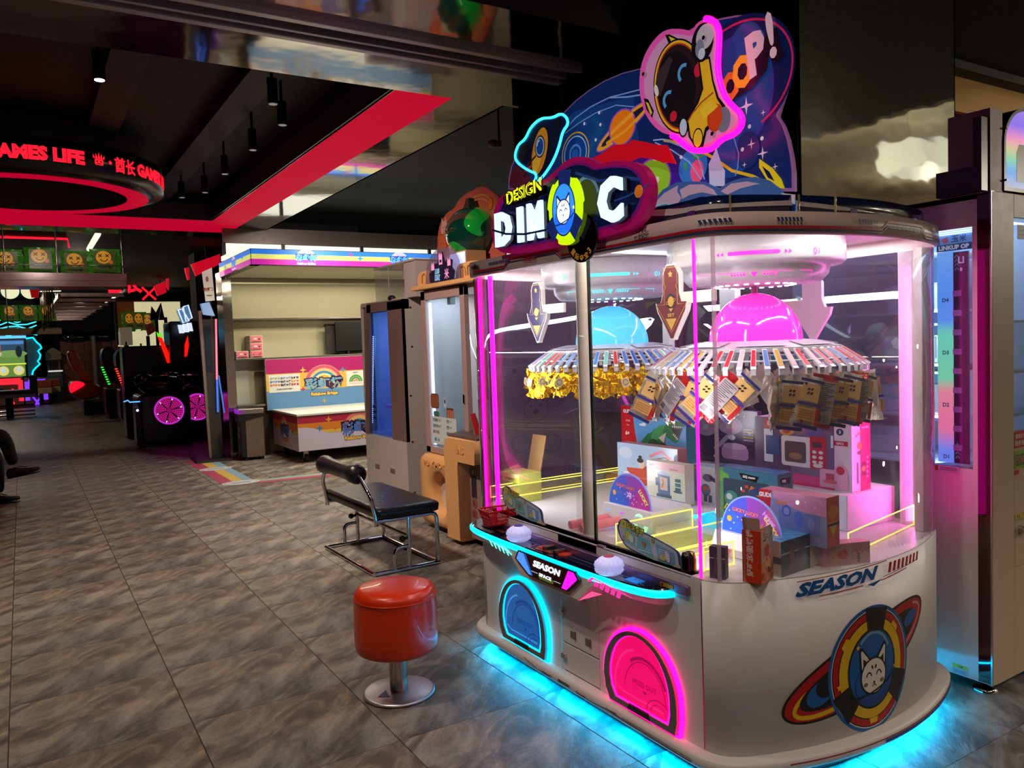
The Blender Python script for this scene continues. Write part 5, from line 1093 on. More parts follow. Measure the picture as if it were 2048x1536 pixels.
    cl = [(-2.290, 1.828), (-2.274, 1.861), (-2.239, 1.915), (-2.183, 1.949), (-2.112, 1.962), (-2.044, 1.952), (-1.979, 1.940), (-1.933, 1.915), (-1.910, 1.903), (-1.872, 1.916), (-1.813, 1.920), (-1.757, 1.913), (-1.703, 1.892), (-1.664, 1.861), (-1.639, 1.831), (-1.633, 1.825), (-1.602, 1.813), (-1.603, 1.769), (-1.609, 1.771), (-1.838, 1.787), (-2.161, 1.810)]
    plate(cl, o3, .006).obj('cloud_plate', mat('cloud_blue', (70, 130, 205), .3, es=.12), m)
    ar = Art()
    ar.poly([(-2.290, 1.828), (-2.264, 1.872), (-2.212, 1.892), (-2.149, 1.888), (-2.089, 1.869), (-2.046, 1.889), (-1.989, 1.891), (-1.926, 1.872), (-1.881, 1.842), (-1.837, 1.856), (-1.779, 1.860), (-1.724, 1.846), (-1.672, 1.821), (-1.602, 1.799), (-1.605, 1.797), (-1.605, 1.772), (-1.609, 1.773), (-1.838, 1.790), (-2.161, 1.812)], (12, 30, 74))
    ar.poly([(-2.264, 1.875), (-2.230, 1.907), (-2.174, 1.935), (-2.103, 1.950), (-2.108, 1.929), (-2.088, 1.902), (-2.114, 1.879), (-2.158, 1.895), (-2.221, 1.893)], (176, 160, 178)).poly([(-2.095, 1.933), (-2.044, 1.942), (-1.980, 1.930), (-1.933, 1.904), (-1.918, 1.882), (-1.988, 1.905), (-2.046, 1.906), (-2.084, 1.898)], (176, 160, 178)).poly([(-1.903, 1.893), (-1.857, 1.910), (-1.792, 1.905), (-1.737, 1.888), (-1.765, 1.888), (-1.821, 1.887), (-1.873, 1.877)], (176, 160, 178)).poly([(-1.658, 1.845), (-1.620, 1.835), (-1.604, 1.830), (-1.605, 1.802), (-1.614, 1.806), (-1.633, 1.825)], (190, 176, 182))
    ar.line([(-2.279, 1.870), (-2.231, 1.898), (-2.167, 1.896), (-2.115, 1.877)], .004, (120, 200, 200))
    ar.obj('cloud_art', m, o3, PRD)
    # neon edged plaques
    def plaque(name, X, pts, rim, fill, neon, rng=None):
        o = plane((X, 0, 0), (0, -1, 0), (0, 0, 1)); p = smooth_poly(pts, True, 2)
        t = plate(p, o, .008).obj(name, fill, m)
        q = [o(a, z, .004) for a, z in (p if rng is None else p[rng[0]:rng[1]])]
        B().tube(q, rim, 6, closed=rng is None).obj('edge_neon', neon, t)
        return t, o
    ap = [(-2.100, 2.483), (-2.017, 2.456), (-1.970, 2.430), (-1.945, 2.452), (-1.899, 2.449), (-1.859, 2.424), (-1.843, 2.386), (-1.850, 2.327), (-1.856, 2.264), (-1.836, 2.193), (-1.805, 2.147), (-1.763, 2.109), (-1.754, 2.075), (-1.782, 2.048), (-1.844, 2.046), (-1.881, 2.024), (-1.927, 2.026), (-1.982, 2.042), (-2.022, 2.073), (-2.062, 2.108), (-2.139, 2.138), (-2.209, 2.212), (-2.234, 2.280), (-2.241, 2.343), (-2.224, 2.411), (-2.172, 2.460)]
    t, o = plaque('astronaut_plaque', 1.97, ap, .010, mat('plaque_pink', (240, 150, 205), .25, es=.30, ergb=(255, 60, 190)), NPK, (14, 76))
    C_ = lambda *p: p
    c = [(-2.036, 2.269), (-2.006, 2.303), (-2.082, 2.234), (-1.945, 2.295), (-2.064, 2.175), (-1.920, 2.377), (-1.897, 2.271), (-1.932, 2.136), (-1.870, 2.121), (-1.835, 2.106), (-2.016, 2.126), (-1.949, 2.073), (-2.043, 2.423), (-2.193, 2.251), (-2.147, 2.286), (-2.212, 2.359), (-1.908, 2.392)]
    ar = Art(); K = (24, 18, 26); Y = (236, 186, 40); 
    ar.poly([(a, z) for a, z in smooth_poly([(cx2*.9+ (sum(q[0] for q in ap)/len(ap))*.1, z*.9+(sum(q[1] for q in ap)/len(ap))*.1) for cx2, z in ap], True, 2)], (214, 150, 196))
    ar.poly([(-2.097, 2.462), (-2.076, 2.457), (-1.971, 2.386), (-2.003, 2.382), (-2.077, 2.420)], K).poly([(-2.080, 2.452), (-2.019, 2.413), (-2.007, 2.395), (-2.064, 2.424)], (226, 200, 40)).poly([(-2.215, 2.278), (-2.193, 2.269), (-2.163, 2.219), (-2.173, 2.197), (-2.203, 2.235)], K).poly([(-2.205, 2.263), (-2.190, 2.253), (-2.172, 2.215), (-2.181, 2.209)], (226, 200, 40))
    hr = .30
    ar.ell(*c[0], .122, .166, K, rot=hr, n=44).ell(*c[0], .117, .160, Y, rot=hr, n=44).ell(*c[0], .109, .152, (190, 70, 30), rot=hr, n=44).ell(*c[0], .104, .146, (44, 26, 30), rot=hr, n=44).ell(c[0][0]-.012, c[0][1], .088, .128, (26, 20, 26), rot=hr, n=40)
    ar.poly([(-2.140, 2.344), (-2.078, 2.383), (-2.062, 2.366), (-2.126, 2.262), (-2.161, 2.272)], (60, 46, 50)).ell(*c[14], .010, .022, (230, 220, 210), rot=.3)
    for k, rr in ((1, -.2), (2, -.2)): ar.arc(*c[k], .026, .030, .012, (90, 160, 215), rot=hr+.35, a0=.5, a1=pi+.1, n=16)
    ar.ell(*c[3], .016, .022, (206, 34, 60)).ell(*c[4], .017, .018, (206, 34, 60))
    ar.poly([(-1.941, 2.329), (-1.888, 2.323), (-1.875, 2.242), (-1.854, 2.182), (-1.826, 2.147), (-1.856, 2.112), (-1.910, 2.086), (-1.927, 2.040), (-1.966, 2.049), (-1.993, 2.089), (-2.003, 2.154), (-1.953, 2.192), (-1.929, 2.230)], K).poly([(-1.934, 2.321), (-1.894, 2.316), (-1.881, 2.239), (-1.862, 2.179), (-1.841, 2.148), (-1.871, 2.121), (-1.917, 2.099), (-1.934, 2.050), (-1.962, 2.055), (-1.983, 2.087), (-1.993, 2.146), (-1.944, 2.187), (-1.920, 2.228)], Y)
    ar.line([(-1.876, 2.204), (-1.930, 2.186), (-1.970, 2.163), (-1.999, 2.136)], .006, (170, 84, 40)).ell(*c[8], .036, .044, (204, 62, 26)).ell(*c[9], .030, .040, (120, 120, 140)).ell(*c[8], .030, .038, (216, 70, 30)).poly([(-1.939, 2.166), (-1.892, 2.181), (-1.855, 2.155), (-1.878, 2.145), (-1.924, 2.129)], (240, 200, 50))
    ar.ell(*c[5], .050, .062, K, n=32).ell(*c[16], .040, .040, (196, 186, 196), n=28).ell(c[5][0]-.012, c[5][1]-.016, .020, .030, (130, 130, 150)).ell(c[5][0]-.004, c[5][1]-.035, .016, .018, (196, 206, 220)).ell(*c[10], .022, .034, K).ell(*c[10], .017, .028, (186, 206, 226)).ell(*c[11], .024, .034, K).ell(*c[11], .020, .029, (236, 196, 50))
    ar.obj('astronaut_print', t, o, PRD)
    for a, z in [(-2.201, 2.358), (-1.905, 2.386), (-1.876, 2.070)]: B().cyl(tuple(o(a, z, 0)), tuple(o(a, z, .014)), .007, n=12).obj('stud', CHR, t)
    rp = [(-2.723, 2.356), (-2.682, 2.326), (-2.677, 2.298), (-2.717, 2.279), (-2.742, 2.229), (-2.782, 2.181), (-2.836, 2.142), (-2.903, 2.111), (-2.944, 2.109), (-2.915, 2.143), (-2.982, 2.171), (-3.064, 2.217), (-3.098, 2.255), (-3.066, 2.302), (-3.001, 2.313), (-2.956, 2.355), (-2.874, 2.374), (-2.785, 2.352)]
    t, o = plaque('rocket_plaque', 1.97, rp, .006, mat('plaque_navy', (18, 40, 90), .25), NCYS)
    c = [(-2.896, 2.238), (-2.892, 2.257), (-2.755, 2.324), (-2.701, 2.307)]
    ar = Art(); ar.ell(*c[0], .062, .108, K, rot=-.42, n=36).ell(*c[0], .056, .100, (206, 136, 36), rot=-.42, n=36).ell(c[0][0]-.022, c[0][1]-.03, .028, .06, (226, 170, 50), rot=-.42).ell(*c[1], .040, .048, K, n=28).ell(*c[1], .034, .042, (150, 170, 206), n=28).ell(*c[1], .027, .034, (20, 70, 140), n=28).arc(c[1][0]-.004, c[1][1]+.006, .016, .02, .006, (190, 206, 230), a0=1.3, a1=3.2, n=12).ell(*c[2], .016, .024, K)
    ar.poly([(-3.059, 2.300), (-3.015, 2.306), (-2.976, 2.267), (-3.036, 2.212), (-3.070, 2.242)], K).poly([(-3.038, 2.182), (-2.953, 2.195), (-2.982, 2.163)], (150, 50, 60)).line([(-3.045, 2.175), (-2.923, 2.225)], .010, (60, 30, 30))
    ar.obj('rocket_art', t, o, PRD)
    fl = [(-3.191, 2.131), (-3.180, 2.188), (-3.140, 2.223), (-3.080, 2.234), (-3.045, 2.215), (-3.061, 2.188), (-3.014, 2.156), (-3.003, 2.095)]
    t = plate(smooth_poly(fl, True, 1), plane((1.99, 0, 0), (0, -1, 0), (0, 0, 1)), .006).obj('flame_plate', mat('flame_rose', (150, 60, 84), .3), m)
    # lit name board
    X4 = 1.70; o4 = plane((X4, 0, 0), (0, -1, 0), (0, 0, 1))
    nb = smooth_poly([(-2.870, 1.923), (-2.830, 1.987), (-2.767, 2.017), (-2.613, 2.020), (-2.471, 2.013), (-2.403, 2.034), (-2.338, 2.057), (-2.266, 2.059), (-2.198, 2.037), (-2.152, 2.006), (-2.088, 2.002), (-2.010, 1.989), (-1.944, 1.967), (-1.901, 1.924), (-1.887, 1.874), (-1.905, 1.819), (-1.951, 1.777), (-2.036, 1.767), (-2.154, 1.763), (-2.354, 1.761), (-2.580, 1.762), (-2.770, 1.770), (-2.857, 1.808), (-2.877, 1.860)], True, 2)
    nbd = B().loft([[o4(a, z, -.03) for a, z in nb], [o4(a, z, 0) for a, z in nb]], 0, False).obj('name_board', mat('name_board_magenta', (176, 16, 96), .3, es=.25), m)
    mx = sum(p[0] for p in nb)/len(nb); mz = sum(p[1] for p in nb)/len(nb)
    ar = Art(); ar.poly([(mx+(a-mx)*.93, mz+(z-mz)*.86) for a, z in nb], (110, 20, 110)).poly([(mx+(a-mx)*.90, mz+(z-mz)*.80) for a, z in nb], (8, 20, 60))
    cc = [(-2.225, 1.887), (-1.947, 1.879), (-2.312, 1.762), (-2.085, 1.864)]
    ar.arc(*cc[0], .075, .088, .012, (90, 120, 170), a0=.3, a1=2.2).ell(*cc[0], .062, .078, (20, 12, 30), n=32).line([(-2.279, 2.003), (-2.145, 1.949), (-2.038, 1.939), (-1.938, 1.915)], .010, (30, 60, 130)).line([(-2.131, 1.866), (-2.006, 1.873), (-1.898, 1.892)], .005, (40, 70, 130))
    ar.obj('board_print', nbd, o4, PRD)
    B().ball(tuple(o4(*cc[1], .0)), .006, .021, .021, 20, 10).obj('little_planet', mat('little_planet', (226, 120, 30), .3, es=.3), nbd)
    LW = glow('letter_white', (205, 226, 255), 1.25); LK = mat('letter_side_navy', (8, 16, 40), .3)
    def big(ch, p, h, sx, rot=.0):
        letters('letter_shadow', ch, plane((X4-.003, 0, 0), (0, -1, 0), (0, 0, 1)), h, .014, LK, nbd, p[0]+.018, p[1]-.006, sx=sx, bold=.05, rot=rot)
        letters('letter', ch, plane((X4-.018, 0, 0), (0, -1, 0), (0, 0, 1)), h, .012, LW, nbd, p[0], p[1], sx=sx, bold=.05, rot=rot)
    L = [(-2.742, 1.802), (-2.614, 1.800), (-2.510, 1.799), (-2.063, 1.795)]
    big('D', L[0], .135, .95); big('I', L[1], .135, 1.05); big('M', L[2], .138, .78); big('C', L[3], .150, .92)
    ar = Art(); ar.line([(-2.805, 1.873), (-2.700, 1.843), (-2.563, 1.824), (-2.413, 1.820)], .008, (16, 60, 110)); ar.obj('letter_sash', nbd, plane((1.662, 0, 0), (0, -1, 0), (0, 0, 1)), PR)
    d = [(-2.725, 2.004), (-2.422, 1.996), (-2.417, 1.941), (-2.716, 1.949)]
    sgn = plate(smooth_poly(d, True, 1), plane((1.668, 0, 0), (0, -1, 0), (0, 0, 1)), .006).obj('design_strip', BLKG, nbd)
    ar = Art(); ar.text('DESIGN', (d[0][0]+d[2][0])/2, d[3][1]+.013, .050, (226, 240, 20), bold=.035, sx=1.12, rot=.06).text('DESIGN', (d[0][0]+d[2][0])/2, d[3][1]+.013, .050, (20, 24, 16), bold=-.012, sx=1.12, rot=.06)
    ar.obj('design_print', sgn, plane((1.668, 0, 0), (0, -1, 0), (0, 0, 1)), PRB)
    # round medallion with the cat emblem
    c = [(-2.295, 1.875), (-2.220, 1.767)]; X5 = 1.655; KM = 1.13; o5 = lambda a, z, d: V((X5-d, -(c[0][0]+(a-c[0][0])*KM), c[0][1]+(z-c[0][1])*KM))
    a0, z0 = c[1]; lo = [(a0+.085*cos(2*pi*k/36), z0+.085*sin(2*pi*k/36)) for k in range(36)]
    dsk = plate(lo, plane((1.672, 0, 0), (0, -1, 0), (0, 0, 1)), .008).obj('dark_disc', mat('smoked_acrylic', (18, 10, 16), .1, coat=.5), nbd)
    ar = Art()
    for ch, k in (('星', -1.5), ('际', -.75), ('夺', 0), ('宝', .72), ('3', 1.35)): ar.text(ch, a0+.070*sin(k*.62), z0-.070*cos(k*.62)-.010, .022 if ch != '3' else .024, (206, 140, 40), rot=k*.55, bold=.01)
    ar.obj('disc_print', dsk, plane((1.672, 0, 0), (0, -1, 0), (0, 0, 1)), PRD)
    a0, z0 = c[0]; pts = []
    for k in range(96):
        an = 2*pi*k/96; g = 1.0+.10*(abs(sin(an*1.5+.78)) > .80); pts.append((a0+.082*g*cos(an), z0+.100*g*sin(an)))
    md = B().loft([[o5(a, z, -.016) for a, z in pts], [o5(a, z, .0) for a, z in pts]], 0, False).obj('medallion', glow('medallion_lime', (200, 245, 10), .95), nbd)
    ar = Art(); NV = (14, 26, 70)
    for an in (1.45, 3.75, 5.6):
        dd = V((cos(an), sin(an)*1.22)); tt = V((-sin(an), cos(an))); P0 = V((a0, z0))
        ar.poly([tuple(P0+dd*.055+tt*.030), tuple(P0+dd*.098+tt*.034), tuple(P0+dd*.098-tt*.034), tuple(P0+dd*.055-tt*.030)], NV)
    ar.ell(a0, z0, .062, .083, NV, n=40).ell(a0, z0, .057, .078, (40, 120, 225), n=40).ell(a0, z0-.030, .050, .044, (26, 90, 200), n=32)
    for sx in (-1, 1): ar.poly([(a0+sx*.036, z0+.005), (a0+sx*.036, z0+.046), (a0+sx*.030, z0+.048), (a0+sx*.006, z0+.024)], NV).poly([(a0+sx*.032, z0+.010), (a0+sx*.032, z0+.040), (a0+sx*.013, z0+.022)], (215, 235, 255))
    ar.ell(a0, z0-.008, .038, .040, NV, n=30).ell(a0, z0-.008, .034, .036, (215, 235, 255), n=30)
    for sx in (-1, 1): ar.arc(a0+sx*.014, z0-.008, .007, .009, .003, NV, a0=.15, a1=pi-.15, n=10).ell(a0+sx*.005, z0+.012, .0025, .004, NV, n=8)
    ar.ell(a0, z0-.018, .003, .0025, NV, n=8).arc(a0, z0-.026, .060, .014, .004, NV, rot=.22, a0=2.9, a1=6.5).star(a0+.055, z0-.002, .007, (230, 210, 60), 5, .45)
    ar.obj('emblem_print', md, o5, PRB)
topper()

# ------------------------------------------------------------------ seats in the aisle
def stool():
    t = thing('round_stool', 'round orange-red padded stool on a steel post in front of the prize machine', 'stool', (1.234, 2.965, 0))
    L = [(.138, 0), (.146, .004), (.146, .010), (.136, .014), (.05, .016)]
    bs = B().lathe(L, n=40).obj('base', mat('scuffed_steel_base', (196, 192, 200), .35, .8), t, world=False)
    ar = Art(); ar.poly([(-.10, -.02), (-.05, .02), (-.06, -.05)], (70, 84, 120)); ar.obj('scuff', bs, lambda a, b, d: V((a, b, .0152+d)), PR, world=False)
    B().cyl((0, 0, .012), (0, 0, .20), .036, n=28).obj('post', mat('brushed_post', (190, 176, 168), .22, 1, bump=.05, bscale=60, stretch=(1, 1, .05)), t, world=False)
    OR = mat('orange_vinyl', (214, 52, 4), .30, coat=.25, bump=.10, bscale=26)
    B().lathe([(.03, .186), (.150, .186), (.163, .194), (.168, .211), (.170, .26), (.168, .375), (.166, .402), (.167, .406), (.165, .410), (.166, .416), (.158, .436), (.135, .446), (.06, .449), (.001, .449)], n=48).obj('seat', OR, t, world=False)
    B().tube([(.1675*cos(2*pi*k/40), .1675*sin(2*pi*k/40), .408) for k in range(40)], .0022, 6, closed=True).obj('piping', OR, t, world=False)
stool()
def bench():
    t = thing('padded_bench', 'black padded bench on bent chrome tube legs with a roll backrest', 'bench', (2.0, 4.97, 0), .02)
    BV = mat('black_vinyl', (22, 22, 26), .32, bump=.15, bscale=30)
    x0, x1, y0, y1 = -.215, .215, -.44, .52
    b = B(); L = []
    for z, k in ((.352, .012), (.358, .0), (.398, -.004), (.412, .006), (.418, .03)):
        L.append([(p[0], p[1], z) for p in rrpts(x0+k, y0+k, x1-k, y1-k, .035)])
    b.loft(L).obj('seat', BV, t, world=False)
    # backrest roll along the aisle side
    pr = [(.001, -.33), (.05, -.328), (.062, -.30), (.062, -.24), (.054, -.20), (.050, 0), (.054, .20), (.062, .24), (.062, .30), (.05, .328), (.001, .33)]
    M = Mx.Translation((-.255, .06, .615)) @ Mx.Rotation(R(90), 4, 'X')
    B().lathe([(r, z) for r, z in pr], n=20, cap=(False, False), M=M).obj('backrest_roll', BV, t, world=False)
    r = .0135
    def bend(pts, k=.05, n=5):
        o = [V(pts[0])]
        for i in range(1, len(pts)-1):
            p, a, c = V(pts[i]), V(pts[i-1]), V(pts[i+1]); d1 = (a-p).normalized()*k; d2 = (c-p).normalized()*k
            for j in range(n+1): s = j/n; o.append((p+d1)*(1-s)**2+p*2*s*(1-s)+(p+d2)*s*s)
        return o+[V(pts[-1])]
    for y in (-.41, .45):
        B().tube(bend([(-.255, y*.6+.06 if 0 else y+(.16 if y < 0 else -.16), .615), (-.245, y, .50), (-.215, y, .36), (-.215, y, .335)], .05), r, 10).obj('backrest_arm', CHR, t, world=False)
        B().tube(bend([(-.215, y, .338), (.20, y, .338), (.20, y, .0135), (.20, y+(.02 if y < 0 else -.02), .0135)], .045), r, 10).obj('side_frame', CHR, t, world=False)
        B().tube([(.0, y, .338), (.0, y, .0135)], r, 10).obj('leg', CHR, t, world=False)
        B().tube(bend([(.0, y, .155), (-.10, y, .155), (-.10, y, .0135)], .05), r*.9, 10).obj('brace', CHR, t, world=False)
        B().tube([(-.235, y, .0135), (.21, y, .0135)], r, 10).obj('foot_rail', CHR, t, world=False)
        B().cyl((.0, y, .205), (-.03, y, .205), .010, n=8).ball((-.045, y, .205), .020, .020, .020, 12, 8).obj('clamp_knob', BLACKP, t, world=False)
    B().tube([(-.24, -.41, .0135), (-.24, .45, .0135)], r, 10).obj('foot_rail', CHR, t, world=False)
    B().tube([(.0, -.41, .215), (.0, .45, .215)], r*.9, 10).obj('cross_tube', CHR, t, world=False)
    B().tube([(.20, -.41, .0135), (.20, .45, .0135)], r, 10).obj('foot_rail', CHR, t, world=False)
    B().box((-.14, -.36, .332), (.16, .46, .351)).obj('seat_board', BLACKP, t, world=False)
bench()

# ------------------------------------------------------------------ bread-shaped machine behind the prize machine
TOAST = mat('toast_plastic', (226, 164, 104), .45, bump=.05, bscale=6)
MAUV = mat('machine_mauve', (206, 186, 180), .45)
def toast_machine():
    t = thing('bread_machine', 'tall capsule machine with a bread-shaped front reading PLAY MORE, beyond the prize machine', 'arcade machine', (3.0, 5.0, 0))
    X = 2.66
    # cabinet
    B().box((X+.02, 4.55, .10), (3.35, 5.60, .60)).box((X+.50, 4.55, .60), (3.35, 5.60, 1.84)).box((X+.02, 4.55, 1.80), (3.35, 5.60, 1.84)).box((X+.02, 5.58, .60), (3.35, 5.60, 1.84)).obj('cabinet', MAUV, t)
    B().box((X+.06, 4.6, .0), (3.3, 5.5, .10)).obj('plinth', BLACKP, t)
    # door frame with glass
    y1, y0, z0, z1 = 5.60, 4.90, .58, 1.82
    fr = B().box((X-.01, y0, z0), (X+.03, y0+.065, z1)).box((X-.01, y1-.075, z0), (X+.03, y1, z1)).box((X-.01, y0, z1-.07), (X+.03, y1, z1)).box((X-.01, y0, z0), (X+.03, y1, z0+.05)).obj('door_frame', mat('door_rose_grey', (176, 140, 134), .4), t, bevel=.004)
    B().box((X+.005, y0+.06, z0+.05), (X+.011, y1-.07, z1-.07)).obj('door_glass', glass('door_glass_blue', (225, 238, 245), refl=1.0, haze=.08, hrgb=(170, 200, 220)), fr)
    B().box((X+.02, y1-.095, z0+.06), (X+.035, y1-.078, z1-.09)).obj('light_tube', glow('tube_cool_white', (215, 232, 255), 6), t)
    B().box((X+.488, 4.6, .62), (X+.50, 5.56, 1.79)).box((X+.03, 4.57, .60), (X+.50, 4.58, 1.80)).obj('inner_back', mat('inner_pale_blue', (178, 196, 206), .5), t)
    B().box((X-.018, y0+.03, .99), (X-.008, y0+.055, 1.05)).obj('hinge_knob', CHR, fr)
    B().box((X+.02, 5.16, 1.70), (X+.06, 5.21, 1.76)).obj('latch_box', mat('latch_brown', (90, 74, 50), .5), t)
    # claw gripper and tilted holder inside
    c = B().tube([(X+.30, 5.42, 1.55), (X+.25, 5.28, 1.38), (X+.24, 5.12, 1.18), (X+.24, 5.02, 1.02)], .010, 8).obj('swing_arm', CHR, t)
    B().hexa([(X+.2, 5.16, .98), (X+.2, 5.0, 1.0), (X+.34, 5.0, 1.0), (X+.34, 5.16, .98)], [(X+.2, 5.06, 1.36), (X+.2, 4.99, 1.36), (X+.34, 4.99, 1.36), (X+.34, 5.06, 1.36)]).obj('prize_holder', WHT, t, bevel=.004)
    B().box((X+.45, 5.40, 1.16), (X+.487, 5.47, 1.21)).obj('label_plate', WHT, t)
    # notices stuck on the glass
    f = facX(X+.004); ar = Art(); BR = (118, 58, 34); DK = (60, 44, 40)
    ar.rrect(-5.515, .925, -5.375, 1.04, .03, BR).rrect(-5.505, .935, -5.385, 1.03, .028, (150, 84, 50)).line([(-5.44, .93), (-5.44, 1.035)], .004, BR).rrect(-5.475, .865, -5.375, .905, .015, (70, 110, 100))
    ar.rect(-5.295, .94, -5.26, 1.01, (200, 206, 206)).ell(-5.277, .985, .012, .016, (50, 46, 50)).rect(-5.25, .84, -5.14, .94, BR); 
    for k in range(3): ar.rect(-5.24+.035*k, .85, -5.212+.035*k, .925, (186, 120, 90))
    ar.rect(-5.505, .655, -5.105, .865, (205, 212, 214))
    for k, (tx, nn) in enumerate((('抓到星星:1-3个', '换奖一个'), ('抓到月亮:4-6个', '换奖一个'), ('累积大奖品', '前台兑换'))):
        ar.text(tx, -5.49, .825-.045*k, .026, DK if k != 2 else (150, 40, 50), 'l', sx=.8, bold=.02).text(nn, -5.26, .825-.045*k, .026, DK, 'l', sx=.8, bold=.02)
    ar.rect(-5.30, .672, -5.19, .70, DK).rect(-5.24, .672, -5.16, .70, (190, 40, 40)).ell(-5.45, .69, .02, .014, (80, 140, 190)).ell(-5.40, .688, .012, .012, (80, 140, 190))
    ar.obj('glass_notice', fr, lambda a, z, d: f(a, z, d+.0015), PR)
    # bread-shaped front with the drop hole
    y1, y0, z0, z1 = 5.63, 5.05, .035, .575; n = 40; cy, cz = 5.30, .29
    outer = rrpts(-y1, z0, -y0, z1, .07, 10)
    def scale(k, ry, rz): return [(-cy+ry*cos(2*pi*i/44)*(1+.06*sin(3*2*pi*i/44)), cz+rz*sin(2*pi*i/44)) for i in range(44)]
    outer = [outer[int(i*len(outer)/44)] for i in range(44)]
    k0 = min(range(44), key=lambda i: (outer[i][1]-cz)**2+(outer[i][0]-(-cy+1))**2); outer = outer[k0:]+outer[:k0]
    F = facX(X-.02); ins = [(o[0]*.94-cy*.06, o[1]*.94+cz*.06) for o in outer]
    lp = [[F(a, z, -.10) for a, z in outer], [F(a, z, .01) for a, z in outer], [F(a, z, .045) for a, z in ins], [F(a, z, .05) for a, z in scale(0, .165, .185)], [F(a, z, .02) for a, z in scale(0, .135, .155)], [F(a, z, -.09) for a, z in scale(0, .125, .145)]]
    br = B().loft(lp, 0, True, (False, False)).obj('bread_front', TOAST, t)
    B().box((X+.06, 5.1, .08), (X+.08, 5.52, .50)).obj('hole_back', mat('hole_dark', (40, 30, 26), .7), br)
    B().hexa([(X+.055, 5.42, .16), (X+.055, 5.40, .14), (X+.0, 5.20, .12), (X+.0, 5.22, .14)], [(X+.055, 5.40, .44), (X+.055, 5.37, .44), (X+.01, 5.19, .24), (X+.01, 5.22, .24)]).obj('chute_flap', BLACKP, br)
    letters('lettering', 'PLAY MORE', plane((X-.066, 0, 0), (0, -1, 0), (0, 0, 1)), .042, .008, TOAST, br, -5.335, .490, bold=.03, sx=1.35)
    # L-shaped bread column and control ledge nearer to us
    ww = [(-5.05, .03), (-5.05, .70), (-5.03, .745), (-4.98, .76), (-4.60, .76), (-4.60, .60), (-4.84, .60), (-4.86, .56), (-4.86, .03)]
    ww = [(a+.006*sin(z*60), z) for a, z in ww]
    cl = B().loft([[F(a, z, -.05) for a, z in ww], [F(a, z, .10) for a, z in ww], [F(a*.995-.0246, z*.98+.008, .115) for a, z in ww]], 0, True).obj('bread_column', TOAST, t)
    letters('lettering', 'INS', plane((X-.135, 0, 0), (0, -1, 0), (0, 0, 1)), .05, .006, TOAST, cl, -4.80, .655, bold=.03)
    for k in range(5): B().ball((X-.125, 5.02, .12+.12*k), .012, .03, .035, 10, 6).obj('crust_bump', TOAST, cl)
    B().box((X-.04, 4.56, .05), (X+.0, 4.86, .60)).obj('coin_panel', mat('coin_panel_mauve', (150, 116, 110), .45), t)
    for z in (.52, .30): B().cyl((X-.045, 4.80, z), (X-.035, 4.80, z), .012, n=12).obj('coin_lock', CHR, t)
    ar = Art(); ar.rect(-4.83, .34, -4.76, .50, (50, 40, 60)).ell(-4.79, .30, .03, .035, (150, 70, 60)).rect(-4.83, .20, -4.77, .25, (150, 60, 60)); ar.obj('coin_print', t, facX(X-.0405), PR)
    B().hexa([(X-.12, 4.6, .76), (X-.12, 5.02, .76), (X+.1, 5.02, .76), (X+.1, 4.6, .76)], [(X-.11, 4.6, .775), (X-.11, 5.01, .775), (X+.1, 5.01, .81), (X+.1, 4.6, .81)]).obj('control_ledge', mat('ledge_brown', (84, 62, 52), .4), t)
    B().cyl((X-.02, 4.74, .79), (X-.05, 4.76, .93), .022, .018, n=14).obj('joystick', mat('red_grip', (190, 24, 28), .35), t)
    # bread-shaped roof with the little castle sign
    for ya, yb in ((5.62, 5.18), (4.98, 4.62)):
        P = smooth_poly([(-ya, 1.845), (-ya-.015, 1.90), (-ya+.02, 1.965), (-ya+.12, 1.975), (-yb-.12, 1.975), (-yb, 1.96), (-yb+.01, 1.90), (-yb, 1.845)], True, 2)
        rf = B().loft([[F(a, z, -.42) for a, z in P], [F(a, z, -.02) for a, z in P], [F(a*.97-(ya+yb)/2*.03, z*.97+1.9*.03, .0) for a, z in P]], 0, True).obj('bread_roof', TOAST, t)
        for q in (.3, .6): B().tube([tuple(F(-ya+(ya-yb)*q+.04*s, z, .004)) for s, z in ((-1, 1.88), (-.9, 1.94), (0, 1.95), (.8, 1.93), (1, 1.88))], .005, 6).obj('crust_line', mat('crust_brown', (176, 112, 60), .5), rf)
    B().box((X-.06, 4.60, 1.83), (X+.3, 5.66, 1.862)).obj('roof_tray', TOAST, t, bevel=.006)
    # castle sign: clear arched plate with a lit box behind
    s = B().box((X-.0, 4.86, 1.87), (X+.16, 5.10, 2.06)).obj('sign_box', mat('sign_tan', (190, 150, 110), .5), t)
    B().box((X-.006, 4.87, 1.88), (X-.001, 5.09, 2.05)).obj('sign_screen', glow('sign_cool', (196, 210, 245), .9), s)
    P = [(-5.42, 1.862)]+[(-5.13-.27*cos(pi*k/20), 1.93+.175*sin(pi*k/20)) for k in range(21)]+[(-4.86, 1.862)]
    pl = plate(P, facX(X-.05), .006).obj('arched_plate', glass('arch_acrylic', (225, 220, 235), refl=1.2, haze=.18, hrgb=(210, 195, 220)), t)
    ar = Art(); PK = (236, 150, 206); BLU = (60, 130, 190); K = (22, 18, 40)
    ar.poly([(-5.33, 1.868), (-5.34, 1.93), (-5.29, 1.96), (-5.27, 2.0), (-5.20, 2.0), (-5.16, 2.075), (-5.11, 2.075), (-5.08, 2.0), (-5.02, 2.02), (-4.96, 2.0), (-4.97, 1.95), (-4.93, 1.92), (-4.95, 1.868)], K)
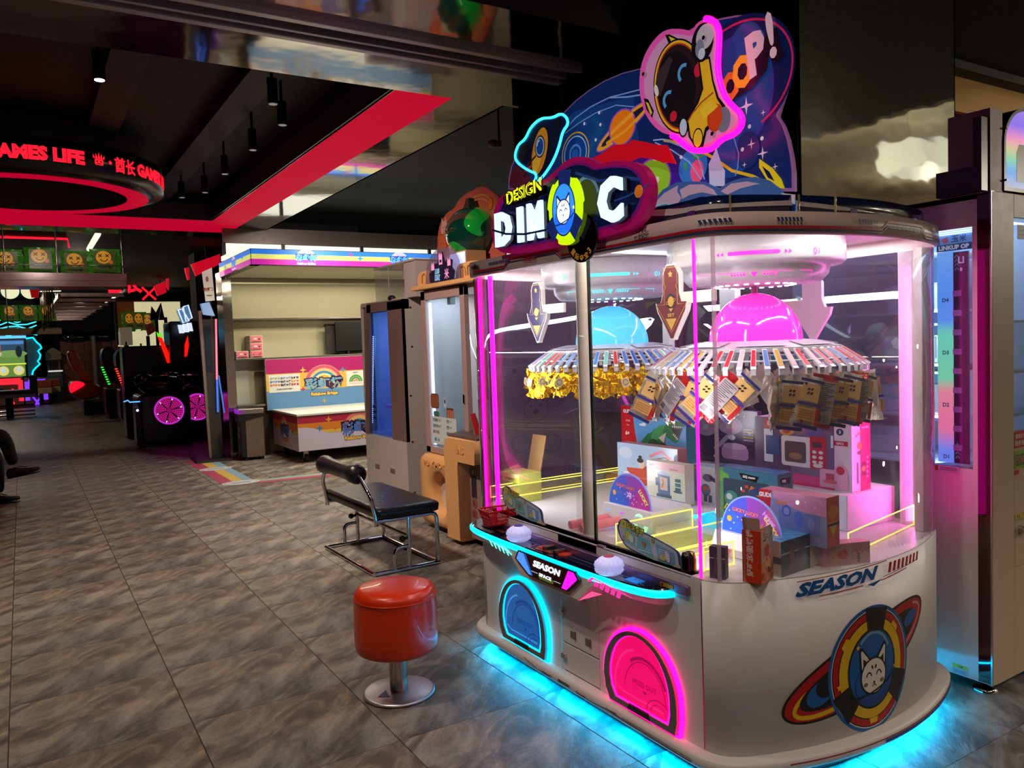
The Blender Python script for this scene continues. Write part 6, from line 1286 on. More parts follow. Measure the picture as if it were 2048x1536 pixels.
    for a, z, w, h in ((-5.28, 1.955, .05, .035), (-5.15, 1.985, .055, .065), (-5.02, 1.965, .05, .035)): ar.rect(a-w/2, z, a+w/2, z+h, PK).poly([(a-w/2, z+h), (a-w/4, z+h+.025), (a, z+h), (a+w/4, z+h+.025), (a+w/2, z+h)], PK)
    ar.rect(-5.165, 2.0, -5.135, 2.02, K).text('星乐', -5.21, 1.925, .035, BLU, bold=.02, out=(.05, (190, 220, 240))).text('果派', -5.21, 1.875, .042, BLU, bold=.02, out=(.05, (190, 220, 240))).text('米', -5.06, 1.875, .075, PK, bold=.02, sx=.9)
    ar.obj('castle_print', pl, lambda a, z, d: facX(X-.0505)(a, z, d), PRD)
    # side towards the prize machine, with a bear drawing
    B().box((X-.04, 4.53, .10), (3.35, 4.545, 1.84)).obj('side_panel', mat('side_lilac', (206, 190, 206), .4), t)
    f2 = facY(4.53); ar = Art(); K = (120, 100, 130)
    ar.arc(2.98, .95, .10, .09, .005, K).arc(2.90, 1.03, .035, .035, .005, K).arc(3.06, 1.03, .035, .035, .005, K).ell(2.98, .93, .025, .018, K).ell(2.94, .97, .008, .010, K).ell(3.02, .97, .008, .010, K).arc(2.85, .72, .07, .06, .005, K).arc(3.1, .70, .08, .06, .005, K).rect(2.8, 1.2, 2.83, 1.23, K).rect(3.14, 1.1, 3.17, 1.13, K)
    ar.obj('bear_drawing', t, f2, PR)
toast_machine()

def rainbow_sign():
    """arched sign with a big green dome, standing on the bread machine's neighbour"""
    t = thing('arched_topper', 'orange arched topper sign with a large glossy green dome and cartoon animals', 'sign', (2.95, 4.75, 1.86))
    f = facX(2.86)
    P = smooth_poly([(-5.703, 2.037), (-5.699, 2.214), (-5.637, 2.362), (-5.502, 2.426), (-5.388, 2.434), (-5.294, 2.495), (-5.153, 2.521), (-5.010, 2.520), (-4.865, 2.489), (-4.756, 2.437), (-4.678, 2.373), (-4.638, 2.292), (-4.637, 2.182), (-4.666, 2.018), (-4.681, 1.936)], True, 1)
    pl = plate(P, f, .012).obj('arch_plate', mat('arch_rose', (176, 86, 70), .45), t)
    ar = Art(); c = [(-5.009, 2.272), (-5.559, 2.308), (-5.605, 2.187), (-5.453, 2.335), (-5.497, 2.216), (-4.835, 2.384), (-5.435, 2.146)]
    ar.ell(c[0][0], c[0][1], .30, .255, (196, 92, 84), n=40).ell(*c[0], .27, .225, (176, 96, 60), n=40).arc(*c[0], .24, .20, .006, (220, 150, 110), n=40).arc(*c[0], .21, .17, .006, (220, 150, 110), n=40)
    for p, r, col in ((c[1], .05, (206, 150, 140)), (c[2], .06, (190, 90, 50)), (c[6], .05, (206, 150, 150))):
        ar.ell(p[0], p[1], r*1.3, r*1.4, (90, 40, 30)).ell(p[0], p[1], r*1.2, r*1.3, col)
        for sx in (-1, 1): ar.poly([(p[0]+sx*r*.9, p[1]+r*.7), (p[0]+sx*r*.8, p[1]+r*1.9), (p[0]+sx*r*.2, p[1]+r*1.1)], col).ell(p[0]+sx*r*.4, p[1]+r*.2, r*.10, r*.14, (60, 30, 30), n=8)
    for p in (c[3], c[4], c[5]): ar.ell(p[0], p[1], .035, .045, (120, 60, 20)).ell(p[0], p[1], .031, .041, (206, 110, 30))
    ar.obj('arch_print', pl, f, PR)
    m = bpy.data.materials.new('green_marbled_dome'); m.use_nodes = True; nt = m.node_tree; p = nt.nodes['Principled BSDF']
    w = nt.nodes.new('ShaderNodeTexNoise'); w.inputs['Scale'].default_value = 2.2; w.inputs['Distortion'].default_value = .6; w.inputs['Detail'].default_value = 1
    cr = nt.nodes.new('ShaderNodeValToRGB'); cr.color_ramp.interpolation = 'CONSTANT'; e = cr.color_ramp.elements
    e[0].color = (*S(6, 44, 34), 1); e[1].position = .5; e[1].color = (*S(14, 130, 40), 1); k = e.new(.62); k.color = (*S(8, 84, 44), 1)
    tc = nt.nodes.new('ShaderNodeTexCoord'); nt.links.new(tc.outputs['Object'], w.inputs['Vector']); nt.links.new(w.outputs[0], cr.inputs[0]); nt.links.new(cr.outputs[0], p.inputs['Base Color'])
    p.inputs['Roughness'].default_value = .06; p.inputs['Coat Weight'].default_value = .6
    nt.links.new(cr.outputs[0], p.inputs['Emission Color']); p.inputs['Emission Strength'].default_value = .25
    d = [(-5.027, 2.208)][0]
    B().ball((2.80, -d[0], d[1]), .17, .235, .178, 32, 20).obj('green_dome', m, t)
    B().hexa([(2.76, -d[0]+.05, d[1]+.15), (2.76, -d[0]-.05, d[1]+.15), (2.84, -d[0]-.05, d[1]+.15), (2.84, -d[0]+.05, d[1]+.15)], [(2.78, -d[0]+.02, d[1]+.24), (2.78, -d[0]-.02, d[1]+.24), (2.82, -d[0]-.02, d[1]+.24), (2.82, -d[0]+.02, d[1]+.24)]).obj('stem', mat('stem_green', (16, 52, 44), .3), t)
    B().box((2.86, 4.6, 1.845), (2.96, 5.3, 2.0)).obj('stand', mat('stand_dark', (40, 34, 36), .6), t)
rainbow_sign()

def grey_machine():
    t = thing('crane_cabinet', 'grey crane cabinet with a blue-lit sloping window and a clear box on top', 'arcade machine', (3.0, 6.6, 0))
    X = 2.64; yn, yf = 5.95, 6.86
    G = mat('cabinet_grey', (186, 172, 168), .42); D = mat('cabinet_grey_brown', (120, 92, 88), .42)
    sd = [(X, .06), (X, .62), (X+.004, 1.78), (X+.01, 1.80), (3.5, 1.80), (3.5, .06)]
    fn = lambda y: [(x, y, z) for x, z in sd]
    B().loft([fn(yn), fn(yn+.02)], 0, False).obj('side_panel', G, t); B().loft([fn(yf-.02), fn(yf)], 0, False).obj('side_panel', G, t)
    B().box((X, yn+.02, .06), (3.5, yf-.02, .62)).obj('base', G, t); B().box((3.48, yn, .6), (3.5, yf, 1.8)).box((X+.005, yn+.02, 1.765), (3.5, yf-.02, 1.80)).obj('back', G, t)
    q = lambda y, z, d=0: (X-d, y-(.16*(z-.62)/1.16 if y > 6.7 else 0), z)
    for a, b in ((yn, yn+.29), (yf-.09, yf)): B().hexa([q(a, .62), q(b, .62), (q(b, .62)[0]+.03, b, .62), (q(a, .62)[0]+.03, a, .62)], [q(a, 1.78), q(b, 1.78), (q(b, 1.78)[0]+.03, b, 1.78), (q(a, 1.78)[0]+.03, a, 1.78)]).obj('front_post', D, t)
    B().hexa([q(yn, 1.71), q(yf, 1.71), (X+.07, yf, 1.71), (X+.07, yn, 1.71)], [q(yn, 1.79), q(yf, 1.79), (X+.07, yf, 1.79), (X+.07, yn, 1.79)]).obj('front_rail', D, t)
    B().hexa([q(yn+.29, .64), q(yf-.09, .64), (X+.02, yf-.09, .64), (X+.02, yn+.29, .64)], [q(yn+.29, 1.71), q(yf-.09, 1.71), (X+.05, yf-.09, 1.71), (X+.05, yn+.29, 1.71)]).obj('window', glass('window_blue', (205, 220, 250), refl=1.2, haze=.05, hrgb=(90, 130, 200)), t)
    BL = mat('inner_blue', (160, 180, 215), .4, es=.05, ergb=(90, 130, 220))  # faint blue glow put into the lining, which is no lamp
    B().box((3.30, yn+.03, .64), (3.32, yf-.03, 1.76)).box((X+.1, yf-.05, .64), (3.3, yf-.03, 1.76)).box((X+.03, yn+.03, .622), (3.3, yf-.03, .64)).obj('inner_lining', BL, t)
    ld = B()
    for k in range(44): ld.box((X+.03, yf-.10-.0025*k, .72+.018*k), (X+.036, yf-.092-.0025*k, .729+.018*k))
    o = ld.obj('led_row', glow('led_blue_white', (190, 215, 255), 3), t); o['kind'] = 'stuff'
    B().box((X+.1, yn+.3, .86), (3.2, yf-.25, .89)).box((X+.15, yn+.35, .70), (3.0, yf-.35, .72)).obj('prize_shelf', mat('shelf_violet', (190, 160, 230), .4, es=.2, ergb=(150, 90, 230)), t)
    B().lathe([(.001, .0), (.10, .0), (.12, .03), (.06, .06), (.001, .065)], (2.95, 6.5, .642), 20).obj('rotor', BL, t)
    B().hexa([(2.95, 6.35, 1.28), (2.95, 6.2, 1.34), (2.97, 6.2, 1.34), (2.97, 6.35, 1.28)], [(2.95, 6.34, 1.52), (2.95, 6.22, 1.48), (2.97, 6.22, 1.48), (2.97, 6.34, 1.52)]).obj('hanging_card', mat('card_blue', (120, 180, 235), .4, es=.3), t)
    for k in range(3): B().cyl((X+.02, yf-.2, .78+.05*k), (X+.005, yf-.2, .78+.05*k), .014, n=10).obj('knob', BLACKP, t)
    for y in (yf-.25, yn+.32): B().box((X-.002, y-.05, .325), (X+.004, y+.05, .365)).obj('coin_slot', D, t)
    for z in (.2, .62, 1.0, 1.4, 1.72): B().cyl((X+.05+.03*(z > 1), yn+.001, z), (X+.05+.03*(z > 1), yn-.004, z), .008, n=8).obj('screw', BLACKP, t)
    for x in (X+.1, 3.4):
        for y in (yn+.1, yf-.1): B().cyl((x, y-.012, .03), (x, y+.012, .03), .03, n=14).obj('caster', RUB, t)
    # clear display box and grey hood on top
    B().box((X+.06, 5.78, 1.80), (3.5, 6.0, 2.09)).box((X+.42, 6.0, 1.80), (3.5, 6.62, 2.09)).box((X+.05, 5.78, 2.085), (3.5, 6.62, 2.10)).obj('hood', G, t)
    b = B().box((X+.05, 6.02, 1.80), (X+.055, 6.60, 2.085)).box((X+.05, 6.595, 1.80), (X+.42, 6.60, 2.085)).obj('display_glass', glass('display', refl=1.2, haze=.05), t)
    B().box((X+.055, 6.31, 1.80), (X+.06, 6.318, 2.085)).obj('glass_joint', mat('joint', (200, 205, 200), .3), t)
    B().ball((X+.22, 6.10, 1.93), .05, .05, .10, 14, 10).obj('plush_figure', mat('plush_brown', (120, 60, 40), .8), t)
    B().ball((X+.22, 6.10, 1.84), .05, .05, .05, 12, 8).obj('plush_figure', mat('plush_dark', (40, 34, 40), .8), t)
    B().ball((X+.02, 6.18, 1.81), .03, .05, .025, 12, 8).obj('cable_grommet', BLACKP, t)
grey_machine()
lamp('crane_lamp', 'AREA', (2.95, 6.35, 1.755), 4.5, (.62, .76, 1), .4, .5); lamp('bread_fill', 'AREA', (2.85, 5.25, 1.79), 5, (.82, .9, 1), .3, .5)  # bread cabinet lamp is added to brighten its dark interior

# ------------------------------------------------------------------ tall white cabinets on the right
def tall_cabinet():
    t = thing('prize_cabinet', 'tall white cabinet lettered LINKUP with blue-lit shelves and a dark red side strip', 'arcade machine', (3.6, 2.0, 0))
    X = 3.05; Y = 1.56; W = mat('cabinet_white', (226, 218, 216), .35)
    # side towards the prize machine: panel with a window, then the dark red strip and the corner post
    b = B().box((X, 1.565, .05), (X+.02, 2.55, .868)).box((X, 1.565, 1.785), (X+.02, 2.55, 1.905)).box((X, 2.45, .868), (X+.02, 2.55, 1.785)).box((X, 1.60, .868), (X+.02, 1.632, 1.785))
    b.obj('side_panel', W, t, bevel=.002)
    B().box((X-.002, 1.567, .055), (X+.01, 1.612, 1.895)).obj('red_strip', mat('dark_red_gloss', (64, 6, 12), .08, coat=.6), t)
    B().box((X-.003, 1.560, .05), (X+.02, 1.566, 1.905)).obj('corner_trim', mat('aluminium', (170, 165, 172), .25, 1), t)
    B().box((X+.02, Y, .05), (X+.10, 2.5, .10)).box((X, Y+.01, 1.885), (4.0, 2.55, 1.905)).box((X+.02, Y+.02, .05), (3.98, 2.55, .075)).box((3.98, Y+.02, .05), (4.0, 2.55, 1.89)).box((X+.02, 2.53, .05), (4.0, 2.55, 1.89)).obj('carcass', W, t)
    B().box((X+.006, 1.632, .868), (X+.010, 2.45, 1.785)).obj('side_window', glass('cab_window', (235, 243, 250), refl=1.1, haze=.04), t)
    IN = mat('cabinet_inner', (190, 206, 226), .5); SH = mat('shelf_white', (214, 222, 236), .4)
    B().box((X+.5, 1.66, .87), (X+.51, 2.5, 1.88)).box((X+.03, 2.46, .87), (X+.5, 2.47, 1.88)).box((X+.02, 1.66, .862), (X+.5, 2.46, .870)).obj('inner_back', IN, t)
    for z in (1.715, 1.484, 1.265, 1.055): B().box((X+.10, 1.80, z-.010), (X+.48, 2.45, z)).obj('shelf', SH, t)
    for z, y in ((1.055, 2.0), (.872, 2.1), (1.265, 1.95), (1.484, 1.93)):
        o = tag(B().box((X+.18, y-.08, z+.001), (X+.36, y+.16, z+.115)).obj('white_carton', mat('white_card', (206, 214, 226), .5), None, bevel=.003), {1.055: 'plain white carton on the third shelf of the LINKUP cabinet', .872: 'plain white carton on the bottom of the LINKUP cabinet', 1.265: 'plain white carton on the second shelf of the LINKUP cabinet', 1.484: 'plain white carton on the top shelf of the LINKUP cabinet'}[z], 'carton', 'white cartons in the LINKUP cabinet')
        B().box((X+.179, y-.078, z+.02), (X+.18, y-.07, z+.11)).obj('lid_gap', mat('gap_grey', (120, 128, 140), .6), o)
    # rainbow light panel with the key column
    m = bpy.data.materials.new('rainbow_light'); m.use_nodes = True; nt = m.node_tree; p = nt.nodes['Principled BSDF']; tc = nt.nodes.new('ShaderNodeTexCoord'); sx = nt.nodes.new('ShaderNodeSeparateXYZ'); cr = nt.nodes.new('ShaderNodeValToRGB')
    nt.links.new(tc.outputs['Generated'], sx.inputs[0]); nt.links.new(sx.outputs['Z'], cr.inputs[0]); e = cr.color_ramp.elements
    e[0].position = .0; e[0].color = (*S(110, 150, 245), 1); e[1].position = 1; e[1].color = (*S(120, 180, 245), 1)
    for ps, c in ((.06, (120, 150, 245)), (.16, (250, 130, 160)), (.34, (250, 150, 160)), (.40, (120, 235, 170)), (.62, (110, 235, 190)), (.68, (80, 160, 245)), (.85, (90, 165, 245))):
        q = e.new(ps); q.color = (*S(*c), 1)
    nt.links.new(cr.outputs[0], p.inputs['Emission Color']); nt.links.new(cr.outputs[0], p.inputs['Base Color']); p.inputs['Emission Strength'].default_value = .85
    B().box((X+.035, 1.722, .88), (X+.045, 1.785, 1.705)).obj('light_panel', m, t)
    B().box((X+.035, 1.665, .88), (X+.044, 1.722, 1.70)).obj('key_column', mat('key_column_navy', (26, 36, 58), .3), t)
    for k in range(9): B().box((X+.030, 1.690, .93+.075*k), (X+.036, 1.722, .952+.075*k)).obj('key_tab', SH, t)
    f = facX(X+.0345); ar = Art()
    for k, c in enumerate(('D1', 'D2', 'D3', 'D4')): ar.text(c, -1.752, .895+.205*k, .016, (40, 50, 80), bold=.03)
    for k in range(4): ar.line([(-1.715, 1.63+.016*k), (-1.707, 1.64+.016*k), (-1.699, 1.63+.016*k)], .004, (120, 140, 170)).line([(-1.715, .90+.016*k), (-1.707, .91+.016*k), (-1.699, .90+.016*k)], .004, (120, 140, 170))
    ar.text('LI', -1.69, 1.655, .026, (190, 215, 245), bold=.03).text('0', -1.69, 1.625, .014, (220, 240, 255), bold=.03); ar.obj('key_print', t, f, PRD)
    s = B().box((X+.028, 1.640, 1.722), (X+.034, 1.782, 1.782)).obj('lettered_sign', mat('sign_ice', (120, 160, 215), .3, es=.4, ergb=(110, 160, 230)), t)
    f = facX(X+.0278); ar = Art(); ar.rect(-1.782, 1.706, -1.640, 1.732, (34, 62, 110)).text('LINKUP OP', -1.774, 1.710, .018, (235, 240, 250), 'l', bold=.05, sx=1.05).poly([(-1.765, 1.752), (-1.74, 1.762), (-1.735, 1.74), (-1.752, 1.736)], (196, 90, 110)).text('玉', -1.71, 1.738, .026, (40, 70, 120), bold=.03).text('米', -1.68, 1.738, .026, (40, 70, 120), bold=.03)
    ar.obj('sign_print', s, f, PRD)
    for z in (1.768, 1.776, 1.784): B().box((X+.02, 1.64, z), (X+.026, 1.775, z+.0028)).obj('led_bar', glow('led_white', (225, 238, 255), 3.2), t)
    # printed notices
    f = facX(X-.0005); ar = Art(); ar.rect(-1.812, .848, -1.683, .872, (214, 214, 222)).rect(-1.812, .850, -1.765, .870, (190, 70, 30))
    for k in range(3): ar.rect(-1.758, .854+.005*k, -1.69, .8565+.005*k, (120, 120, 130))
    ar.text('注意', -1.788, .853, .014, (40, 20, 20)); ar.obj('warning_label', t, f, PR); ar = Art().rect(-1.712, .055, -1.652, .092, (205, 205, 206)).rect(-1.712, .078, -1.652, .092, (206, 196, 40)).text('注意', -1.682, .080, .010, (60, 50, 20))
    for k in range(3): ar.rect(-1.706, .060+.005*k, -1.66, .0625+.005*k, (140, 150, 170))
    ar.obj('notice', t, f, PR)
    # front with glass door
    F = facY(Y)
    b = B().box((X+.001, Y-.001, .05), (3.205, Y+.02, 1.905)).box((3.205, Y, .05), (4.0, Y+.02, 1.005)).box((3.205, Y, 1.815), (4.0, Y+.02, 1.905)).box((3.85, Y, 1.005), (4.0, Y+.02, 1.815)).obj('front_panel', mat('front_cream', (214, 190, 166), .38), t, bevel=.003)
    B().box((3.205, Y+.006, 1.005), (3.85, Y+.010, 1.815)).obj('front_window', glass('cab_window', (235, 243, 250), refl=1.1, haze=.04), t)
    B().box((3.22, Y+.04, 1.80), (3.8, Y+.05, 1.808)).obj('led_bar', glow('led_white', (225, 238, 255), 3.2), t)
    B().box((3.206, Y+.42, 1.0), (3.9, Y+.43, 1.82)).obj('inner_back', mat('inner_front_blue', (160, 196, 236), .5, es=.25, ergb=(110, 170, 240)), t)
    for z in (1.42, 1.22, 1.05): B().box((3.206, Y+.06, z), (3.85, Y+.42, z+.01)).obj('shelf', SH, t)
    ar = Art(); ar.rect(3.207, .94, 3.40, 1.005, (190, 34, 34)).text('请拿好您的', 3.212, .975, .020, (244, 230, 224), 'l').text('随身物品', 3.212, .948, .022, (244, 230, 224), 'l').rect(3.207, .86, 3.40, .93, (150, 186, 40)).rrect(3.212, .87, 3.40, .915, .006, (90, 120, 40)).text('SEGA' if 0 else '活动', 3.22, .876, .032, (226, 120, 120), 'l', bold=.04).rect(3.209, .838, 3.24, .856, (196, 60, 30)).rect(3.21, .665, 3.4, .682, (214, 196, 60)).text('注意', 3.222, .668, .011, (60, 50, 20), 'l')
    ar.line([(3.4, .66), (3.212, .66), (3.212, .48), (3.4, .48)], .0025, (150, 130, 118)); ar.rect(3.225, 1.735, 3.4, 1.79, (190, 206, 226)).rect(3.235, 1.765, 3.4, 1.77, (70, 90, 120)).rect(3.235, 1.75, 3.4, 1.755, (110, 130, 150)); ar.obj('notice', t, F, PR)
    B().cyl((3.255, Y, .62), (3.255, Y-.02, .62), .018, n=16).obj('lock', CHR, t)
    for x, y in ((3.11, 1.62), (3.9, 1.62), (3.11, 2.45), (3.9, 2.45)):
        B().lathe([(.045, 0), (.045, .008), (.03, .018), (.014, .02), (.014, .055)], (x, y, 0), 18).obj('levelling_foot', CHR, t)
    # lit arch on top
    a = thing('arch_light_sign', 'arch-shaped sign with rainbow lights in a black frame, standing on the white cabinet', 'sign', (3.3, Y+.05, 1.905))
    B().box((3.0, 1.57, 1.906), (3.055, 1.60, 2.17)).box((3.02, 1.60, 1.906), (3.6, 1.75, 2.0)).obj('black_side', BLKG, a)
    B().box((3.05, 1.565, 1.906), (3.135, 1.72, 2.205)).obj('side_cheek', mat('cheek_mauve', (176, 130, 130), .4), a)
    P = [(3.138, 1.912)]+[(3.30-.162*cos(pi*k/18), 2.09+.14*sin(pi*k/18)) for k in range(19)]+[(3.462, 1.912)]
    bd = plate(P, facY(1.56), .14).obj('arch_body', BLKG, a)
    m2 = bpy.data.materials.new('arch_rainbow'); m2.use_nodes = True; nt = m2.node_tree; p = nt.nodes['Principled BSDF']; tc = nt.nodes.new('ShaderNodeTexCoord'); sx = nt.nodes.new('ShaderNodeSeparateXYZ'); cr = nt.nodes.new('ShaderNodeValToRGB')
    nt.links.new(tc.outputs['Generated'], sx.inputs[0]); nt.links.new(sx.outputs['Z'], cr.inputs[0]); e = cr.color_ramp.elements
    e[0].color = (*S(190, 196, 220), 1); e[1].color = (*S(150, 120, 240), 1)
    for ps, c in ((.2, (90, 170, 250)), (.36, (130, 220, 180)), (.5, (225, 200, 150)), (.62, (250, 140, 200)), (.8, (120, 90, 250))): q = e.new(ps); q.color = (*S(*c), 1)
    nt.links.new(cr.outputs[0], p.inputs['Emission Color']); p.inputs['Base Color'].default_value = (.5, .5, .55, 1); p.inputs['Emission Strength'].default_value = .75
    Q = [(3.150, 1.925)]+[(3.30-.15*cos(pi*k/18), 2.09+.128*sin(pi*k/18)) for k in range(19)]+[(3.45, 1.925)]
    R_ = [(3.225, 1.95), (3.225, 2.06), (3.245, 2.09), (3.375, 2.09), (3.375, 1.95)]
    plate(Q, facY(1.5595), .001).obj('arch_face', m2, bd)
    plate(R_, facY(1.5585), .001).obj('arch_opening', BLKG, bd)
    for x, z in ((3.143, 1.95), (3.143, 2.14), (3.30, 2.226)): B().cyl((x, 1.56, z), (x, 1.552, z), .004, n=8).obj('stud', CHR, bd)
tall_cabinet()
lamp('cabinet_light', 'AREA', (3.30, 1.95, 1.875), 2, (.75, .87, 1), .3, .5)
lamp('cabinet_light', 'AREA', (3.10, 1.79, 1.29), 3.5, (.75, .87, 1), .02, .8, (R(90), 0, R(-25)))  # added upright lamp that brightens the lower shelves

# ------------------------------------------------------------------ the rainbow booth
def booth():
    BS = steel('booth_steel', (190, 184, 160), .25, .10, 1.2); Y = 11.1
    s = struct(B().box((2.40, Y, 0), (7.5, Y+.1, 2.75)).obj('wall_booth', mat('booth_cream_steel', (206, 196, 160), .35, .3)))
    ROOT[s.name] = Mx()
    struct(B().box((2.285, 10.84, 0), (2.40, 11.2, 2.46)).obj('column_2', steel('pillar_steel', (180, 172, 164), .16, .35, 1.2, (1, 1, 2))))
    for z, d in ((2.405, .28), (1.83, .26), (1.30, .30)): B().box((2.40, Y-d, z-.012), (7.0, Y, z+.012)).obj('shelf', STB, s, bevel=.003)
    B().box((2.40, Y-.30, .665), (2.80, Y, .69)).obj('niche_floor', STB, s); B().box((2.40, Y-.02, .69), (2.62, Y, 1.29)).obj('niche_back', mat('niche_white', (206, 204, 190), .4), s)
    B().box((2.40, Y-.28, .0), (2.80, Y-.26, .66)).obj('kick_panel', mat('kick_brown', (70, 58, 50), .4, .5), s)
    struct(B().box((2.3, 10.7, 2.80), (8.5, 10.74, 3.02)).obj('trim_5', mat('fascia_steel', (96, 84, 84), .35, .6)))
    # light box above and the printed sign round the booth
    t = thing('booth_light_box', 'long white light box glowing above the rainbow sign', 'light box', (4.5, 10.4, 2.6))
    B().box((2.28, 10.64, 2.52), (7.4, 10.68, 2.80)).box((2.26, 9.5, 2.57), (2.29, 10.68, 2.63)).obj('light_panel', glow('booth_white', (246, 250, 232), 1.0), t)
    for x in (2.29, 3.05, 4.15, 5.2): B().box((x-.02, 10.60, 2.50), (x+.02, 10.64, 2.81)).obj('post', BLACKP, t)
    t = thing('booth_sign', 'striped blue, yellow and pink sign box reading Rainbow Bridge around the booth', 'sign', (4.5, 9.1, 2.37))
    B().box((2.25, 9.12, 2.37), (7.2, 9.22, 2.555)).box((2.25, 9.12, 2.37), (2.35, 10.78, 2.555)).obj('box', BLKG, t)
    B().box((2.36, 9.22, 2.375), (7.2, 10.8, 2.385)).obj('soffit', mat('soffit_cream', (214, 206, 176), .35, .2), t)
    def strip(ar, x0, x1):
        ar.rect(x0, 2.495, x1, 2.549, (40, 120, 220)).rect(x0, 2.440, x1, 2.495, (214, 216, 110)).rect(x0, 2.377, x1, 2.440, (196, 40, 160))
    def logo(ar, x, z, k):
        ar.ell(x, z+.02*k, .085*k, .065*k, (150, 190, 240), a0=0, a1=pi).arc(x, z+.02*k, .060*k, .045*k, .022*k, (240, 170, 200), a0=0, a1=pi).arc(x, z+.02*k, .038*k, .028*k, .016*k, (120, 170, 240), a0=0, a1=pi)
        ar.text('彩虹桥', x, z-.025*k, .062*k, (60, 160, 240), bold=.04, out=(.10, (20, 60, 150))).text('Rainbow Bridge', x, z-.058*k, .026*k, (240, 245, 255), bold=.04, out=(.08, (20, 70, 160)))
    ar = Art(); strip(ar, 2.255, 7.19)
    for x in (2.88, 4.05, 5.22, 6.4): logo(ar, x, 2.452, 1.3)
    for x in (3.42, 4.62, 5.8): ar.star(x, 2.515, .035, (220, 60, 130)).star(x+.12, 2.47, .045, (50, 140, 230))
    ar.obj('sign_print', t, facY(9.12), PRL)
    ar = Art(); strip(ar, -10.775, -9.125); logo(ar, -9.95, 2.455, 1.2); ar.star(-10.4, 2.47, .05, (50, 140, 230)).star(-9.5, 2.49, .05, (50, 140, 230)); ar.obj('sign_print', t, facX(2.25), PRL)
    # game table
    t = thing('rainbow_table', 'wheeled game table printed with rainbows and clouds, white top, tall striped backboard', 'game table', (3.9, 10.2, 0))
    x0, x1, y0, y1 = 2.83, 5.0, 9.62, 10.74
    B().box((x0, y0, .15), (x1, y1, .585)).obj('body', mat('table_lilac', (206, 190, 214), .45), t)
    B().box((x0-.01, y0-.01, .585), (x1+.01, y1+.01, .612)).obj('top', mat('table_white', (226, 222, 210), .35), t, bevel=.004)
    B().box((x0-.012, y0-.012, .580), (x1+.012, y1+.012, .586)).obj('edge_band', mat('edge_navy', (50, 60, 90), .4), t)
    for k in range(6): B().tube([(x0+.35+.32*k+.05*s, y0+.25+.13*(k % 3)+.02*s*s, .614) for s in (-2, -1, 0, 1, 2)], .008, 5).obj('lane_rib', mat('rib_cream', (214, 206, 180), .4), t)
    for x, y in ((x0+.12, y0+.12), (x1-.12, y0+.12), (x0+.12, y1-.12), (x1-.12, y1-.12)):
        c = B().cyl((x-.02, y, .055), (x+.02, y, .055), .055, n=18).obj('caster', RUB, t); B().box((x-.028, y-.02, .05), (x+.028, y+.02, .15)).obj('fork', STB, c)
    def wrapart(ar, u0, u1, hill, lx):
        ar.rect(u0, .49, u1, .579, (176, 34, 66)).rect(u0, .395, u1, .49, (220, 130, 40)).rect(u0, .355, u1, .395, (224, 186, 70))
        ar.poly([(u0, .155)]+[(u0+(u1-u0)*k/24, .30+hill(k/24)) for k in range(25)]+[(u1, .155)], (206, 194, 220))
        for x, k in lx:
            ar.ell(x, .36, .19*k, .20*k, (230, 120, 110), a0=0, a1=pi).ell(x, .36, .15*k, .16*k, (240, 190, 120), a0=0, a1=pi).ell(x, .36, .11*k, .12*k, (50, 130, 190), a0=0, a1=pi).ell(x, .36, .06*k, .07*k, (226, 130, 60), a0=0, a1=pi)
            ar.text('彩虹桥', x, .29, .15*k, (80, 110, 200), bold=.04, sx=.9, out=(.10, (40, 24, 60))).text('Rainbow Bridge', x, .225, .055*k, (240, 190, 80), bold=.05, out=(.09, (40, 24, 60)))
    ar = Art(); wrapart(ar, x0+.002, x1-.002, lambda s: .10*abs(sin(s*9+1.2))+.10*max(0, .25-s)*2, ((3.62, 1.15),)); ar.star(3.22, .52, .05, (230, 150, 60)).star(3.10, .42, .05, (50, 130, 190)).star(3.3, .40, .025, (220, 80, 40)); ar.obj('front_print', t, facY(y0), PR)
    ar = Art(); wrapart(ar, -y1+.002, -y0-.002, lambda s: .11*abs(cos(s*5)), ((-10.2, .95),)); ar.star(-9.85, .38, .05, (60, 110, 180)).star(-10.6, .42, .04, (60, 110, 180)); ar.obj('side_print', t, facX(x0), PR)
    bb = B().box((2.765, 10.745, .60), (5.4, 10.80, 1.285)).obj('backboard', mat('backboard_white', (214, 208, 200), .45), t)
    ar = Art(); ar.rect(2.767, 1.085, 5.39, 1.282, (172, 24, 104)).rect(2.767, .852, 5.39, 1.085, (226, 180, 70)).rect(2.767, .602, 5.39, .852, (92, 140, 190))
    x = 3.56
    for r, c in ((.275, (226, 150, 150)), (.268, (206, 90, 120)), (.225, (230, 190, 130)), (.185, (60, 140, 190)), (.15, (240, 220, 160)), (.12, (226, 170, 60))): ar.ell(x, .92, r, r*.95, c, a0=0, a1=pi)
    TX = ((226, 90, 140), (236, 180, 60), (90, 190, 190))
    for k, ch in enumerate('彩虹桥'): ar.text(ch, x+.178*(k-1), .845, .155, (120, 170, 200), bold=.05, sx=1.1, out=(.09, (46, 28, 80))); ar.text(ch, x+.178*(k-1), .93, .07, TX[k], bold=.03, sx=2.0) if 0 else None
    ar.text('Rainbow Bridge', x, .745, .062, (232, 190, 90), bold=.06, sx=1.0, out=(.10, (46, 28, 80)))
    for a, z, r, c in ((3.27, 1.12, .05, (230, 190, 80)), (3.84, 1.10, .05, (90, 140, 200)), (3.55, .68, .04, (200, 170, 80)), (3.26, .86, .04, (196, 40, 110))): ar.star(a, z, r, c)
    ar.rect(2.80, .835, 3.22, 1.075, (226, 222, 220))
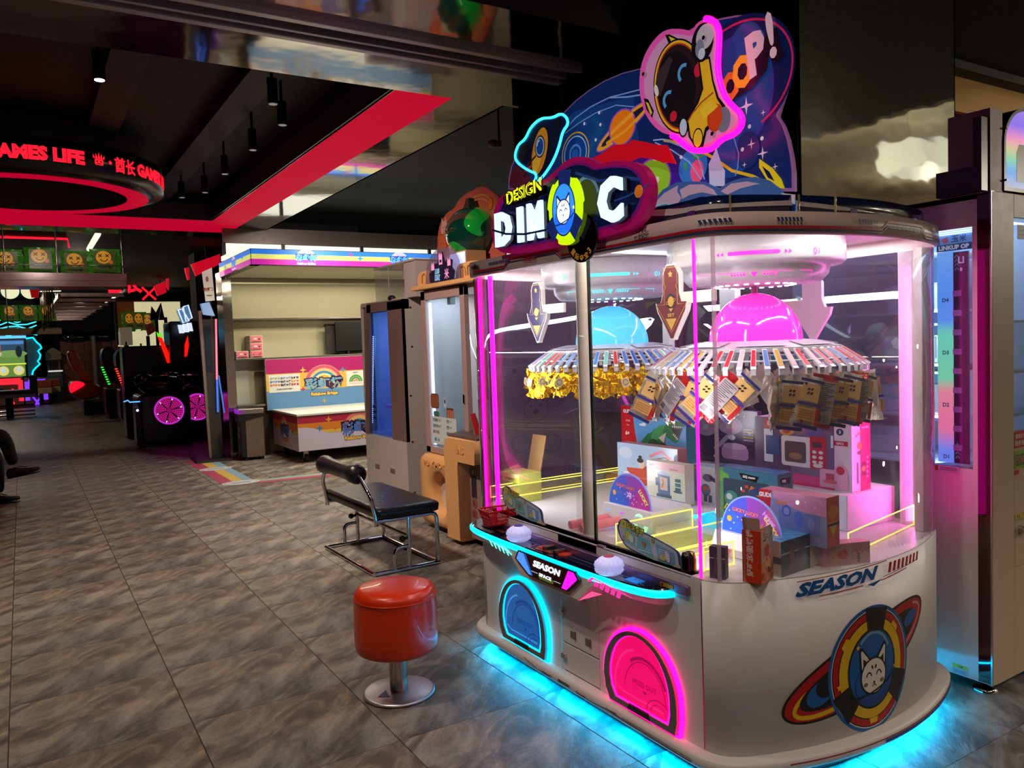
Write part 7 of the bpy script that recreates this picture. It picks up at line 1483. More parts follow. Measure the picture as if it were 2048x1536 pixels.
    for r, cs in enumerate((((120, 160, 50), (60, 130, 180), (40, 40, 60)), ((60, 120, 190), (40, 40, 60), (226, 150, 40)), ((226, 120, 30), (40, 40, 60), (190, 40, 40)))):
        for k in range(11): ar.text('幸运转动连续大奖彩虹桥'[k], 2.83+.036*k, 1.005-.045*r, .034, cs[k//4], bold=.04)
    ar.text('机台属于机台的不再累计', 3.01, .865, .022, (70, 70, 80), sx=.9)
    ar.rect(3.88, .86, 5.2, 1.075, (226, 222, 220))
    for q in (4.02, 4.28, 4.54):
        for r, c in ((.10, (90, 160, 60)), (.08, (120, 180, 90)), (.06, (70, 120, 190)), (.045, (240, 210, 90)), (.03, (206, 60, 60)), (.018, (226, 222, 220))): ar.ell(q, .92, r, r, c, a0=0, a1=pi)
        ar.rect(q-.10, .895, q+.1, .90, (200, 120, 110)).text('连续击中', q, 1.04, .02, (80, 80, 90), sx=.9)
    ar.obj('board_print', bb, facY(10.745), PR)
    # pink drawers on the shelf
    tops = [(2.415, 10.83, 1.313, 'pink drawer box by itself beside the steel pillar'), (2.605, 10.83, 1.313, 'pink drawer box at the foot of the stack of three'), (2.605, 10.83, 1.413, 'pink drawer box in the middle of the stack of three'), (2.605, 10.83, 1.513, 'pink drawer box at the top of the stack of three')]
    for k, (x, y, z, lb) in enumerate(tops):
        t = thing('drawer_box', lb, 'drawer box', (x, y, z), 0, 'pink drawer boxes on the booth shelf')
        B().box((0, .01, 0), (.165, .25, .096)).obj('case', mat('drawer_cream', (226, 210, 196), .4), t, world=False, bevel=.004)
        d = B().box((.008, 0, .006), (.157, .02, .090)).obj('drawer', mat('drawer_pink', (226, 120, 136), .4), t, world=False, bevel=.003)
        B().box((.03, -.004, .014), (.135, .002, .022)).obj('pull', mat('drawer_slot', (110, 20, 30), .5), d, world=False)
        ar = Art(); ar.rect(.05, .045, .09, .065, (236, 220, 210)).ell(.12, .05, .012, .010, (90, 20, 30)) if k != 1 else ar.ell(.04, .045, .008, .008, (90, 20, 30)).ell(.11, .045, .012, .006, (90, 20, 30)).ell(.13, .055, .006, .008, (90, 20, 30))
        ar.obj('sticker', d, plane((0, 0, 0), (1, 0, 0), (0, 0, 1)), PR, world=False)
    # television
    t = thing('television', 'black television standing on the booth shelf', 'television', (4.3, 10.9, 1.315))
    B().box((3.80, 10.86, 1.36), (4.75, 10.90, 1.77)).obj('panel', BLACKP, t, bevel=.006); B().box((3.82, 10.857, 1.385), (4.73, 10.86, 1.755)).obj('screen', BLKG, t)
    B().box((3.68, 10.93, 1.33), (4.3, 10.96, 1.72)).obj('shade_sheet', mat('tv_shade', (30, 26, 24), .6), t)  # dark sheet stands in for the shade beside the television
    for x in (3.95, 4.6): B().box((x, 10.82, 1.314), (x+.03, 10.94, 1.36)).obj('leg', BLACKP, t)
    # litter bin
    t = thing('litter_bin', 'steel and black litter bin with a purple-lit edge beside the rainbow table', 'bin', (2.5, 10.55, 0), -.05)
    B().box((-.10, -.13, .04), (.13, .13, .60)).obj('body', mat('bin_steel', (150, 132, 118), .28, .8), t, world=False, bevel=.006)
    B().box((-.16, -.132, .05), (-.10, .13, .52)).obj('front', BLACKP, t, world=False, bevel=.004)
    B().hexa([(-.18, -.14, .50), (.135, -.14, .56), (.135, .14, .56), (-.18, .14, .50)], [(-.18, -.14, .60), (.135, -.14, .60), (.135, .14, .60), (-.18, .14, .60)]).obj('hood', BLACKP, t, world=False)
    B().box((-.18, -.14, .60), (.135, .14, .665)).obj('lid', mat('lid_steel', (176, 164, 156), .25, .9), t, world=False, bevel=.006)
    B().box((-.186, -.14, .605), (-.10, .14, .66)).obj('lit_edge', mat('edge_violet', (150, 40, 200), .3, es=.5, ergb=(160, 40, 220)), t, world=False)
    for y in (-.05, .04): B().box((-.05, y, .665), (.1, y+.03, .668)).obj('slot', BLACKP, t, world=False)
    ar = Art()
    for i in range(2):
        for j in range(2): ar.text('文明投放'[i*2+j], -.03+.07*i, .36-.09*j, .07, (190, 186, 190), bold=.03)
    ar.poly([(-.01, .16), (.01, .2), (.03, .16), (.02, .10), (0, .10)], (190, 186, 190)); ar.obj('bin_print', t, plane((-.1602, 0, 0), (0, -1, 0), (0, 0, 1)), PR, world=False)
    for x in (-.1, .1):
        for y in (-.1, .1): B().cyl((x, y-.012, .02), (x, y+.012, .02), .02, n=12).obj('caster', RUB, t, world=False)
    # floor strip in three colours with white oval labels
    def decal(nm, lb, quads, ovals):
        ar = Art()
        for q, c in quads: ar.poly(q, c)
        for x, y, rx, ry in ovals: ar.ell(x, y, rx, ry, (206, 206, 214)).arc(x, y, rx*.82, ry*.8, .012, (150, 160, 190)).rect(x-rx*.5, y-ry*.25, x+rx*.5, y+ry*.25, (150, 160, 190))
        o = ar.obj(nm, None, lambda a, b, d: V((a, b, .0008+d)), PR); tag(o, lb, 'floor strip')
    P_, Y_, B_ = (176, 70, 96), (206, 176, 84), (130, 166, 190)
    decal('floor_strip', 'pink, yellow and blue floor strip with white oval labels running towards the booth', [([(1.74, 8.75), (1.87, 8.75), (1.87, 11.0), (1.74, 11.0)], P_), ([(1.87, 8.75), (1.98, 8.75), (1.98, 11.0), (1.87, 11.0)], Y_), ([(1.98, 8.75), (2.08, 8.75), (2.08, 11.2), (1.98, 11.2)], B_)], [(1.93, 8.75, .20, .14), (1.92, 10.0, .19, .14)])
    decal('floor_strip', 'faded pink and pale green floor strip crossing in front of the booth', [([(2.08, 8.56), (4.6, 8.30), (4.6, 8.42), (2.08, 8.68)], P_), ([(2.08, 8.68), (4.6, 8.42), (4.6, 8.55), (2.08, 8.82)], (150, 170, 160))], [])
booth()
def totem():
    t = thing('display_totem', 'leaning slim floor totem with pink and blue light edges and a white sign on top', 'display stand', (2.06, 10.95, 0))
    B().hexa([(1.80, 10.62, .0), (2.26, 10.62, .0), (2.30, 11.3, .0), (1.84, 11.3, .0)], [(1.84, 10.66, .03), (2.22, 10.66, .03), (2.26, 11.26, .03), (1.88, 11.26, .03)]).obj('base', mat('totem_base', (30, 26, 28), .4), t)
    B().hexa([(2.02, 10.88, .03), (2.045, 10.86, .03), (2.045, 10.92, .03), (2.02, 10.94, .03)], [(1.985, 10.88, 1.95), (2.02, 10.86, 1.95), (2.02, 10.92, 1.95), (1.985, 10.94, 1.95)]).obj('left_edge', mat('totem_grey', (196, 186, 180), .4), t)
    B().hexa([(2.05, 10.9, .03), (2.20, 10.9, .03), (2.22, 11.0, .03), (2.06, 11.0, .03)], [(2.02, 10.9, 1.84), (2.19, 10.9, 1.84), (2.21, 11.0, 1.84), (2.03, 11.0, 1.84)]).obj('panel', mat('totem_panel', (60, 54, 54), .35), t)
    B().box((2.05, 10.895, 1.15), (2.13, 10.9, 1.75)).obj('menu_board', mat('totem_menu', (30, 40, 60), .3), t)
    for a, b, c in (((2.145, .62), (2.155, 1.05), (60, 110, 220)), ((2.155, 1.05), (2.185, 1.84), (240, 120, 150))):
        B().hexa([(a[0], 10.87, a[1]), (a[0]+.022, 10.87, a[1]), (a[0]+.022, 10.89, a[1]), (a[0], 10.89, a[1])], [(b[0], 10.87, b[1]), (b[0]+.022, 10.87, b[1]), (b[0]+.022, 10.89, b[1]), (b[0], 10.89, b[1])]).obj('light_edge', glow('edge_%d' % c[0], c, .8), t)
    B().hexa([(2.235, 10.9, .60), (2.25, 10.9, .60), (2.25, 10.92, .60), (2.235, 10.92, .60)], [(2.19, 10.9, 1.1), (2.205, 10.9, 1.1), (2.205, 10.92, 1.1), (2.19, 10.92, 1.1)]).obj('light_edge', glow('edge_60', (60, 110, 220), .8), t)
    s = B().hexa([(2.085, 10.9, 2.07), (2.20, 10.9, 2.085), (2.20, 10.915, 2.085), (2.085, 10.915, 2.07)], [(2.06, 10.9, 2.45), (2.185, 10.9, 2.51), (2.185, 10.915, 2.51), (2.06, 10.915, 2.45)]).obj('top_sign', mat('sign_cream', (230, 224, 206), .5, es=.35), t)
    B().box((2.14, 10.905, 1.84), (2.16, 10.92, 2.09)).obj('sign_post', CHR, t)
    ar = Art(); ar.ell(2.118, 2.36, .018, .035, (200, 90, 80)).ell(2.118, 2.36, .013, .028, (236, 224, 206)).text('寻找', 2.10, 2.20, .05, (206, 50, 30), bold=.05, sx=.8).text('好礼', 2.155, 2.205, .05, (206, 50, 30), bold=.05, sx=.8).rect(2.10, 2.14, 2.17, 2.155, (150, 140, 130)); ar.obj('sign_print', s, facY(10.899), PR)
    h = B().hexa([(2.05, 10.85, 1.90), (2.18, 10.85, 1.88), (2.18, 10.95, 1.88), (2.05, 10.95, 1.90)], [(2.02, 10.85, 2.04), (2.12, 10.85, 2.06), (2.12, 10.95, 2.06), (2.02, 10.95, 2.04)]).obj('lamp_head', mat('lamp_glass', (150, 180, 220), .2, es=.5, ergb=(150, 190, 240)), t)
totem()

# ------------------------------------------------------------------ the dark hall beyond: hanging drum sign, spotlights, rack of bags
def drum_sign():
    cx, cy = .13, 7.98; t = thing('drum_sign', 'big hanging steel drum sign with red GAMES LIFE lettering and a red ring beneath', 'hanging sign', (cx, cy, 2.8))
    SD = mat('drum_steel', (150, 128, 120), .22, .75, bump=.25, bscale=5, stretch=(1, 1, .1)); c = (cx, cy, 0)
    B().lathe([(.93, 3.04), (.93, 3.30), (.90, 3.30), (.90, 3.04)], c, 64, cap=(False, False)).obj('upper_drum', SD, t)
    b = B().lathe([(.93, 2.83), (1.07, 2.845), (1.07, 3.05), (.93, 3.055)], c, 64, cap=(False, False)).obj('letter_band', BLKG, t)
    B().lathe([(.94, 2.80), (.94, 2.87), (.80, 2.87), (.80, 2.815)], c, 64, cap=(False, False)).obj('lower_drum', SD, t)
    B().lathe([(.768, 2.80), (.94, 2.80), (.94, 2.804), (.768, 2.804)], c, 64, cap=(False, False)).obj('red_ring', REDL, t)
    B().lathe([(.768, 2.804), (.768, 3.30)], c, 64, cap=(False, False)).obj('inner_drum', SD, t)
    f = lambda a, z, d: V((cx+(1.072+d)*sin(a/1.07), cy-(1.072+d)*cos(a/1.07), z))
    RG = (255, 24, 44); ar = Art()
    def word(a0):
        ar.text('GAMES LIFE', a0-.03, 2.885, .108, RG, 'r', bold=.06, sx=.98).text('酋长', a0+.215, 2.875, .125, RG, 'l', bold=.03, sx=.85).star(a0+.175, 2.94, .018, RG, 5, .6)
        for k in range(5): ar.poly([(a0+.08+(k-2)*.018-.009, 2.955), (a0+.08+(k-2)*.024, 3.005-abs(k-2)*.010), (a0+.08+(k-2)*.018+.009, 2.955)], RG)
        ar.rrect(a0+.045, 2.905, a0+.115, 2.952, .012, RG).ell(a0+.065, 2.932, .008, .006, (30, 0, 4)).ell(a0+.095, 2.932, .008, .006, (30, 0, 4)).rect(a0+.06, 2.912, a0+.10, 2.918, (30, 0, 4))
    for a0 in (.415, 1.56): word(a0)
    ar.obj('lettering', t, f, PRB, cutu=.05)
    for k in range(4): a = k*pi/2+.6; B().cyl((cx+.85*cos(a), cy+.85*sin(a), 3.0), (cx+.85*cos(a), cy+.85*sin(a), 3.3), .012, n=8).obj('hanger', BLKG, t)
drum_sign()
def spotlights():
    first = None; px = [(0.471, 5.107), (1.460, 5.149), (1.647, 5.601), (1.637, 6.389), (1.627, 7.344), (1.632, 8.264), (1.476, 8.608)]; lbs = ['lit black spotlight shining white above the drum sign', 'black cylinder spotlight nearest the right light strip', 'black cylinder spotlight, second from the nearest end of the row', 'black cylinder spotlight, third from the nearest end of the row', 'black cylinder spotlight, fourth from the nearest end of the row', 'black cylinder spotlight, fifth from the nearest end of the row', 'black cylinder spotlight, farthest of the row']
    for k, (x, y) in enumerate(px):
        t = thing('spotlight', lbs[k], 'spotlight', (x, y, 2.98), 0, 'ceiling spotlights in the black recess')
        B().cyl((0, 0, 0), (0, 0, .16), .032, n=16).obj('barrel', BLACKP, t, world=False); B().cyl((0, 0, .16), (0, 0, .32), .010, n=8).obj('stem', BLACKP, t, world=False)
        B().cyl((0, 0, -.003), (0, 0, .004), .026, n=16).obj('lens', glow('lens_on', (255, 250, 240), 12) if k == 0 else mat('lens_dim', (190, 186, 186), .3, es=.25), t, world=False)  # all lenses but the first carry only a faint glow in their material
    t = thing('security_camera', 'pale dome-ended security camera under the black ceiling', 'camera', (3.35, 5.35, 2.78))
    c = [(3.201, 2.934)][0]
    B().ball((c[0]-.02, 5.3, c[1]), .05, .035, .032, 14, 10).obj('housing', mat('cam_grey', (160, 140, 140), .4), t); B().box((c[0]+.02, 5.29, c[1]-.02), (c[0]+.045, 5.31, c[1]+.03)).obj('bracket', mat('cam_grey', (160, 140, 140), .4), t); B().cyl((c[0]+.03, 5.3, c[1]), (c[0]+.03, 5.3, 3.3), .008, n=8).obj('stem', BLACKP, t)
spotlights()

def bag_proto():
    G = mat('green_bag', (74, 150, 36), .22, bump=.8, bscale=11, coat=.4, es=.10)  # slight glow put into the film to brighten bags that give no light
    t = thing('green_bag', 'bag', 'bag', (0, 0, 0)); b = B(); pouch_mesh(b, .42, .36, .10, 8, 8, 41, 3.0); b.obj('sack', G, t, world=False)
    ar = Art(); K = (30, 24, 14)
    ar.rrect(-.15, -.33, .14, -.03, .02, (66, 74, 30)).ell(-.02, -.13, .105, .098, (206, 130, 30), n=30).ell(-.02, -.13, .098, .091, (226, 156, 40), n=30).ell(.075, -.20, .03, .028, (206, 110, 40))
    for x in (-.065, .03): ar.line([(x-.022, -.125), (x+.022, -.085)], .013, K).line([(x-.022, -.085), (x+.022, -.125)], .013, K)
    ar.arc(-.015, -.14, .05, .05, .012, K, a0=pi+.3, a1=2*pi-.2, n=14).text('快乐加倍', -.01, -.30, .045, K, bold=.05, sx=1.1)
    ar.obj('print', t, lambda a, z, d: V((a, -.062-d, z)), PRD, world=False); return t  # smiley print glows faintly too; nothing lights it from behind
def rack():
    Y = 13.2; t = thing('ceiling_rack', 'long polished steel rack hanging from the ceiling, with stepped shelves going back', 'rack', (.2, Y, 2.4))
    M_ = mat('rack_steel', (180, 158, 156), .25, .7, bump=.1, bscale=4); x0, x1 = -1.6, 1.42
    zt, zb = 2.63, 2.43
    B().box((x0, Y, zb), (x1, Y+.06, zt)).obj('fascia', M_, t, bevel=.004); B().box((x0, Y+.06, zb), (x1, Y+.6, zb+.02)).obj('tray', M_, t)
    B().box((x0, Y-.002, zb+.085), (x1+.01, Y, zb+.09)).obj('seam', BLACKP, t); B().tube([(x0, Y-.03, 2.74), (x1+.01, Y-.03, 2.735)], .008, 6).obj('front_rail', STB, t)
    for x in (-.12, .52, 1.38): B().cyl((x, Y+.05, 2.6), (x, Y+.05, 3.3), .012, n=8).obj('hanger', STB, t)
    for k in range(8):
        y = Y+1.3+1.35*k; z = 2.40+.0*k; B().box((1.42-.9, y, z-.03), (1.50, y+.10, z+.03)).obj('step_bar', M_, t, bevel=.003)
    B().box((.52, Y+.5, 2.30), (.56, Y+11, 2.36)).obj('side_beam', STB, t); B().box((1.44, Y+.5, 2.40), (1.48, Y+11, 2.44)).obj('side_beam', STB, t)
    for k in range(7): B().cyl((.50, Y+2+1.3*k, 2.05), (.50, Y+2+1.3*k, 2.9), .012, n=6).obj('upright', mat('brassy_steel', (150, 126, 80), .25, .9), t)
    g = bag_proto(); names = ['green plastic bag with an X-eyed smiley, at the right end of the ceiling rack', 'crumpled green smiley bag second from the right end of the ceiling rack', 'green plastic smiley bag third from the right end of the ceiling rack', 'crumpled green smiley bag fourth from the right end of the ceiling rack', 'green plastic bag at the left edge of the photo on the ceiling rack']
    for k, x in enumerate((1.17, .78, .33, -.10, -.55)):
        o = g if k == 0 else dup(g); o.location = (x, Y+.30, 3.02-.04*(k % 2)); o.rotation_euler = (.10*(k % 2), 0, .1*(k-2)*.5); o['label'] = names[k]; o['category'] = 'bag'; o['group'] = 'green bags on the ceiling rack'
    # second, farther row
    Y2 = 20.5; t2 = thing('ceiling_rack', 'farther steel rack of green bags under round lamps, left of the stepped shelves', 'rack', (-.2, Y2, 2.2))
    pz = [(-0.343, 2.207), (0.712, 2.187), (-0.350, 2.077), (0.705, 2.076), (-0.330, 2.423)]
    B().box((-1.5, Y2, pz[2][1]-.14), (pz[1][0]+.1, Y2+.5, pz[2][1])).obj('tray', mat('tray_tan', (150, 130, 90), .4), t2); B().tube([(-1.5, Y2-.02, pz[0][1]+.02), (pz[1][0]+.1, Y2-.02, pz[0][1]+.02)], .010, 6).obj('front_rail', STB, t2)
    for x in (-.2, .5): B().cyl((x, Y2+.05, pz[2][1]), (x, Y2+.05, 3.3), .012, n=6).obj('hanger', STB, t2)
    for k in range(4):
        o = dup(g, (pz[1][0]-.15-.36*k, Y2+.25, pz[4][1]+.17), (0, 0, .1*k), 'small green bag on the farther rack, number %s from its right end' % ('one', 'two', 'three', 'four')[k], (.85, 1, 1.0)); o['group'] = 'green bags on the farther rack'
    # round lamps, pail and light tubes beyond
    for k, (cx, cz) in enumerate([(-0.127, 2.995), (0.273, 2.996)]):
        l = tag(B().lathe([(.001, -.02), (.18, -.02), (.185, 0), (.18, .02), (.001, .02)], n=28, M=Mx.Translation((cx, 22, cz)) @ Mx.Rotation(pi/2, 4, 'X')).obj('round_lamp', glow('lamp_cream', (232, 236, 190), .95)), ['round cream lamp at the left edge, under the ceiling rack', 'round cream lamp partly behind the red pail'][k], 'lamp')
    c = [(0.359, 2.947)][0]
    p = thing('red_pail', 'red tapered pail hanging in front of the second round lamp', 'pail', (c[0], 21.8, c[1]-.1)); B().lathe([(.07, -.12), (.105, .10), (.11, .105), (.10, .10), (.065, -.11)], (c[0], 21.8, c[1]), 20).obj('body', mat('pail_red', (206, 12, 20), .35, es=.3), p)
    B().tube([(c[0]+.1*cos(pi*k/8), 21.8, c[1]+.1+.12*sin(pi*k/8)) for k in range(9)], .005, 5).obj('handle', CHR, p)
    def tube(nm, lb, pts, z, r=.03):
        tag(B().cyl(pts[0], pts[1], r, n=8).obj(nm, glow('tube_white', (236, 240, 214), 1.2)), lb, 'light tube')
    a = [(1.012, 14.208), (1.008, 12.429)]; tube('light_tube', 'white light tube slanting above the green bags', ((a[0][0], a[0][1], 3.1), (a[1][0], a[1][1], 3.1)), 3.1, .04)
    a = [(0.487, 3.020), (0.933, 3.034)]; tube('light_tube', 'thin horizontal white light tube beside the red pail', ((a[0][0], 22.5, a[0][1]), (a[1][0], 22.5, a[1][1])), 0, .012)
    a = [(-0.165, 3.273), (0.739, 3.284), (0.752, 3.150)]; n = thing('red_neon_frame', 'thin red neon frame line above the row of green bags', 'neon', (0, 14.5, 3)); B().tube([(-1.5, 14.5, a[0][1]), (a[1][0], 14.5, a[1][1]), (a[2][0], 14.5, a[2][1])], .018, 6).obj('tube', glow('red_neon', (255, 20, 50), 1.3), n)
rack()

# ------------------------------------------------------------------ far signs, wall niche and machines
def far_things():
    RN = glow('red_neon_letter', (255, 20, 40), 1.4); Y = 24.0
    a = [(2.288, 3.023), (2.806, 3.446), (3.003, 2.926), (3.223, 3.230), (3.113, 3.078)]
    t = thing('neon_sign', 'glowing red neon sign with two Chinese characters and a cross on the far wall', 'sign', (2.4, Y, 2.6))
    letters('letter', '酋', facY(Y), .46, .05, RN, t, a[0][0]-.02, a[0][1]+.03, bold=.04, sx=.9); letters('letter', '长', facY(Y), .48, .05, RN, t, a[0][0]+.44, a[0][1]+.06, bold=.04, sx=.9)
    for s in (1, -1): B().cyl((a[4][0]-.17, Y, a[4][1]-.17*s), (a[4][0]+.17, Y, a[4][1]+.17*s), .028, n=6).obj('cross_bar', RN, t)
    # red box signs along the right-hand row
    for k, (q, lb) in enumerate((([(3.065, 3.202), (3.186, 3.226), (3.254, 2.994), (3.111, 2.950)], 'narrow slanted red light sign left of the large one'), ([(2.666, 2.978), (3.161, 3.167), (3.151, 2.988), (2.738, 2.767)], 'large red light sign above the totem sign'), ([(2.981, 3.130), (3.247, 3.259), (3.266, 2.966), (3.049, 2.876)], 'small red light sign beside the neon cross'), ([(3.137, 3.236), (3.194, 3.249), (3.178, 2.956), (3.136, 3.017)], 'tiny red light sign beside the dark column'))):
        y = (18, 15, 22, 21)[k]; B().hexa([(x, y, z) for x, z in q], [(x, y+.12, z) for x, z in q]).obj('face', glow('panel_red', (200, 10, 36), .9), (rt := thing('red_light_sign', lb, 'light sign', (q[0][0], y, q[0][1])))); B().cyl((sum(c[0] for c in q)/4, y+.06, max(c[1] for c in q)-.05), (sum(c[0] for c in q)/4, y+.06, 3.3), .015, n=6).obj('hanger', BLACKP, rt)
    struct(B().box((2.9, 16.0, 0), (3.6, 16.6, 3.3)).obj('column_3', DARKW)); struct(B().box((3.0, 11.9, 0), (4.6, 12.2, 3.3)).obj('column_4', DARKW))
    struct(B().box((-7, 30.4, 0), (.45, 30.6, 3.3)).obj('wall_far_left', mat('wall_grey_far', (52, 50, 50), .8)))
    # lit cream niche with bags
    t = thing('lit_niche', 'cream lit wall niche behind the racing machines', 'niche', (3.0, 25.2, 1)); a = [(2.456, 2.918), (3.796, 2.941), (3.725, 1.650), (2.387, 1.695)]
    B().box((a[3][0], 25.2, a[2][1]), (a[1][0]+.3, 25.3, a[0][1])).obj('back_panel', glow('niche_cream', (240, 232, 180), .62), t); B().box((a[3][0], 25.2, 0), (a[1][0]+.3, 25.6, a[2][1])).obj('base', BLACKP, t); B().box((a[3][0]-.05, 25.0, a[0][1]), (a[1][0]+.3, 25.3, a[0][1]+.06)).box((a[3][0]-.06, 25.0, a[3][1]), (a[3][0], 25.3, a[0][1])).obj('frame', BLACKP, t)
    B().box((a[3][0], 25.05, a[0][1]-.85), (a[3][0]+.45, 25.19, a[0][1])).obj('side_board', mat('niche_tan', (190, 160, 110), .5), t)
    g = [o for o in bpy.data.objects if o.name == 'green_bag'][0]
    for k, (x, z) in enumerate([(2.645, 2.607), (2.902, 2.604), (3.134, 2.573)]):
        o = dup(g, (x, 24.7, z), (0, 0, .2-.2*k), 'green bag in front of the lit niche, %s' % ('leftmost', 'middle', 'rightmost')[k], (.95, 1, 1.4)); o['group'] = 'green bags in the niche'
    # acrylic donation-style box
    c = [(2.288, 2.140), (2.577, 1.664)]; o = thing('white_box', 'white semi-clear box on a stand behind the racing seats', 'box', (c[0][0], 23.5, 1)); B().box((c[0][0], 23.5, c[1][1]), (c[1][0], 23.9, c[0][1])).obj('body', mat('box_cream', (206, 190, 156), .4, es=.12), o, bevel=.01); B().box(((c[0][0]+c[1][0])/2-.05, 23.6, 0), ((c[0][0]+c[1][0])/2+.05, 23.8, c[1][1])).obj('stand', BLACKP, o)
    # orange panelled wall unit
    a = [(1.199, 1.907), (2.846, 1.857), (2.741, -0.016), (1.095, 0.096)]; o = thing('panel_wall', 'rust-red panelled cabinet wall with covered machines on top', 'cabinet', (2.0, 29.5, 0)); x0, x1, z1 = a[3][0], a[1][0], a[0][1]
    B().box((x0, 29.5, 0), (x1, 29.9, z1)).obj('carcass', mat('carcass_tan', (96, 66, 52), .6), o)
    for i in range(5):
        for j in range(4): B().box((x0+.03+(x1-x0)*i/5, 29.47, .05+z1*j/4*.98), (x0-.03+(x1-x0)*(i+1)/5, 29.5, z1*(j+1)/4*.98)).obj('panel', mat('panel_rust', (120, 48, 30), .5), o)
    for k in range(3): B().ball((x0+.45+.8*k, 29.6, z1+.12), .5, .2, .22, 14, 8).obj('covered_load', mat('black_film', (26, 24, 26), .12), o)
    B().cyl((x0+.95, 29.2, 0), (x0+.95, 29.2, z1+.15), .07, n=10).obj('grey_pole', mat('pole_grey', (130, 120, 112), .4), o)
    # pinball style cabinet
    a = [(0.688, 1.725), (1.177, 1.629), (1.094, 0.197), (0.655, 0.226)]; o = thing('pinball_cabinet', 'small arcade cabinet with an arched header between the lit game and the orange seat', 'arcade machine', (1.0, 29, 0)); xa, xb, zt = a[3][0], a[2][0], a[0][1]
    B().box((xa, 29, 0), (xb, 29.6, .85)).obj('base', mat('pin_base', (70, 76, 80), .5), o); B().box((xa+.03, 29.2, .85), (xb-.03, 29.6, zt-.35)).obj('hutch', mat('pin_dark', (44, 38, 36), .5), o); B().box((xa+.1, 29.19, 1.0), (xb-.1, 29.2, zt-.45)).obj('screen', BLKG, o)
    plate([(xa, zt-.4), (xb, zt-.4), (xb, zt-.15), ((xa+xb)/2, zt), (xa, zt-.15)], facY(29.1), .3).obj('header', mat('pin_header', (130, 100, 70), .5), o); B().box((xa+.05, 28.98, .95), (xa+.45, 29.2, .99)).obj('lit_strip', glow('strip_white', (230, 225, 215), .8), o); B().box((xa+.05, 28.99, .15), (xb-.05, 29.0, .75)).obj('front_art', mat('pin_art', (60, 84, 96), .5), o)
    # big lit shooting game
    o = thing('lit_game', 'big screen game cabinet outlined in cyan neon with red and violet lit consoles', 'arcade machine', (0, 29, 0)); Y = 28.5
    q = [(-1.257, 1.980), (0.094, 1.939), (0.031, 0.870), (-1.320, 0.943), (-0.485, 2.363), (0.158, 2.349), (0.166, 2.044), (-0.506, 2.017), (0.578, 1.646), (0.208, 2.088), (0.136, 0.865), (-0.577, 0.812), (0.039, 0.778), (0.091, 0.775), (0.662, 0.790), (0.621, 0.092), (-0.615, 0.178)]
    B().box((q[0][0], Y, q[2][1]), (q[1][0]+.15, Y+.4, q[0][1]+.1)).obj('bezel', BLACKP, o)
    ar = Art(); x0, x1, z0, z1 = q[3][0], q[1][0], q[2][1], q[0][1]; w, h = x1-x0, z1-z0
    ar.rect(x0, z0, x1, z1, (40, 70, 100)).rect(x0, z0, x1, z0+h*.66, (96, 136, 66)).ell(x0+w*.75, z0+h*.62, w*.3, h*.10, (110, 150, 80)).rect(x0+w*.5, z0+h*.88, x1, z0+h*.97, (70, 130, 190)).ell(x1-w*.10, z0+h*.68, w*.06, h*.16, (20, 34, 40)).rect(x1-w*.5, z0+h*.68, x1-w*.42, z0+h*.86, (150, 80, 60)).ell(x1-w*.46, z0+h*.62, w*.05, h*.06, (190, 180, 160))
    for k in (.12, .40, .7): ar.ell(x1-w*k, z0+h*.16, w*.10, h*.13, (226, 206, 110)).ell(x1-w*k, z0+h*.18, w*.05, h*.08, (190, 210, 210)).rect(x1-w*k-.2, z0+h*.32, x1-w*k+.2, z0+h*.36, (220, 226, 80))
    ar.obj('screen_picture', o, facY(Y-.002), PRL)
    B().box((q[4][0]-1, Y, q[6][1]+.05), (q[6][0], Y+.2, q[4][1])).obj('header', mat('header_teal', (30, 80, 96), .3, es=.25), o)
    for k in range(5): B().tube([(q[4][0]-.3+.25*j, Y-.02, q[6][1]+.12+.10*k+.06*sin(j*2.3+k)) for j in range(6)], .018, 5).obj('header_neon', NCYS, o)
    B().box((q[4][0]-1, Y-.04, q[6][1]-.02), (q[6][0], Y, q[6][1]+.06)).obj('header_light', glow('header_glow', (90, 190, 250), 1.2), o)
    P = [(0.163, 2.011), (0.348, 2.036), (0.432, 1.896), (0.519, 1.801), (0.553, 1.708), (0.455, 1.619), (0.514, 1.494), (0.481, 1.372), (0.424, 1.313), (0.485, 1.218), (0.373, 1.115), (0.288, 1.012), (0.253, 0.860)]
    plate(P+[(P[0][0], P[-1][1])], facY(28.42), .05).obj('side_wing', mat('wing_teal', (24, 74, 84), .3, es=.3), o); B().tube([(x, 28.38, z) for x, z in P], .022, 5).obj('wing_neon', NCY, o)
    con = [(-1.283, 0.872), (0.001, 0.815), (-0.042, 0.090), (-1.327, 0.153), (0.039, 0.813), (0.628, 0.811), (0.589, 0.135), (-0.004, 0.087)]
    for k, (i, col, nm) in enumerate(((0, (255, 40, 60), 'red'), (4, (130, 60, 255), 'violet'))):
        x0, x1, zz = con[i][0], con[i+1][0], con[i][1]
        c = B().box((x0, 27.6, .05), (x1, 28.4, zz)).obj('console', mat('console_tan', (120, 90, 76), .4), o); B().box((x0+.1, 27.58, zz-.22), (x1-.05, 27.6, zz-.04)).obj('light_bar', glow('bar_'+nm, col, 1.1), c)
        for s, x in ((1, x0), (-1, x1)): B().box((min(x, x+s*.12), 27.57, .15), (max(x, x+s*.12), 27.6, zz-.1)).obj('edge_light', glow('bar_'+nm, col, 1.1), c); B().tube([(x+s*.25, 27.58, zz-.35), (x+s*.40, 27.58, zz-.55), (x+s*.25, 27.58, zz-.8)], .03, 5).obj('chevron_light', glow('bar_'+nm, col, 1.1), c)
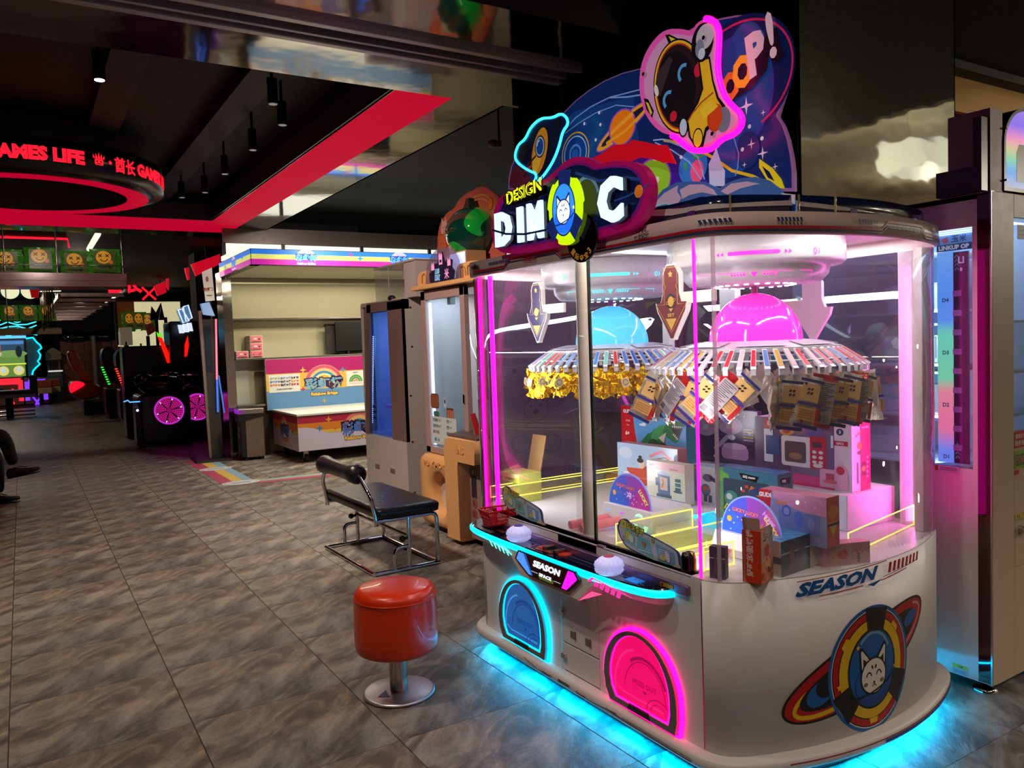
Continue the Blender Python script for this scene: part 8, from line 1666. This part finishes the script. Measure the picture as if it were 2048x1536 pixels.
        B().cyl((x1-.55, 27.58, zz-.45), (x1-.55, 27.6, zz-.45), .12, n=14).obj('dial', mat('dial_blue', (40, 40, 120), .3), c)
    # stools and bench in front of it
    for k, (x, y) in enumerate([(0.449, 27.492), (0.706, 28.352)]):
        s = thing('cube_stool', ['orange and cream cube-topped stool nearer the lit game', 'orange and cream cube-topped stool behind the first one'][k], 'stool', (x, y, 0)); B().box((-.28, -.28, .52), (.28, .28, .74)).obj('seat', mat('stool_orange', (150, 62, 30), .5), s, world=False, bevel=.03); B().box((-.28, -.28, .34), (.28, .28, .52)).obj('seat_band', mat('stool_cream', (170, 140, 100), .5), s, world=False, bevel=.02); B().cyl((0, 0, 0), (0, 0, .36), .06, n=10).obj('post', BLACKP, s, world=False)
    s = thing('long_bench', 'low dark bench with a pale edge at the left edge of the photo', 'bench', (-.3, 22.5, 0)); B().box((-1.6, 22.2, .52), (.28, 22.8, .66)).obj('seat', BLACKP, s, bevel=.02); B().box((-1.6, 22.18, .48), (.25, 22.2, .56)).obj('edge_strip', mat('bench_edge', (120, 130, 134), .4), s); B().box((.14, 22.3, .5), (.30, 22.7, 1.0)).obj('arm', BLACKP, s, bevel=.03)
    for z in (.05, .14, .23): B().tube([(-1.2, 22.5, z), (.22, 22.5, z)], .025, 6).obj('foot_bar', CHR, s)
    B().cyl((-.3, 22.5, 0), (-.3, 22.5, .52), .08, n=10).obj('post', BLACKP, s)
far_things()

def racing():
    # orange scooter ride
    o = thing('racing_ride', 'orange moulded racing seat with a glowing red base', 'racing machine', (1.4, 21.5, 0)); Y = 21.4
    P = [(0.919, 1.549), (1.095, 1.566), (1.170, 1.421), (1.221, 1.205), (1.322, 0.962), (1.439, 0.788), (1.384, 0.743), (1.209, 0.825), (1.065, 1.034), (0.956, 1.311)]
    OM = mat('ride_orange', (150, 62, 14), .35)
    B().loft([[(x, Y+d, z) for x, z in [((px_-sum(p[0] for p in P)/len(P))*k+sum(p[0] for p in P)/len(P), (pz-sum(p[1] for p in P)/len(P))*k+sum(p[1] for p in P)/len(P)) for px_, pz in smooth_poly(P, True, 2)]] for d, k in ((-.02, .86), (.05, 1), (.45, 1), (.52, .86))]).obj('seat_back', OM, o)
    Q = [(0.911, 0.774), (1.029, 0.861), (1.202, 0.804), (1.569, 0.759), (1.616, 0.468), (1.314, 0.369), (1.024, 0.412), (0.930, 0.572)]; mx = sum(p[0] for p in Q)/len(Q); mz = sum(p[1] for p in Q)/len(Q)
    B().loft([[(mx+(x-mx)*k, 21.3+d, mz+(z-mz)*k) for x, z in smooth_poly(Q, True, 2)] for d, k in ((-.06, .84), (.06, 1), (.6, 1), (.7, .85))]).obj('body', mat('ride_rust', (130, 44, 16), .35), o)
    Q = [(0.904, 0.730), (1.002, 0.841), (1.187, 0.819), (1.265, 0.732), (1.030, 0.605), (0.934, 0.540)]; B().loft([[(x, 21.2+d, z) for x, z in smooth_poly(Q, True, 2)] for d in (0, .08)], 0, True).obj('lit_tail', glow('tail_red', (255, 20, 50), 1.0), o)
    B().box((1.2, 21.35, 0), (1.9, 21.95, .34)).obj('base', BLACKP, o, bevel=.03)
    # row of black racing seats with led strips
    rows = [([(1.480, 1.590), (1.694, 1.549), (1.710, 1.141), (1.502, 1.118), (1.485, 1.152), (1.601, 0.783)], 19.5, (40, 230, 70), 'green', 'black racing seat with a green light strip, farthest of the row'), ([(1.528, 1.517), (1.742, 1.489), (1.759, 1.158), (1.542, 1.138), (1.587, 1.136), (1.685, 0.811)], 17.6, (255, 60, 40), 'red', 'black racing seat with a red light strip, middle of the row'), ([(1.635, 1.453), (1.942, 1.486), (1.991, 1.165), (1.675, 1.135), (1.648, 1.100), (1.780, 0.803)], 15.8, (120, 240, 60), 'lime', 'black racing seat with a lime light strip, nearest of the row')]
    for q, y, col, nm, lb in rows:
        o = thing('racing_simulator', lb, 'racing machine', (q[4][0], y, 0)); x = q[4][0]; zt = q[0][1]; zl, zb = q[4][1], q[5][1]; dx = q[5][0]-q[4][0]
        SB = mat('seat_black', (15, 14, 16), .35)
        Pp = smooth_poly([(x+.02, zt), (x+.28, zt+.02), (x+.36, zt-.35), (x+.62, zl-.35), (x+.95, zb-.05), (x+.2, zb-.05), (x+.02, zl)], True, 2)
        B().loft([[(a+.0, y+d, z) for a, z in Pp] for d in (.05, .12, .5, .57)]).obj('seat_back', SB, o)
        B().box((x+.05, y, .10), (x+1.25, y+.7, zb-.08)).obj('body', SB, o, bevel=.05); B().box((x+.1, y+.05, 0), (x+1.2, y+.65, .10)).obj('base', BLACKP, o)
        B().tube([(x+.45, y+.0, zl+.02), (x+.55, y+.0, zl+.22), (x+.75, y, zl+.26)], .03, 6).obj('red_piping', mat('piping_red', (110, 16, 18), .4), o); B().cyl((x+.25, y+.3, zt-.1), (x+.25, y+.3, zt+.16), .015, n=6).obj('post', STB, o)
        n = 8; ld = B()
        for k in range(n):
            s = k/(n-1); ld.box((x+dx*s-.012, y-.012, zl+(zb-zl)*s-.010), (x+dx*s+.035, y, zl+(zb-zl)*s+.012))
        l = ld.obj('led_strip', glow('led_'+nm, col, 2.2), o); l['kind'] = 'stuff'
        B().hexa([(x-.04, y, zl+.05), (x+.07, y, zl+.05), (x+.07, y+.06, zl+.05), (x-.04, y+.06, zl+.05)], [(x+dx-.04, y, zb-.04), (x+dx+.07, y, zb-.04), (x+dx+.07, y+.06, zb-.04), (x+dx-.04, y+.06, zb-.04)]).obj('strip_housing', mat('strip_'+nm, tuple(int(c*.2) for c in col), .5), o)
    # motorbike simulator with violet light wheels
    for k, (wx, wz, Y, r) in enumerate(((1.87, .545, 13.0, .205), (2.33, .55, 13.3, .205))):
        o = thing('motorbike_ride', ['black motorbike simulator with a violet-lit wheel disc', 'second black motorbike simulator, half behind the totem'][k], 'racing machine', (wx, Y, 0)); f = facY(Y, wx, wz)
        rot = Mx.Translation((wx, Y, wz)) @ Mx.Rotation(pi/2, 4, 'X')
        B().lathe([(r, -.10), (r+.012, -.05), (r+.012, .012), (r-.015, .018), (r-.02, 0), (.001, 0)], n=36, M=rot).obj('wheel', mat('wheel_violet', (70, 10, 60), .3, es=.5, ergb=(190, 20, 130)), o)
        B().tube([(wx+(r-.002)*cos(2*pi*j/36), Y-.018, wz+(r-.002)*sin(2*pi*j/36)) for j in range(36)], .008, 6, closed=True).obj('rim_light', glow('rim_violet', (200, 60, 240), .9), o)
        ar = Art()
        for rr in (.06, .09, .12, .15, .18):
            for j in range(int(rr*210)): a = 2*pi*j/int(rr*210); ar.ell(rr*cos(a), rr*sin(a), .0045, .0045, (255, 60, 170), n=6)
        ar.obj('light_dots', o, lambda a, z, d: f(a, z, d+.002), PRB)
        for j in range(6): a = 2*pi*j/6+.25; B().cyl((wx+.04*cos(a), Y-.010, wz+.04*sin(a)), (wx+.185*cos(a), Y-.010, wz+.185*sin(a)), .010, n=6).obj('spoke', mat('spoke_navy', (24, 24, 60), .3), o); B().cyl((wx+.16*cos(a), Y-.022, wz+.16*sin(a)), (wx+.185*cos(a), Y-.022, wz+.185*sin(a)), .007, n=6).obj('spoke_light', glow('spoke_white', (225, 200, 255), 1.5), o)
        B().box((wx-.42, Y+.02, .04), (wx+.32, Y+.8, .80)).obj('body', mat('bike_black', (9, 9, 11), .3), o, bevel=.06); B().box((wx-.36, Y+.06, 0), (wx+.3, Y+.75, .05)).obj('base', BLACKP, o)
        B().ball((wx-.02, Y+.3, .92), .36, .22, .16, 18, 10).obj('tank', mat('tank_gloss', (8, 8, 10), .08, coat=.6), o); B().ball((wx-.30, Y+.2, 1.02), .15, .15, .10, 14, 8).obj('fairing', mat('tank_gloss', (8, 8, 10), .08, coat=.6), o); B().ball((wx+.25, Y+.2, .98), .14, .15, .10, 14, 8).obj('fairing', mat('tank_gloss', (8, 8, 10), .08, coat=.6), o)
        if k == 0:
            B().tube([(wx-.62, Y-.02, .72), (wx-.56, Y-.02, .74), (wx-.54, Y-.02, .71), (wx-.40, Y-.02, .71)], .010, 5).obj('blue_light', glow('bike_blue', (90, 170, 255), 1.5), o); B().box((wx-.47, Y-.0, .05), (wx-.40, Y+.3, .62)).obj('front_fork', mat('fork_dark', (36, 34, 38), .3, .6), o); B().ball((wx-.44, Y-.02, .58), .02, .02, .02, 10, 6).obj('headlight', glow('spoke_white', (225, 200, 255), 1.5), o)
    # upright display with red light tube and hammer heads
    q = [(1.994, 1.711), (2.055, 1.676), (2.206, 1.261), (2.126, 1.248)]; o = thing('chili_light', 'slanted red light bar shaped like a chili with a green tip', 'light', (q[3][0], 14.6, 0))
    B().loft([[(x, 14.6, z) for x, z in q], [(x, 14.68, z) for x, z in q]], 0, False).obj('red_bar', glow('chili_red', (255, 20, 10), 1.2), o); g = [(1.982, 1.779), (2.011, 1.745), (2.044, 1.769), (2.062, 1.675), (1.993, 1.703)]; B().loft([[(x, 14.6, z) for x, z in g], [(x, 14.66, z) for x, z in g]], 0, False).obj('green_tip', glow('chili_green', (90, 240, 40), 1.0), o)
    B().box((q[0][0]-.55, 14.7, 0), (q[0][0]+.35, 15.2, 1.55)).obj('cabinet', mat('bike_black', (9, 9, 11), .3), o, bevel=.04)
    q = [(2.437, 1.695), (2.444, 1.524), (2.403, 1.355), (2.370, 1.340), (2.381, 1.543)]; o2 = thing('red_flag_light', 'small red light blade beside the fist-shaped topper', 'light', (q[0][0], 14.4, 1.5)); B().loft([[(x, 14.4, z) for x, z in q], [(x, 14.44, z) for x, z in q]], 0, False).obj('blade', glow('chili_red', (255, 20, 10), 1.2), o2); B().cyl((q[0][0], 14.42, 0), (q[0][0], 14.42, q[2][1]), .02, n=6).obj('pole', BLACKP, o2)
    o = thing('fist_topper', 'pale lit fist-shaped topper of two blocks with three white fingers on a dark machine', 'topper', (2.4, 14.2, 0)); FM_ = mat('fist_glass', (80, 120, 150), .15, es=.35, ergb=(120, 170, 220))
    for q in ([(2.270, 2.127), (2.334, 2.143), (2.433, 1.942), (2.337, 1.910)], [(2.351, 2.177), (2.431, 2.209), (2.483, 1.991), (2.385, 1.942)]): B().loft([[(x, 14.2, z) for x, z in q], [(x, 14.4, z) for x, z in q]], 0, False).obj('block', FM_, o); B().tube([(x, 14.19, z) for x, z in q+q[:1]], .012, 5).obj('edge_light', glow('fist_white', (215, 230, 255), 1.0), o)
    for x, z in [(2.308, 1.810), (2.387, 1.825), (2.451, 1.841)]: B().hexa([(x-.03, 14.2, z-.07), (x+.04, 14.2, z-.07), (x+.04, 14.26, z-.07), (x-.03, 14.26, z-.07)], [(x-.05, 14.2, z+.07), (x+.02, 14.2, z+.07), (x+.02, 14.26, z+.07), (x-.05, 14.26, z+.07)]).obj('finger', glow('fist_white', (215, 230, 255), 1.0), o)
    B().box((2.15, 14.45, 0), (2.85, 15.1, 1.95)).obj('machine_body', mat('bike_black', (9, 9, 11), .3), o, bevel=.04)
    q = [(1.901, 1.927), (2.026, 1.969), (2.075, 1.817), (1.939, 1.732)]; o = thing('red_poster', 'small slanted poster panel with a red figure above the racing row', 'poster', (q[0][0], 15.4, 1.9)); B().loft([[(x, 15.4, z) for x, z in q], [(x, 15.44, z) for x, z in q]], 0, False).obj('panel', mat('poster_red', (110, 40, 34), .4, es=.15), o); B().cyl((q[3][0], 15.42, 0), (q[3][0], 15.42, q[3][1]), .03, n=6).obj('pole', BLACKP, o)
    for k, P in enumerate(([(2.194, 2.076), (2.236, 2.350), (2.311, 2.222), (2.413, 2.417), (2.467, 2.072)], [(2.274, 2.051), (2.323, 2.297), (2.380, 2.049)])): rt = thing('pointed_sign', ['dark pointed sign on a pole in front of the lit niche', 'narrow dark pointed sign on a pole beside the dark column'][k], 'sign', (P[0][0]+.1, (17.0, 16.4)[k], 0)); plate(P, facY((17.0, 16.4)[k]), .05).obj('board', mat('topper_dark', (34, 32, 36), .4), rt); B().cyl((P[0][0]+.12, (17.02, 16.42)[k], 0), (P[0][0]+.12, (17.02, 16.42)[k], P[0][1]+.05), .03, n=8).obj('pole', BLACKP, rt)
racing()

def person():
    """passer-by at the left edge: only the lower legs reach into the photograph"""
    def skin(name, verts, edges, radii, mt, root=0):
        me = bpy.data.meshes.new(name); me.from_pydata(verts, edges, []); o = bpy.data.objects.new(name, me); COL.objects.link(o); me.materials.append(mt)
        sk = o.modifiers.new('skin', 'SKIN'); lay = me.skin_vertices[0].data
        for i, r in enumerate(radii): lay[i].radius = (r, r)
        lay[root].use_root = True; s = o.modifiers.new('sub', 'SUBSURF'); s.levels = 2; s.render_levels = 2
        for p in me.polygons: p.use_smooth = True
        return o
    t = thing('person', 'seated person in dark trousers and black trainers, legs crossed, at the left edge', 'person', (-.6, 9.2, 0))
    TR = mat('dark_trousers', (15, 15, 18), .8); SHO = mat('black_trainers', (12, 12, 14), .6)
    v = [(-.68, 9.2, .56), (-.70, 9.2, .78), (-.69, 9.2, 1.0), (-.68, 9.2, 1.12), (-.67, 9.2, 1.24), (-.50, 9.13, .60), (-.20, 9.13, .70), (-.155, 9.17, .53), (-.125, 9.20, .37), (-.52, 9.29, .52), (-.27, 9.29, .50), (-.26, 9.26, .28), (-.262, 9.22, .10),
         (-.62, 9.02, 1.0), (-.50, 8.98, .78), (-.32, 9.06, .76), (-.62, 9.38, 1.0), (-.52, 9.42, .78), (-.34, 9.34, .68)]
    e = [(0, 1), (1, 2), (2, 3), (3, 4), (0, 5), (5, 6), (6, 7), (7, 8), (0, 9), (9, 10), (10, 11), (11, 12), (2, 13), (13, 14), (14, 15), (2, 16), (16, 17), (17, 18)]
    r = [.15, .13, .15, .055, .10, .10, .075, .062, .048, .10, .075, .06, .048, .06, .045, .035, .06, .045, .035]
    b = skin('body', v, e, r, TR); b.parent = t; b.location = -V(t.location)
    st = thing('bar_stool', 'low dark stool under the seated person at the left edge', 'stool', (-.72, 9.2, 0)); B().cyl((-.72, 9.2, .36), (-.72, 9.2, .43), .19, n=20).obj('seat', BLACKP, st); B().cyl((-.72, 9.2, 0), (-.72, 9.2, .36), .03, n=10).obj('post', CHR, st); B().cyl((-.72, 9.2, 0), (-.72, 9.2, .015), .17, n=20).obj('base', CHR, st)
    def shoe(x, y, z, pitch, yaw):
        M = Mx.Translation((x, y, z)) @ Mx.Rotation(yaw, 4, 'Z') @ Mx.Rotation(pitch, 4, 'Y'); L = []
        for u, w, h, z0 in ((-.09, .028, .055, .004), (-.07, .038, .085, 0), (-.01, .040, .090, 0), (.05, .042, .068, 0), (.11, .046, .052, .002), (.165, .040, .042, .008), (.195, .018, .030, .014)):
            L.append([(u, w*cos(2*pi*k/14), z0+(h/2)*(1+sin(2*pi*k/14))) for k in range(14)])
        o = B().loft(L, M=M).obj('shoe', SHO, t); B().loft([[(p[0], p[1]*1.06, -.012+min(.016, p[2]*.2)) for p in l] for l in L], M=M).obj('sole', mat('sole_dark', (26, 26, 28), .7), o)
        B().tube([M @ V(p) for p in ((.02, -.02, .092), (.05, .02, .082), (.07, -.02, .075), (.09, .02, .067))], .005, 5).obj('lace', RUB, o)
    shoe(-.095, 9.2, .262, -.12, .15); shoe(-.285, 9.2, .012, 0, .1)
    h = B().ball((-.665, 9.2, 1.30), .09, .10, .12, 18, 12).ball((-.575, 9.2, 1.285), .02, .016, .02, 8, 6).obj('head', mat('skin_tone', (170, 120, 96), .5), t)
    for s in (-1, 1): B().ball((-.59, 9.2+.035*s, 1.315), .012, .016, .010, 8, 6).obj('eye', BLACKP, h); B().ball((-.665, 9.2+.10*s, 1.295), .016, .010, .03, 8, 6).obj('ear', mat('skin_tone', (170, 120, 96), .5), h)
    B().ball((-.685, 9.2, 1.34), .10, .108, .105, 18, 10, z0=-.2).obj('hair', BLACKP, t)
person()
